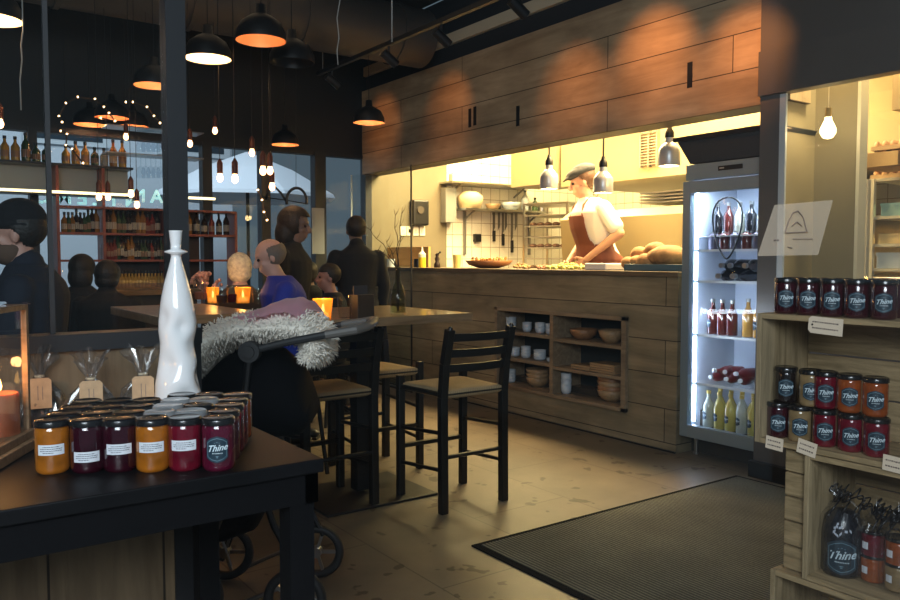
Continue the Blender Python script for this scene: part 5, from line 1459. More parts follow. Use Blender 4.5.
M_drk = pm('dark_cordial', (0.10, 0.018, 0.015), 0.1, coat=0.8); M_blk = pm('black_bottle', (0.012, 0.012, 0.016), 0.12, coat=0.6); M_org = pm('amber_juice', (0.50, 0.26, 0.06), 0.1, coat=0.8)
M_redp = pm('red_pack', (0.18, 0.015, 0.015), 0.3, coat=0.5)
M_capw = pm('white_cap', (0.8, 0.82, 0.86), 0.4); M_capy = pm('gold_cap', (0.65, 0.48, 0.12), 0.3, metal=0.3)
GL = 'lemonade bottles on the bottom fridge shelf'
bz = fz0 + 0.065
for k in range(6):
    for row in range(2):
        bottle('lemonade_bottle', 'pale yellow lemonade bottle on the fridge floor, %s of the %s row' % (('leftmost', 'second', 'third', 'fourth', 'fifth', 'sixth')[k], ('front', 'back')[row]),
               (fx0 + 0.125 + k * 0.086, YS - 0.01 + row * 0.13, bz), 0.037, 0.25, M_yel if (k + row) % 3 else M_pale, M_capy, row == 0, GL)
for k in range(5):
    z = shz[2]
    if k < 3: bottle('cordial_bottle', 'dark red cordial bottle on the third fridge shelf, %s' % ordn[k], (fx0 + 0.14 + k * 0.075, YS, z + 0.005), 0.037, 0.235, M_drk, M_chrome, k == 0, 'bottles on the third fridge shelf')
    else: bottle('juice_bottle', 'amber juice bottle on the third fridge shelf, %s' % ordn[k], (fx0 + 0.17 + k * 0.080, YS, z + 0.005), 0.038, 0.25, M_org, M_chrome, k == 4, 'bottles on the third fridge shelf')
rnd = random.Random(5)
for k in range(9):
    x = fx0 + 0.11 + (k % 5) * 0.095 + (0.04 if k > 4 else 0); z = shz[3] + 0.03 + (0.045 if k > 4 else 0)
    bottle('lying_bottle', 'small red bottle with white cap lying in the fridge, %s of the %s layer' % (('leftmost', 'second', 'third', 'fourth', 'rightmost')[k % 5], ('lower', 'upper')[k > 4]), (x, YS + 0.20, z), 0.034, 0.22, M_redp, M_capw, False, 'lying bottles on the fourth fridge shelf', lean=(PI / 2 - 0.05, 0, rnd.uniform(-0.5, 0.5)))
for k in range(6):
    x = fx0 + 0.20 + (k % 3) * 0.085 + (0.04 if k > 2 else 0); z = shz[1] + 0.035 + (0.07 if k > 2 else 0)
    bottle('black_bottle', 'black bottle lying base outwards in the fridge, %s of the %s layer' % (('left', 'middle', 'right')[k % 3], ('lower', 'upper')[k > 2]), (x, YS + 0.18, z), 0.042, 0.24, M_blk, M_chrome, False, 'black bottles lying in the fridge', lean=(PI / 2, 0, rnd.uniform(-0.2, 0.2)))
for k in range(6):
    bottle('dark_jar', 'squat dark jar with silver lid in the fridge below the wire heart, %s' % ordn[k], (fx0 + 0.12 + k * 0.085, YS + 0.02, shz[0] + 0.004), 0.036, 0.12, M_drk if k % 2 else pm('grey_preserve', (0.12, 0.11, 0.16), 0.2, coat=0.5), M_chrome, False, 'jars on the top fridge shelf', neck=0.12, cat='jar')
z5 = 1.50
b = B(); box(b, (-fw + 0.036, 0.10, z5), (fw - 0.036, 0.45, z5 + 0.006)); obj('wire_shelf', b, pm('white_wire', (0.75, 0.78, 0.82), 0.4), t)
for k in range(6):
    bottle('dark_bottle', 'tall bottle on the uppermost fridge shelf, %s' % ordn[k], (fx0 + 0.13 + k * 0.085, YS + 0.05, z5 + 0.008), 0.034, 0.22, [M_blk, M_drk, M_pale, M_blk, M_pale, M_drk][k], M_chrome, False, 'bottles on the upper fridge shelf')
# wire hearts ornament hanging inside the door
b = B(); c0 = Vector((fx0 + 0.32, fy0 + 0.045, 1.55))
for sg in (1, -1):
    tube(b, [c0 + Vector((sg * 0.13 * math.sin(a) ** 1.0 * (1.3 - a / PI), 0, 0.20 * math.cos(a))) for a in [i * PI / 14 for i in range(15)]], 0.006, 6)
tag(obj('heart_garland', b, M_black, smooth='all'), 'dark wire heart hanging inside the fridge door', 'ornament')
# black tray on top of the fridge
b = B(); zz = fz1
v8 = []
for z, gx, gy in ((zz + 0.005, 0.0, 0.0), (zz + 0.165, 0.075, 0.05)):
    v8.append([b.verts.new(c_) for c_ in ((fx0 - gx + 0.03, fy0 - gy + 0.03, z), (fx1 + gx, fy0 - gy + 0.03, z), (fx1 + gx, fy1, z), (fx0 - gx + 0.03, fy1, z))])
for i in range(4): b.faces.new((v8[0][i], v8[0][(i + 1) % 4], v8[1][(i + 1) % 4], v8[1][i]))
b.faces.new(v8[0][::-1]); b.faces.new(v8[1])
o = obj('black_crate', b, pm('grey_black_plastic', (0.035, 0.04, 0.045), 0.5, bump=0.3, nscale=30), bevel=0.006); tag(o, 'slanted black plastic crate standing on top of the fridge', 'crate')
b = B(); box(b, (fx0 - 0.06, fy0 - 0.035, zz + 0.155), (fx1 + 0.09, fy0 - 0.012, zz + 0.185)); obj('rim', b, M_black, o)

# ================================================================== KITCHEN
KZ = 0.30
# heat lamps over the pass
M_lampm = pm('brushed_lamp_metal', (0.55, 0.55, 0.56), 0.35, metal=0.45)
for k, (px, py) in enumerate(((549, 189), (603, 193), (669, 166))):
    q = at_y(px, py, YC + 0.28)
    t = thing('heat_lamp', '%s brushed metal heat lamp hanging over the pass' % ('left', 'middle', 'right')[k], 'heat lamp', (q.x, q.y, q.z), 0, 'heat lamps over the pass')
    b = B(); s_ = 1.0
    lathe(b, [(0.078, 0.0), (0.080, 0.004), (0.080, 0.10), (0.074, 0.125), (0.050, 0.155), (0.034, 0.170), (0.030, 0.215), (0.0, 0.215), (0, 0.205), (0.026, 0.205), (0.030, 0.165), (0.070, 0.115), (0.074, 0.0)], 32); obj('shade', b, M_lampm, t, smooth=True)
    b = B(); lathe(b, [(0.032, 0.205), (0.034, 0.21), (0.034, 0.245), (0.020, 0.27), (0.016, 0.29), (0, 0.29)], 20); obj('socket', b, M_black, t, smooth=True)
    b = B(); cyl(b, (0, 0, 0.28), (0, 0, 3.4 - q.z), 0.008, seg=8); obj('cord', b, M_black, t)
    b = B(); ell(b, (0, 0, 0.05), (0.045, 0.045, 0.05)); obj('bulb', b, pm('heat_bulb', (1, 0.8, 0.4), 0.5, emit=(1.0, 0.72, 0.30), estr=25), t, smooth='all')
    point('heat_lamp_light', (q.x, q.y, q.z - 0.03), 5, (1, 0.62, 0.25), 0.05)
# steel shelves on the tiled wall
XT = XB - 0.02
GS = 'steel wall shelves'
for k, (pa_, pb_, lb) in enumerate((((452, 181), (538, 188), 'upper'), ((466, 208), (553, 213), 'lower'))):
    a_ = at_x(*pa_, XT + 0.28); c_ = at_x(*pb_, XT + 0.28); z = (a_.z + c_.z) / 2
    t = thing('wall_shelf', '%s stainless steel shelf on the white tiled wall' % lb, 'shelf', (XT, (a_.y + c_.y) / 2, z), 0, GS)
    hy = (c_.y - a_.y) / 2
    b = B(); box(b, (0, -hy, -0.012), (0.28, hy, 0.012)); obj('board', b, M_chrome, t)
    for s_ in (-0.75, 0.75):
        b = B(); box(b, (0.0, s_ * hy - 0.015, -0.55 if k else -0.02), (0.03, s_ * hy + 0.015, 0.12)); beam(b, (0.0, s_ * hy, -0.12), (0.22, s_ * hy, -0.012), 0.015, 0.02); obj('bracket', b, pm('grey_steel', (0.25, 0.24, 0.22), 0.4, metal=0.6), t)
    if k == 1: shelfz, sy0, sy1 = z + 0.012, a_.y, c_.y
def yx(px, X): return at_x(px, 200, X).y
bowl('wooden_bowl', 'small wooden bowl on the lower steel wall shelf', (XT + 0.14, yx(493, XT + 0.14), shelfz), 0.10, 0.07, M_bowlw2, None)
bowl('mixing_bowl', 'wide pale bowl on the lower steel wall shelf', (XT + 0.15, yx(511, XT + 0.15), shelfz), 0.13, 0.10, M_cer)
bottle('water_bottle', 'clear bottle with dark cap on the lower steel wall shelf', (XT + 0.14, yx(525, XT + 0.14), shelfz), 0.05, 0.27, pm('clearish', (0.45, 0.5, 0.55), 0.1, coat=1.0), M_blk)
bottle('oil_bottle', 'dark green oil bottle on the lower steel wall shelf', (XT + 0.14, yx(535, XT + 0.14), shelfz), 0.04, 0.18, pm('green_glass', (0.06, 0.10, 0.04), 0.1, coat=1.0), M_blk)
b = B(); lathe(b, [(0, 0), (0.07, 0), (0.07, 0.10), (0.066, 0.10), (0.066, 0.01), (0, 0.01)], 20); tag(obj('steel_container', b, M_chrome, smooth=True, loc=(XT + 0.14, yx(542, XT + 0.14), shelfz)), 'round steel container at the right end of the lower wall shelf', 'container')
b = B(); lathe(b, [(0, 0), (0.13, 0), (0.16, 0.10), (0.155, 0.15), (0.09, 0.20), (0, 0.21)], 24); tag(obj('cloth_basket', b, pm('cream_bag', (0.62, 0.50, 0.30), 0.8, bump=0.6, nscale=14), smooth='all', loc=(XT + 0.16, yx(470, XT + 0.16), shelfz)), 'pale cloth-wrapped bundle at the left end of the lower wall shelf', 'bundle')
# magnetic knife rail
kz = at_x(510, 214, XT).z
b = B(); box(b, (XT, yx(492, XT), kz - 0.02), (XT + 0.015, yx(516, XT), kz + 0.02)); tag(obj('knife_rail', b, M_chrome), 'magnetic steel rail holding the kitchen knives', 'knife rail')
for k, (px, ln_, hl) in enumerate(((493, 0.24, 0.12), (498, 0.22, 0.10), (502, 0.28, 0.13), (505, 0.22, 0.12), (511, 0.36, 0.14), (515, 0.22, 0.11))):
    y = yx(px, XT)
    t = thing('kitchen_knife', 'kitchen knife on the magnetic rail, %s' % ('leftmost', 'second', 'third', 'fourth', 'fifth and longest', 'rightmost')[k], 'knife', (XT + 0.02, y, kz), 0, 'knives on the magnetic rail')
    b = B(); v_ = [(0.0, -0.018, 0.03), (0.0, 0.018, 0.03), (0.0, 0.018, -ln_ + 0.06), (0.0, -0.018, -ln_)]
    prism(b, [(p_[1], p_[2]) for p_ in v_], 0, 0.003, Matrix(((0, 0, 1, 0), (1, 0, 0, 0), (0, 1, 0, 0), (0, 0, 0, 1)))); obj('blade', b, pm('blade_steel', (0.16, 0.15, 0.13), 0.3, metal=0.5), t)
    b = B(); box(b, (-0.006, -0.018, 0.02 if k % 2 else -ln_ - hl), (0.014, 0.020, 0.02 + hl if k % 2 else -ln_ + 0.02)); obj('handle', b, M_black, t, bevel=0.003)
# fuse box and items on walls
a_ = at_x(451, 206, XB + 0.10); b = B(); box(b, (XB, a_.y - 0.09, a_.z - 0.20), (XB + 0.12, a_.y + 0.07, a_.z + 0.22)); tag(obj('electrical_box', b, pm('grey_box', (0.22, 0.23, 0.22), 0.5), bevel=0.008), 'grey electrical box on the corner of the beige wall', 'electrical box')
a_ = at_x(476, 238, XT); b = B(); box(b, (XT, a_.y - 0.05, a_.z - 0.05), (XT + 0.05, a_.y + 0.05, a_.z + 0.05)); tag(obj('wall_socket', b, M_black, bevel=0.006), 'small black socket on the white tiles left of the knives', 'socket')
a_ = at_x(417, 213, XB)
t = thing('towel_dispenser', 'black dispenser fixed to the beige wall above the switches', 'dispenser', (XB, a_.y, a_.z))
b = B(); box(b, (0, -0.11, -0.15), (0.10, 0.11, 0.15)); obj('housing', b, M_black, t, bevel=0.02)
b = B(); cyl(b, (0.10, -0.02, 0.03), (0.115, -0.02, 0.03), 0.045, seg=18); obj('window_dial', b, pm('smoke', (0.08, 0.07, 0.06), 0.2), t)
for k, px in enumerate((403, 409, 415.5, 422)):
    a_ = at_x(px, 231, XB); t = thing('light_switch', 'white wall switch plate under the dispenser, %s of four' % ('leftmost', 'second', 'third', 'rightmost')[k], 'switch', (XB, a_.y, a_.z), 0, 'switch plates on the beige wall')
    b = B(); box(b, (0, -0.038, -0.055), (0.012, 0.038, 0.055)); obj('plate', b, pm('switch_white', (0.75, 0.74, 0.68), 0.4), t, bevel=0.003)
    b = B(); box(b, (0.012, -0.014, -0.02), (0.017, 0.014, 0.02)); obj('rocker', b, M_black if k == 1 else pm('switch_white2', (0.65, 0.64, 0.6), 0.4), t)
# wooden box on counter's left end
qa = at_y(366, 243, YC + 0.30); qb = at_y(431, 266, YC + 0.30)
b = B(); box(b, (-7.86, YC + 0.30, 1.262), (qb.x - 0.05, YC + 0.33, 1.262 + 0.22)); tag(obj('wooden_screen', b, wood('pale_orange_wood', (0.62, 0.34, 0.09), (0.85, 0.50, 0.17), 'X', 8, 3)), 'low pale wooden upstand on the left end of the counter', 'upstand')
CT = 1.262
def counter_item(px, yy=YC + 0.15): return at_y(px, 262, yy).x
for px, kd in ((384, 'dark'), (391, 'clear'), (418, 'dark')):
    b = B(); lathe(b, [(0, 0), (0.045, 0), (0.045, 0.09), (0.041, 0.09), (0.041, 0.006), (0, 0.006)], 18)
    tag(obj('small_pot', b, M_black if kd == 'dark' else M_cer, smooth=True, loc=(counter_item(px), YC + 0.15, CT)), 'small %s pot on the left end of the counter, %s' % (kd, {384: 'leftmost', 391: 'beside the twigs', 418: 'left of the yellow bottle'}[px]), 'pot', 'small pots on the counter end')
t = thing('squeeze_bottle', 'yellow squeeze bottle with pale nozzle standing on the counter end', 'squeeze bottle', (counter_item(424.5), YC + 0.12, CT))
b = B(); lathe(b, [(0, 0), (0.036, 0), (0.038, 0.01), (0.038, 0.105), (0, 0.105)], 20); obj('sauce', b, pm('mustard_yellow', (0.85, 0.60, 0.03), 0.35), t, smooth=True)
b = B(); lathe(b, [(0.038, 0.105), (0.038, 0.14), (0.02, 0.16), (0.012, 0.17), (0.006, 0.215), (0, 0.215)], 20); obj('nozzle', b, pm('pale_nozzle', (0.8, 0.74, 0.55), 0.4), t, smooth=True)
t = thing('pepper_mill', 'small dark figure-shaped grinder on the counter right of the squeeze bottle', 'grinder', (counter_item(438), YC + 0.14, CT))
b = B(); lathe(b, [(0, 0), (0.034, 0), (0.034, 0.04), (0.018, 0.06), (0.028, 0.09), (0.014, 0.115), (0.022, 0.135), (0, 0.155)], 16); obj('mill_body', b, pm('dark_walnut', (0.03, 0.014, 0.008), 0.4), t, smooth='all')
b = B(); cyl(b, (0.0, 0, 0.14), (0.05, 0, 0.15), 0.006, seg=8); ell(b, (0.052, 0, 0.155), 0.012, u=8, v=6); obj('crank', b, M_black, t)
t = thing('tumbler', 'yellow-tinted tumbler on the pass left of the salad bowl', 'glass', (counter_item(453), YC + 0.2, CT))
b = B(); lathe(b, [(0, 0), (0.035, 0), (0.045, 0.13), (0.042, 0.13), (0.033, 0.006), (0, 0.006)], 20); obj('beaker', b, pm('yellow_tint', (0.80, 0.62, 0.20), 0.3), t, smooth=True)
# bowl of salad
sx_ = counter_item(489, YC + 0.26)
bowl('salad_bowl', 'wide wooden bowl of salad on the pass', (sx_, YC + 0.26, CT), 0.23, 0.075, pm('brown_bowl', (0.30, 0.13, 0.05), 0.4), None, foot=0.4)
b = B(); rnd = random.Random(9)
for k in range(70):
    a = rnd.uniform(0, 2 * PI); rr = rnd.uniform(0, 0.17); ell(b, (rr * math.cos(a), rr * math.sin(a), 0.06 + rnd.uniform(0, 0.035)), (0.022, 0.016, 0.01), Matrix.Rotation(rnd.uniform(0, 3), 3, 'Y'), 6, 5)
o = obj('salad', b, pm('salad_leaves', (0.40, 0.22, 0.06), 0.6, noise_amt=0.8, nscale=20), smooth='all', loc=(sx_, YC + 0.26, CT)); tag(o, 'mixed salad heaped in the wide wooden bowl', 'salad', kind='stuff')
def heap(name, label, px, yy, rad, col, n_=60, seed=1, hgt=0.05):
    b = B(); rnd = random.Random(seed)
    for k in range(n_):
        a = rnd.uniform(0, 2 * PI); rr = rad * math.sqrt(rnd.uniform(0, 1)); ell(b, (rr * 1.5 * math.cos(a), rr * math.sin(a), 0.012 + rnd.uniform(0, hgt) * (1 - rr / rad * 0.8)), (0.02, 0.014, 0.009), Matrix.Rotation(rnd.uniform(0, 3), 3, 'Y'), 6, 5)
    tag(obj(name, b, col, smooth='all', loc=(counter_item(px, yy), yy, CT)), label, 'food', kind='stuff')
heap('sliced_bread', 'small heap of sliced bread on the pass right of the salad', 521, YC + 0.2, 0.06, pm('crumb', (0.5, 0.32, 0.14), 0.8, noise_amt=0.4), 30, 2)
heap('shredded_greens', 'pale green shredded leaves heaped on the pass before the cook', 567, YC + 0.2, 0.13, pm('pale_greens', (0.62, 0.60, 0.20), 0.7, noise_amt=0.4, nscale=30), 90, 3)
heap('sliced_meat', 'small pile of sliced meat beside the greens', 543, YC + 0.2, 0.07, pm('meat', (0.45, 0.22, 0.12), 0.6, noise_amt=0.4), 30, 4, 0.02)
# white towel/board beneath the cook's hands and bread tray
qx = counter_item(605, YC + 0.2)
b = B(); box(b, (qx - 0.13, YC + 0.10, CT), (qx + 0.10, YC + 0.38, CT + 0.055)); tag(obj('white_container', b, pm('white_plastic', (0.7, 0.7, 0.7), 0.4), bevel=0.01), "white tub on the pass below the cook's hands", 'tub')
tx0 = at_y(622, 268, YC + 0.05).x; tx1 = -3.52
t = thing('bread_tray', 'blue-grey tray full of bread loaves on the pass beside the fridge', 'tray', ((tx0 + tx1) / 2, YC + 0.27, CT))
hx = (tx1 - tx0) / 2
b = B(); box(b, (-hx, -0.20, 0), (hx, 0.20, 0.008)); box(b, (-hx, -0.20, 0), (hx, -0.19, 0.05)); box(b, (-hx, 0.19, 0), (hx, 0.20, 0.05)); box(b, (-hx, -0.2, 0), (-hx + 0.01, 0.2, 0.05)); box(b, (hx - 0.01, -0.2, 0), (hx, 0.2, 0.05)); obj('tray_body', b, pm('blue_grey_tray', (0.06, 0.12, 0.16), 0.4), t, bevel=0.003)
M_bread = pm('bread_crust', (0.40, 0.20, 0.07), 0.75, noise_amt=0.45, nscale=14, bump=0.5)
bl = [(628, 0.055, 0.05, 'small roll at the left end of the bread tray'), (637, 0.060, 0.055, 'small round roll, second in the bread tray'), (646, 0.07, 0.06, 'round roll in the middle of the bread tray'), (640, 0.075, 0.11, 'roll stacked on the left rolls'),
      (668, 0.15, 0.10, 'largest long loaf at the right of the bread tray'), (655, 0.09, 0.13, 'loaf behind the largest one, topmost')]
for k, (px, r, z, lb) in enumerate(bl):
    yy = YC + 0.14 + 0.07 * (k > 2) + (0.02 * (k % 2))
    b = B(); ell(b, (0, 0, 0), (r * 1.15, r * 0.85, min(r * 0.9, 0.085)), None, 20, 14)
    for v in b.verts: v.co *= 1 + 0.10 * mnoise.noise(v.co * 12 + Vector((k * 3, 0, 0)))
    tag(obj('bread_loaf', b, M_bread, smooth='all', loc=(counter_item(px, yy), yy, CT + 0.01 + z * 0.95)), 'crusty ' + lb, 'bread', 'bread loaves in the tray')
# trolley of trays behind
q = at_y(557, 240, 6.5)
t = thing('tray_trolley', 'tall steel trolley of stacked baking trays behind the pass', 'trolley', (q.x, 6.5, KZ), R(20))
b = B()
for sx in (-0.28, 0.28):
    for sy in (-0.3, 0.3): box(b, (sx - 0.012, sy - 0.012, 0.05), (sx + 0.012, sy + 0.012, 1.70))
box(b, (-0.29, -0.31, 1.68), (0.29, 0.31, 1.70)); obj('frame', b, M_chrome, t)
for sx in (-0.28, 0.28):
    for sy in (-0.3, 0.3):
        b = B(); cyl(b, (sx - 0.012, sy, 0.03), (sx + 0.012, sy, 0.03), 0.03, seg=14); box(b, (sx - 0.016, sy - 0.01, 0.03), (sx + 0.016, sy + 0.01, 0.055)); obj('castor', b, M_black, t)
for k in range(11):
    z = 0.30 + k * 0.125
    b = B(); box(b, (-0.27, -0.30, z), (0.27, 0.30, z + 0.012)); tr_ = obj('baking_tray', b, pm('tray_steel', (0.42, 0.40, 0.36), 0.4, metal=0.7), t)
    if k % 2:
        b = B()
        for i in range(5): ell(b, (-0.2 + i * 0.1, -0.22, z + 0.03), (0.045, 0.06, 0.025), None, 10, 6)
        obj('pastries', b, pm('dark_bake', (0.10, 0.05, 0.03), 0.6), tr_, smooth='all')
# extractor hood
hz = at_y(600, 183, 6.0).z
t = thing('extractor_hood', 'wide stainless extractor hood over the cooking range', 'extractor hood', (-4.9, 6.0, hz))
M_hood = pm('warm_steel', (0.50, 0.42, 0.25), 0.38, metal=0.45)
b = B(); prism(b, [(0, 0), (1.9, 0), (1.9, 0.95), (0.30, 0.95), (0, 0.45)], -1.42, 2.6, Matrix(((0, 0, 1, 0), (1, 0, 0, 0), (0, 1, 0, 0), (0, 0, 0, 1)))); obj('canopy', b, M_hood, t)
for px in (530, 648):
    a_ = at_y(px, 150, 5.96)
    b = B()
    for k in range(12): box(b, (a_.x + 4.9 - 0.11, -0.035, a_.z - hz - 0.14 + k * 0.027), (a_.x + 4.9 + 0.11, -0.005, a_.z - hz - 0.130 + k * 0.027))
    for k in (-1, 0, 1): box(b, (a_.x + 4.9 + k * 0.1 - 0.008, -0.04, a_.z - hz - 0.16), (a_.x + 4.9 + k * 0.1 + 0.008, -0.002, a_.z - hz + 0.20))
    obj('vent_grille', b, M_chrome, t)
a_ = at_y(489, 165, 5.9)
b = B(); box(b, (-7.1, 5.95, hz + 0.05), (-6.35, 6.6, hz + 0.65)); tag(obj('steel_duct_box', b, M_hood), 'square steel duct box left of the extractor hood', 'duct box')
# cooking range, salamander and shelf behind the cook
t = thing('cooking_range', 'stainless steel cooking range below the extractor hood', 'range', (-4.6, 7.2, KZ))
b = B(); box(b, (-1.9, -0.45, 0.06), (2.1, 0.45, 0.90)); obj('range_body', b, M_chrome, t, bevel=0.005)
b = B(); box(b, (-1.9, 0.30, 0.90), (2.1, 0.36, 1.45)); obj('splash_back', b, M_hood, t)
for k in range(5):
    b = B(); box(b, (-1.5 + k * 0.75, -0.46, 0.15), (-0.9 + k * 0.75, -0.45, 0.75)); o = obj('oven_door', b, pm('oven_black', (0.03, 0.03, 0.03), 0.25), t)
    b = B(); cyl(b, (-1.45 + k * 0.75, -0.48, 0.70), (-0.95 + k * 0.75, -0.48, 0.70), 0.01, seg=8); obj('handle', b, M_chrome, o)
b = B(); box(b, (-1.6, 0.0, 1.42), (1.9, 0.36, 1.44)); obj('over_shelf', b, M_chrome, t)
a_ = at_y(628, 245, 7.0)
t = thing('cooking_pot', 'steel cooking pot with lid on the range behind the bread', 'pot', (a_.x, 6.98, KZ + 0.90))
b = B(); lathe(b, [(0, 0), (0.15, 0), (0.15, 0.2), (0.145, 0.2), (0.14, 0.01), (0, 0.01)], 28); obj('pot_body', b, M_chrome, t, smooth=True)
b = B(); lathe(b, [(0.155, 0.2), (0.10, 0.225), (0, 0.235)], 28); ell(b, (0, 0, 0.25), 0.02, u=10, v=6); obj('lid', b, M_chrome, t, smooth='all')
for sd in (-1, 1):
    b = B(); tube(b, [(sd * 0.15, -0.04, 0.15), (sd * 0.19, -0.03, 0.15), (sd * 0.19, 0.03, 0.15), (sd * 0.15, 0.04, 0.15)], 0.007, 6); obj('handle', b, M_chrome, t)
# slanting steel panels (worktop unit between trolley and cook)
t = thing('steel_unit', 'slanted stainless steel kitchen unit right behind the cook', 'kitchen unit', (0, 0, 0))
q0_ = at_y(573, 211, 5.8); q1_ = at_y(690, 205, 5.8)
b = B(); Mx = Matrix(((0, 0, 1, 0), (1, 0, 0, 0), (0, 1, 0, 0), (0, 0, 0, 1)))
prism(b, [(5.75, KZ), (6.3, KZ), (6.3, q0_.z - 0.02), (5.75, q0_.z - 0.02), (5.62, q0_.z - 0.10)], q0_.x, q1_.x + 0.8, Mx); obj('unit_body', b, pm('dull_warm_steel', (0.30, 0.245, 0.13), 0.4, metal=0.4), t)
for xx in (0.55, 1.35, 2.1):
    b = B(); box(b, (q0_.x + xx, 5.742, KZ + 0.1), (q0_.x + xx + 0.012, 5.752, q0_.z - 0.10)); obj('panel_seam', b, M_black, t)
b = B(); 
for k in range(4): box(b, (q0_.x + 0.9, 5.78, q0_.z + 0.02 + k * 0.03), (q0_.x + 1.5, 6.2, q0_.z + 0.032 + k * 0.03))
tag(obj('tray_stack', b, M_chrome), 'short stack of steel trays on the slanted kitchen unit', 'tray stack')
# racks seen through the right-hand window
def rack(label, px0, px1, ytop, yy, zlist, fill):
    a_ = at_y(px0, ytop, yy); c_ = at_y(px1, ytop, yy)
    t = thing('storage_rack', label, 'rack', ((a_.x + c_.x) / 2, yy, KZ)); hx = (c_.x - a_.x) / 2; H = a_.z - KZ
    b = B()
    for sx in (-hx, hx):
        for sy in (0, 0.5): box(b, (sx - 0.016, sy - 0.016, 0), (sx + 0.016, sy + 0.016, H))
    obj('upright_frame', b, pm('pale_steel', (0.60, 0.55, 0.42), 0.4, metal=0.3), t)
    for z in zlist:
        b = B(); box(b, (-hx, 0, H - z - 0.02), (hx, 0.5, H - z)); s_ = obj('rack_shelf', b, pm('pale_steel', (0.60, 0.55, 0.42), 0.4, metal=0.3), t)
    return t, H, hx
rk, H_, hx_ = rack('tall pale steel storage rack seen through the right-hand window', 873, 930, 179, 5.6, (0.0, 0.26, 0.45, 0.62, 0.82, 1.0), None)
rx = rk.location.x
M_box = pm('cream_carton', (0.62, 0.48, 0.24), 0.7)
for k, (dx, z, w_, h_, m, nm) in enumerate(((-0.06, 0.26, 0.16, 0.09, pm('teal_box', (0.25, 0.42, 0.42), 0.5), 'teal box on the second rack shelf'), (-0.05, 0.45, 0.2, 0.07, M_box, 'cream carton on the third rack shelf'), (-0.08, 0.62, 0.16, 0.11, M_cer, 'white tub on the fourth rack shelf'), (-0.06, 0.82, 0.2, 0.10, M_cer, 'white tub on the fifth rack shelf'))):
    b = B(); box(b, (-w_ / 2, 0, 0), (w_ / 2, 0.3, h_)); o = obj('storage_box', b, m, loc=(rx + dx, 5.63, KZ + H_ - z), bevel=0.004); tag(o, nm, 'box', 'boxes on the storage rack')
    b = B(); box(b, (-w_ / 2 - 0.004, -0.004, h_ * 0.8), (w_ / 2 + 0.004, 0.304, h_)); obj('lid', b, m, o)
for k in range(4):
    b = B(); box(b, (-0.14, 0, 0), (0.20, 0.30, 0.030))
    t = obj('egg_tray', b, pm('egg_card', (0.36, 0.25, 0.13), 0.9), loc=(rx - 0.09, 5.65, KZ + H_ + 0.002 + k * 0.066)); tag(t, 'egg tray in the stack on top of the storage rack, %s' % ('lowest', 'second', 'third', 'topmost')[k], 'egg tray', 'egg trays on the rack')
    b = B()
    for i in range(6):
        for j in range(5): ell(b, (-0.11 + i * 0.055, 0.03 + j * 0.055, 0.042), (0.021, 0.021, 0.026), None, 8, 6)
    obj('eggs', b, pm('brown_egg', (0.55, 0.33, 0.17), 0.5), t, smooth='all')['kind'] = 'stuff'
a_ = at_y(862, 195, 5.2); c2_ = at_y(868, 195, 5.2)
b = B(); box(b, (a_.x - 0.03, 5.2, KZ), (c2_.x, 5.24, a_.z + 0.10)); tag(obj('fridge_side', b, pm('pale_cabinet', (0.62, 0.55, 0.40), 0.5), bevel=0.004), 'narrow pale cabinet side standing behind the right-hand window', 'cabinet')
a_ = at_y(872, 167, 5.2)
b = B(); box(b, (a_.x - 0.10, 5.2, a_.z - 0.0), (a_.x + 0.16, 5.6, a_.z + 0.09)); tag(obj('cardboard_box', b, pm('cardboard', (0.45, 0.28, 0.11), 0.8)), 'flat cardboard box on the pale cabinet', 'box')
ozz = at_y(880, 112, 5.0).z
b = B(); box(b, (sxb + 0.08, 5.0, ozz), (1.0, 5.6, 3.38)); tag(obj('overhead_cabinet', b, pm('brown_unit', (0.34, 0.24, 0.13), 0.4)), 'brown overhead unit behind the right-hand window', 'cabinet')
# ================================================================== TABLE ITEMS
def tumbler(label, loc, r, h, group, fill=None):
    t = thing('drinking_glass', label, 'glass', loc, 0, group)
    b = B(); lathe(b, [(0, 0), (r * 0.8, 0), (r, h), (r - 0.002, h), (r * 0.76, 0.008), (0, 0.008)], 24); obj('glass_wall', b, glass('drink_glass', (0.93, 0.95, 0.95), 1.0), t, smooth=True)
    if fill:
        b = B(); lathe(b, [(0, 0.009), (r * 0.76, 0.009), (r * 0.88, h * 0.55), (0, h * 0.55)], 20); obj('drink', b, fill, t, smooth=True)
    return t
M_cgl = pm('amber_candle_glass', (0.85, 0.42, 0.05), 0.15, alpha=0.55, emit=(1.0, 0.36, 0.02), estr=0.22)  # candle glow put into the glass as faint emission
def tea_candle(label, loc, r=0.045, h=0.10, power=1.2):
    t = thing('candle_holder', label, 'candle', loc, 0, 'amber glass candles on the tables')
    b = B(); lathe(b, [(0, 0), (r * 0.78, 0), (r, h), (r - 0.003, h), (r * 0.75, 0.01), (0, 0.01)], 24); obj('cup', b, M_cgl, t, smooth=True)
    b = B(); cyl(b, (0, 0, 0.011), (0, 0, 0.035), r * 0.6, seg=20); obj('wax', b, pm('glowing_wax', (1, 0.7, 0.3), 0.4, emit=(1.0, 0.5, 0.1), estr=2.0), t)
    flame(t, 0.036, 1.35)
    point('candle_light', (loc[0], loc[1], loc[2] + 0.13), power, (1.0, 0.45, 0.12), 0.02)
    return t
q = at_z(323, 320, TZ); tea_candle('amber glass candle burning on the table above the stroller', (q.x, q.y, TZ), 0.050, 0.105, 1.6)
q = at_z(345, 319, TZ); tumbler('drinking glass with a straw end beside the burning candle', (q.x, q.y, TZ), 0.040, 0.115, 'glasses on the tables')
q = at_z(362, 318, TZ)
t = thing('menu_holder', 'dark upright menu box on the table beside the drinking glass', 'menu holder', (q.x, q.y, TZ), 0.3)
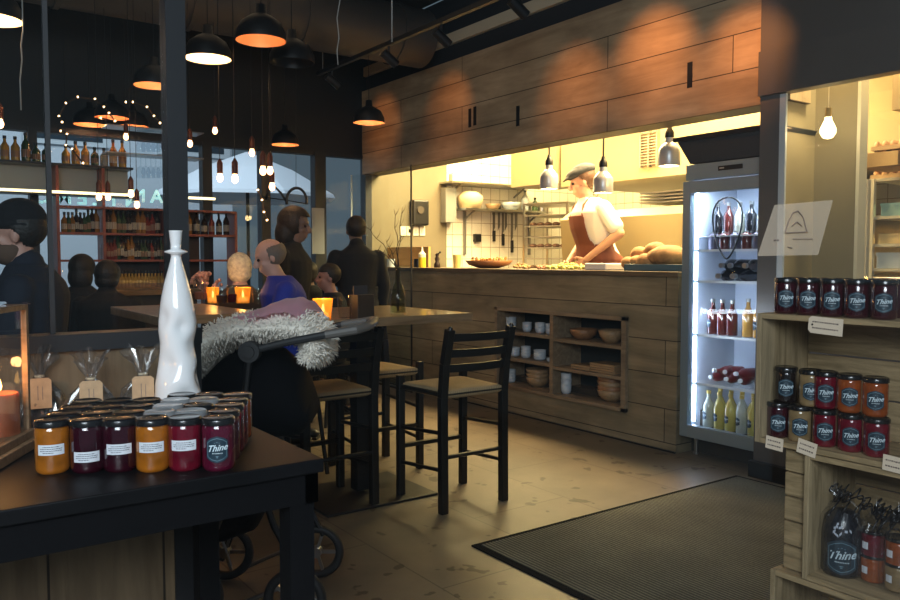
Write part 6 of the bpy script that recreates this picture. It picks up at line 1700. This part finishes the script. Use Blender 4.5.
b = B(); box(b, (-0.03, -0.06, 0), (0.03, 0.06, 0.12)); obj('holder_box', b, pm('dark_wood_box', (0.035, 0.022, 0.014), 0.5), t, bevel=0.003)
b = B(); box(b, (-0.015, -0.05, 0.12), (-0.008, 0.05, 0.165)); obj('menu_card', b, pm('dark_card', (0.03, 0.03, 0.035), 0.7), t)
# twig vase
q = at_z(398, 314.5, TZ)
t = thing('twig_vase', 'clear glass bottle vase holding bare twigs on the table corner', 'vase', (q.x, q.y, TZ))
b = B(); lathe(b, [(0, 0), (0.040, 0), (0.044, 0.012), (0.042, 0.10), (0.030, 0.15), (0.017, 0.18), (0.014, 0.25), (0.018, 0.262), (0.016, 0.262), (0.012, 0.25), (0.012, 0.18), (0.026, 0.15), (0.039, 0.10), (0.038, 0.012), (0, 0.010)], 28); obj('bottle', b, glass('vase_glass', (0.82, 0.84, 0.78), 1.0), t, smooth='all')
b = B(); lathe(b, [(0, 0.012), (0.037, 0.013), (0.038, 0.06), (0, 0.06)], 24); obj('water', b, glass('water', (0.80, 0.80, 0.70), 0.6), t, smooth=True)
M_twig = pm('bare_twig', (0.05, 0.03, 0.018), 0.8)
tw = t
for k, (tx, ty) in enumerate(((365, 226), (394, 209), (402, 207), (385, 240), (374, 250))):
    tip = at_d(tx, ty, 4.15) - Vector((q.x, q.y, TZ)); p0 = Vector((0.004 * math.cos(k), 0.004 * math.sin(k), 0.02)); nk = Vector((0.006 * math.cos(k * 1.3), 0.006 * math.sin(k * 1.3), 0.25))
    pts = [p0, nk]
    for i in range(1, 9):
        f_ = i / 8; pts.append(nk.lerp(tip, f_) + Vector((0.006 * math.sin(i * 2.1 + k), 0.006 * math.cos(i * 1.7), 0.02 * math.sin(f_ * PI))))
    b = B(); tube(b, pts, [0.0028] * 2 + [0.0028 - 0.0002 * i for i in range(8)], 6)
    for i in (4, 6, 8):
        p = pts[i]; tube(b, [p, p + Vector((0.012 * (-1) ** i, 0.008, 0.02)), p + Vector((0.02 * (-1) ** i, 0.014, 0.045))], [0.0016, 0.0013, 0.0008], 5)
    obj('twig', b, M_twig, tw, smooth='all')
# second table items
TZ2 = 1.07
def T2(px, py=302, ): 
    q_ = at_z(px, py, TZ2); return (q_.x, q_.y, TZ2)
for px, py, r, lb in ((213, 303, 0.042, 'amber candle at the left on the table in front of the pale-haired person'), (243, 303, 0.052, 'amber candle on the table in front of the one in blue')):
    tea_candle(lb, T2(px, py), r, 0.10, 1.0)
for k, (px, py, r, h, fl_) in enumerate(((199, 303, 0.035, 0.14, 0), (222, 304, 0.04, 0.10, 1), (232, 303.5, 0.036, 0.11, 2), (258, 303, 0.040, 0.09, 0), (191, 300, 0.03, 0.15, 0), (184, 300, 0.036, 0.12, 2))):
    tumbler(('clear tall glass left of the candles', 'brown filled glass between the candles', 'dark drink in a glass near the one in blue', 'clear short glass right of the second candle', 'slender clear glass at the left table edge', 'dark drink beside the white vase neck')[k] + ' on the far table',
            T2(px, py), r, h, 'glasses on the tables', (None, pm('cola', (0.08, 0.03, 0.015), 0.1), pm('red_drink', (0.10, 0.01, 0.01), 0.1))[fl_])
t = thing('flower_pot', 'reddish low pot of pale pink flowers on the far table', 'flower pot', T2(206, 299))
b = B(); lathe(b, [(0, 0.0), (0.07, 0), (0.085, 0.05), (0.08, 0.05), (0, 0.045)], 20); obj('pot', b, pm('terracotta', (0.35, 0.10, 0.05), 0.6), t, smooth=True)
b = B(); rnd = random.Random(2)
for k in range(40):
    a = rnd.uniform(0, 2 * PI); e = rnd.uniform(0.2, 1.2); p = Vector((0.11 * math.cos(a) * math.cos(e), 0.11 * math.sin(a) * math.cos(e), 0.07 + 0.12 * math.sin(e))); tube(b, [(0, 0, 0.04), p * 0.6 + Vector((0, 0, 0.02)), p], 0.0015, 4); ell(b, p, 0.014, None, 7, 5)
obj('flowers', b, pm('pale_pink_petals', (0.60, 0.32, 0.25), 0.8, noise_amt=0.5, nscale=30), t, smooth='all')

# ================================================================== PENDANT LAMPS
M_shade_out = pm('black_shade', (0.014, 0.013, 0.013), 0.4)
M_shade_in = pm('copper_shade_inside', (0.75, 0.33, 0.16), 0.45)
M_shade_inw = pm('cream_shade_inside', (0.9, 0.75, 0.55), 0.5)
def dome(label, px, py, z, power, bright=False):
    q = at_z(px, py, z)
    t = thing('dome_pendant_lamp', label, 'pendant lamp', (q.x, q.y, z), 0, 'black dome pendant lamps'); off = power < 0.3
    r = 0.140
    b = B(); lathe(b, [(r, 0), (r * 1.0, 0.006), (r * 0.97, 0.05), (r * 0.80, 0.10), (r * 0.45, 0.135), (0.032, 0.15), (0.028, 0.20), (0.0, 0.205)], 36); obj('shade', b, M_shade_out, t, smooth='all')
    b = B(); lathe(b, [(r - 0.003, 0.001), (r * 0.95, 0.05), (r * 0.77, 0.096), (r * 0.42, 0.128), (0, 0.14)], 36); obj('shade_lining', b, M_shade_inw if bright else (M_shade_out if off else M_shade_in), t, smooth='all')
    b = B(); ell(b, (0, 0, 0.075), (0.022, 0.022, 0.032), None, 12, 10); obj('bulb', b, pm('unlit_bulb', (0.3, 0.3, 0.3), 0.2) if off else pm('bulb_strong' if bright else 'bulb_soft', (1, 0.8, 0.5), 0.5, emit=(1.0, 0.62, 0.30), estr=30 if bright else 7), t, smooth='all')
    b = B(); cyl(b, (0, 0, 0.20), (0, 0, 3.85 - z), 0.003, seg=6); obj('cord', b, M_black, t)
    if not off: point('pendant_light', (q.x, q.y, z + 0.030), power, (1.0, 0.56, 0.26), 0.02)
dome('bright dome pendant lamp hanging nearest the white vase mullion, fully visible', 208, 59, 2.57, 7, True)
dome('bright dome pendant lamp cut by the left picture edge', -7, 20, 2.57, 7, True)
dome('reddish dome pendant lamp high up, right of the bright one', 261, 41, 2.57, 0.8)
dome('unlit-looking dark dome pendant lamp just right of the reddish one', 292, 63, 2.57, 0.12)
dome('distant dome pendant lamp at the left end of the oak bulkhead', 369, 123, 2.57, 1.8)
dome('small distant dome pendant lamp over the back windows', 285, 145, 2.50, 1.4)
dome('distant dome pendant lamp above the bar, left of a pair', 90, 125, 2.55, 1.8)
dome('distant dome pendant lamp above the bar, right of a pair', 133, 127, 2.55, 1.8)
dome('dim dome pendant lamp above the bar behind the pair', 112, 118, 2.57, 1.2)
dome('dim dome pendant lamp left of the mullion, halfway up', 154, 86, 2.57, 1.5)
# filament bulb pendants
M_sock = pm('copper_socket', (0.10, 0.03, 0.018), 0.45, metal=0.3)
M_fil = pm('warm_filament', (1, 0.7, 0.4), 0.3, emit=(1.0, 0.50, 0.22), estr=9)
GB = 'bare bulb pendants over the dining room'
bulbs = [(220, 178, 5.0, 'hanging left of the dark window mullion'), (235, 179, 4.6, 'hanging in front of the window mullion'), (263, 171, 4.7, 'left of a pair near the mullion with long socket'), (270, 171, 5.1, 'right of a pair near the mullion with long socket'),
         (272, 187, 5.3, 'lowest of the group beside the wire heart'), (252, 153, 5.6, 'higher up over the pale street parasol'), (190, 144, 6.1, 'high up in front of the street window'), (215, 131, 6.3, 'highest of those right of the mullion'),
         (99, 197, 5.6, 'left of two hanging over the bar shelves'), (108, 197, 5.9, 'right of two hanging over the bar shelves'), (131, 194, 5.4, 'with dark socket left of the mullion'), (137, 205, 5.9, 'lowest one over the bar shelves'), (126, 137, 6.5, 'high up above the bar bottles'), (0, 124, 4.5, 'cut by the left picture edge')]
for px, py, D, lb in bulbs:
    q = at_d(px, py, D)
    t = thing('bulb_pendant', 'bare filament bulb on a cord ' + lb, 'pendant lamp', q, 0, GB)
    b = B(); ell(b, (0, 0, 0), (0.020, 0.020, 0.026), None, 12, 10); cyl(b, (0, 0, 0.015), (0, 0, 0.04), 0.014, seg=10); obj('bulb', b, M_fil, t, smooth='all')
    b = B(); lathe(b, [(0, 0.028), (0.018, 0.028), (0.018, 0.095), (0.013, 0.105), (0.005, 0.12), (0, 0.12)], 16); obj('socket', b, M_sock, t, smooth=True)
    b = B(); cyl(b, (0, 0, 0.115), (0, 0, 3.85 - q.z), 0.0022, seg=6); obj('cord', b, M_black, t)
for lx, ly in ((-5.0, 1.0), (-5.4, 2.4)): point('bulb_cluster_light', (lx, ly, 1.95), 3.0, (1.0, 0.5, 0.22), 0.1)
# reflection of a bulb in the glass, built as a glowing hanging bulb
q = at_d(828, 130, 4.72)
t = thing('bulb_pendant', 'large glowing bulb hanging in front of the beige panel behind the right-hand window', 'pendant lamp', q)
b = B(); lathe(b, [(0, -0.055), (0.028, -0.046), (0.045, -0.018), (0.045, 0.008), (0.032, 0.036), (0.020, 0.062), (0.02, 0.075), (0, 0.075)], 22); obj('bulb', b, pm('big_bulb', (1, 0.9, 0.7), 0.3, emit=(1.0, 0.80, 0.42), estr=5), t, smooth='all')
b = B(); cyl(b, (0, 0, 0.07), (0, 0, 0.13), 0.018, seg=12); obj('socket', b, pm('brass', (0.5, 0.36, 0.15), 0.3, metal=0.8), t)
b = B(); cyl(b, (0, 0, 0.13), (0, 0, 3.2 - q.z), 0.0025, seg=6); obj('cord', b, pm('pale_cord', (0.5, 0.42, 0.3), 0.6), t)
point('bulb_light', (q.x, q.y - 0.07, q.z), 1.5, (1.0, 0.72, 0.36), 0.05)  # added point lamp for the glow of the reflected bulb
# fairy-light arches
M_star = pm('fairy_bulb', (1, 0.7, 0.4), 0.3, emit=(1.0, 0.60, 0.28), estr=10)
def fairy(label, pts2, D, wiremat=None, br=0.0075):
    t = thing('string_lights', label, 'string lights', (0, 0, 0), 0, 'fairy light arches')
    pts = [at_d(x, y, D) for x, y in pts2]
    fine = []
    for a_, c_ in zip(pts, pts[1:]):
        for i in range(4): fine.append(a_.lerp(c_, i / 4))
    fine.append(pts[-1])
    b = B(); tube(b, fine, 0.006, 6); obj('wire', b, wiremat or pm('brown_wire', (0.06, 0.035, 0.02), 0.6), t)
    b = B(); p = pts[len(pts) // 2]; cyl(b, p, (p.x, p.y, 3.85), 0.0015, seg=5); obj('hanging_thread', b, M_black, t)
    for p in pts:
        b = B(); ell(b, p, br, None, 8, 6); obj('fairy_bulb', b, M_star, t, smooth='all')
fairy('left arch of wire string lights above the bar', [(62, 122), (59, 116), (66, 103), (78, 97), (95, 99), (104, 107), (109, 113), (115, 121), (101, 118)], 6.0)
fairy('right arch of wire string lights above the bar, ending at the mullion', [(126, 102), (133, 102), (147, 107), (154, 116), (160, 123)], 6.0)
fairy('dangling run of string lights before the tall blue pane at the left', [(61, 131), (67, 134), (66, 145), (72, 149), (83, 163)], 6.2)
fairy('thin string lights trailing down the frame beside the dark standing person', [(258, 190), (262, 200), (264, 212), (267, 220)], 5.8)
# wire loops on the window
t = thing('wire_heart', 'black wire heart loops hanging in the window above the dark-haired head', 'ornament', (0, 0, 0))
b = B(); Dh = 6.6
for cx_, w_ in ((296.5, 10.0),):
    tube(b, [at_d(cx_ + w_ * math.cos(a), 201 - 13 * math.sin(a), Dh) for a in [i * PI / 12 for i in range(-1, 14)]], 0.012, 6)
tube(b, [at_d(x, y, Dh) for x, y in ((286, 201), (281, 193), (275, 187), (268, 190), (266, 200))], 0.010, 6)
tube(b, [at_d(x, y, Dh) for x, y in ((262, 197), (285, 200), (308, 204))], 0.005, 6)
tube(b, [at_d(x, y, Dh) for x, y in ((296, 188), (296, 60))], 0.002, 4)
pz_ = at_d(296, 60, Dh); cyl(b, pz_, (pz_.x, pz_.y, 3.85), 0.002, seg=5)
obj('wire', b, M_black, t, smooth='all')
# poster on the mullion
a_ = at_x(319, 231, XB + 0.025); b = B(); box(b, (XB + 0.022, a_.y - 0.085, a_.z - 0.25), (XB + 0.026, a_.y + 0.065, a_.z + 0.25)); tag(obj('paper_notice', b, pm('notice_paper', (0.30, 0.32, 0.35), 0.7)), 'narrow pale paper notice taped to the window mullion', 'notice')
# mirrored lettering on the back windows (read from the street)
M_let = pm('window_lettering', (0.62, 0.85, 0.82), 0.5, emit=(0.5, 0.75, 0.75), estr=0.0)
_n = M_let.node_tree; _t = _n.nodes.new('ShaderNodeBsdfTranslucent'); _t.inputs[0].default_value = (0.85, 1.0, 0.97, 1); _d = _n.nodes.new('ShaderNodeAddShader')
_n.links.new(_t.outputs[0], _d.inputs[0]); _n.links.new(_n.nodes['Principled BSDF'].outputs[0], _d.inputs[1]); _n.links.new(_d.outputs[0], _n.nodes['Material Output'].inputs[0])
def letters(txt, px, py, z_h, name, label):
    p = at_x(px, py, XB - 0.03)
    bm = text_mesh(txt, z_h, 0, 0.004, 0.002)
    bmesh.ops.transform(bm, matrix=Matrix(((0, 0, 1, 0), (-1, 0, 0, 0), (0, 1, 0, 0), (0, 0, 0, 1))), verts=bm.verts)
    o = obj(name, bm, M_let, loc=(XB - 0.03, p.y, p.z)); tag(o, label, 'lettering')
letters('N T L E M O', 88, 199, 0.17, 'window_lettering', 'mirrored capital letters stuck on the back window, left word')
letters('R A N', 155, 197, 0.17, 'window_lettering', 'mirrored capital letters stuck on the back window, right word')

# ================================================================== BAR AND BOTTLES
XS = XB + 0.30
def Y_(px, X=XS): return at_x(px, 200, X).y
def Z_(py, px=100, X=XS): return at_x(px, py, X).z
yl, yr, ym, ye = -0.4, Y_(134), Y_(58), Y_(236)
t = thing('bar_shelving', 'long back-bar shelving of dark red boards crossing the back windows', 'bar shelves', (XB + 0.05, 0, 0))
M_shelf = pm('oxblood_shelf', (0.30, 0.075, 0.045), 0.4)
zsh = [Z_(207), Z_(233), Z_(260)]
for k, z in enumerate(zsh):
    for (a_, c_) in ((ym, ye),):
        b = B(); box(b, (0.0, a_, z - 0.016), (0.25, c_, z + 0.004)); obj('shelf_board', b, M_shelf, t)
b = B(); box(b, (0.01, Y_(104), Z_(300)), (0.03, Y_(166), zsh[0])); box(b, (0.01, Y_(186), Z_(300)), (0.03, Y_(206), zsh[0])); obj('back_panel', b, pm('dark_brown_back', (0.03, 0.016, 0.012), 0.6), t)
zt_ = Z_(163, 60)
b = B(); box(b, (0.0, yl, zt_ - 0.02), (0.25, yr, zt_)); obj('glass_shelf', b, pm('dark_shelf', (0.03, 0.03, 0.03), 0.3), t)
b = B(); box(b, (0.02, yl, zt_ - 0.24), (0.04, yr, zt_ - 0.02)); obj('frosted_panel', b, pm('frosted_panel', (0.33, 0.34, 0.32), 0.5), t)
b = B(); box(b, (0.05, yl, zt_ - 0.275), (0.24, yr, zt_ - 0.25)); obj('lower_board', b, M_black, t)
b = B(); box(b, (0.235, yl, zt_ - 0.262), (0.262, Y_(138), zt_ - 0.240)); box(b, (0.235, Y_(186), zt_ - 0.262), (0.262, Y_(215), zt_ - 0.240)); obj('led_strip', b, pm('warm_led', (1, 0.85, 0.5), 0.5, emit=(1.0, 0.78, 0.42), estr=2.6), t)
b = B()
for yy in (ym, Y_(104), Y_(166), ye): box(b, (0.0, yy - 0.012, 0.0), (0.24, yy + 0.012, zt_ if yy < Y_(140) else zsh[0]))
obj('upright', b, M_shelf, t)
rnd = random.Random(12)
WD = 'first second third fourth fifth sixth seventh eighth ninth tenth eleventh twelfth thirteenth fourteenth fifteenth sixteenth seventeenth eighteenth nineteenth twentieth twenty-first twenty-second'.split()
def ordb(k): return '%s bottle from the left' % WD[k]
cols = [pm('bt_clear', (0.20, 0.20, 0.17), 0.1, coat=1.0), pm('bt_amber', (0.24, 0.10, 0.02), 0.1, coat=1.0), pm('bt_green', (0.03, 0.06, 0.025), 0.1, coat=1.0), pm('bt_dark', (0.02, 0.012, 0.01), 0.1, coat=1.0), pm('bt_gold', (0.42, 0.24, 0.05), 0.15, coat=1.0), pm('bt_red', (0.16, 0.02, 0.015), 0.15, coat=1.0)]
protos = {}
def shelf_bottle(y, z, r, h, ci, label, group, x=XS - 0.10):
    key = (round(r, 3), round(h, 2), ci)
    if key not in protos:
        def fb(): 
            b = B(); nb = h * 0.66; lathe(b, [(0, 0), (r * 0.95, 0), (r, 0.006), (r, nb * 0.86), (r * 0.7, nb), (r * 0.34, nb + h * 0.1), (r * 0.32, h - 0.01), (0, h - 0.01)], 14); return b
        def fc():
            b = B(); cyl(b, (0, 0, h - 0.025), (0, 0, h), r * 0.4, seg=10); return b
        def fl():
            b = B(); cyl(b, (0, 0, h * 0.15), (0, 0, h * 0.42), r * 1.015, seg=14, cap=False); return b
        protos[key] = (mesh_of('sb%s' % (key,), fb, cols[ci]), mesh_of('sc%s' % (key,), fc, M_black), mesh_of('sl%s' % (key,), fl, pm('bottle_label', (0.38, 0.33, 0.26), 0.7) if ci in (1, 3) else pm('bottle_label2', (0.26, 0.14, 0.09), 0.7)))
    a_, c_, l_ = protos[key]
    t = thing('bar_bottle', label, 'bottle', (x, y, z), 0, group)
    put('glass_body', a_, t); put('stopper', c_, t)
    if ci != 0: put('label', l_, t)
for k in range(22):
    y = yl + 0.55 + k * (yr - yl - 0.62) / 21
    if 55 < proj_px((XS, y, zt_)) < 66: continue
    shelf_bottle(y, zt_ + 0.002, 0.036, rnd.choice((0.17, 0.21, 0.25)), 0 if k < 9 else rnd.choice((0, 4, 1, 4, 2)), '%s on the lit top bar shelf' % ordb(k), 'bottles on the top bar shelf')
for s_, (z, n_, pa_, pb_) in enumerate(((zsh[1], 9, 64, 100), (zsh[1], 11, 108, 162), (zsh[2], 18, 104, 165), (zsh[1], 6, 188, 233), (Z_(288), 18, 104, 165))):
    for k in range(n_):
        y = Y_(pa_) + (Y_(pb_) - Y_(pa_)) * (k + 0.5) / n_
        if s_ == 4: shelf_bottle(y, zsh[2] - 0.30, 0.030, 0.20, 4, '%s, gold, on the lowest bar shelf' % ordb(k), 'bottles on the lowest bar shelf')
        else: shelf_bottle(y, z + 0.004, 0.030, rnd.choice((0.18, 0.21, 0.24)), rnd.choice((1, 3, 5, 3, 2)), '%s, dark, %s' % (ordb(k), ('on the middle bar shelf at its left end', 'on the middle bar shelf over the brown panel', 'on the third bar shelf', 'on the middle bar shelf right of the vase', '')[s_]), 'bottles on the %s bar shelf' % (('middle', 'middle', 'third', 'middle', '')[s_]))
b = B(); box(b, (0.0, Y_(104), zsh[2] - 0.32), (0.25, Y_(166), zsh[2] - 0.30)); obj('shelf_board', b, pm('dark_shelf2', (0.05, 0.03, 0.02), 0.4), t)
# bar counter below
b = B(); box(b, (-7.25, -1.2, 0), (-6.85, 2.2, 1.05)); t = thing('bar_counter', 'dark bar counter in front of the bottle shelves', 'bar counter', (0, 0, 0)); obj('counter_body', b, pm('dark_bar', (0.03, 0.022, 0.016), 0.5), t)
b = B(); box(b, (-7.29, -1.25, 1.05), (-6.80, 2.25, 1.09)); obj('bar_top', b, M_table, t, bevel=0.004)
# hanging glasses over the bar
for k in range(12):
    px = 141 + (k % 6) * 5; row = k // 6
    q = at_x(px, 178 - row * 26, XB + 0.45)
    t = thing('wine_glass', 'clear wine glass hanging in the %s rack, %s' % (('lower', 'upper')[row], ordn[k % 6]), 'glass', (q.x, q.y, q.z), 0, 'wine glasses hanging by the bar')
    b = B(); lathe(b, [(0.034, 0), (0.042, 0.05), (0.03, 0.09), (0.004, 0.11), (0.004, 0.18), (0.033, 0.186), (0.033, 0.188), (0, 0.188)], 16); obj('goblet', b, glass('goblet_glass', (0.9, 0.93, 0.95)), t, smooth='all')
for row in range(2):
    q = at_x(154, 178 - row * 26, XB + 0.45)
    b = B(); box(b, (q.x - 0.12, q.y - 0.42, q.z + 0.188), (q.x + 0.12, q.y + 0.42, q.z + 0.197))
    tag(obj('glass_rack', b, M_chrome), '%s hanging steel rack for wine glasses' % ('lower', 'upper')[row], 'glass rack')
# loose cables hanging from the ceiling
M_cable = pm('pale_cable', (0.35, 0.35, 0.33), 0.5)
for pts, D, lb in ((((23, 30), (21, 45), (22, 60), (20, 80), (21, 110)), 4.0, 'thin pale cable hanging near the left bright lamp'), (((340, 0), (337, 18), (339, 38), (337, 50), (338, 65)), 4.5, 'thin pale cable hanging down to the spotlight track'), (((392, 0), (392, 42)), 4.5, 'straight thin cable above the spotlight track')):
    ps = [at_d(x, y, D) for x, y in pts]; ps = [Vector((ps[0].x, ps[0].y, 3.85))] + ps
    b = B(); tube(b, ps, 0.0035, 6); tag(obj('hanging_cable', b, M_cable, smooth='all'), lb, 'cable')
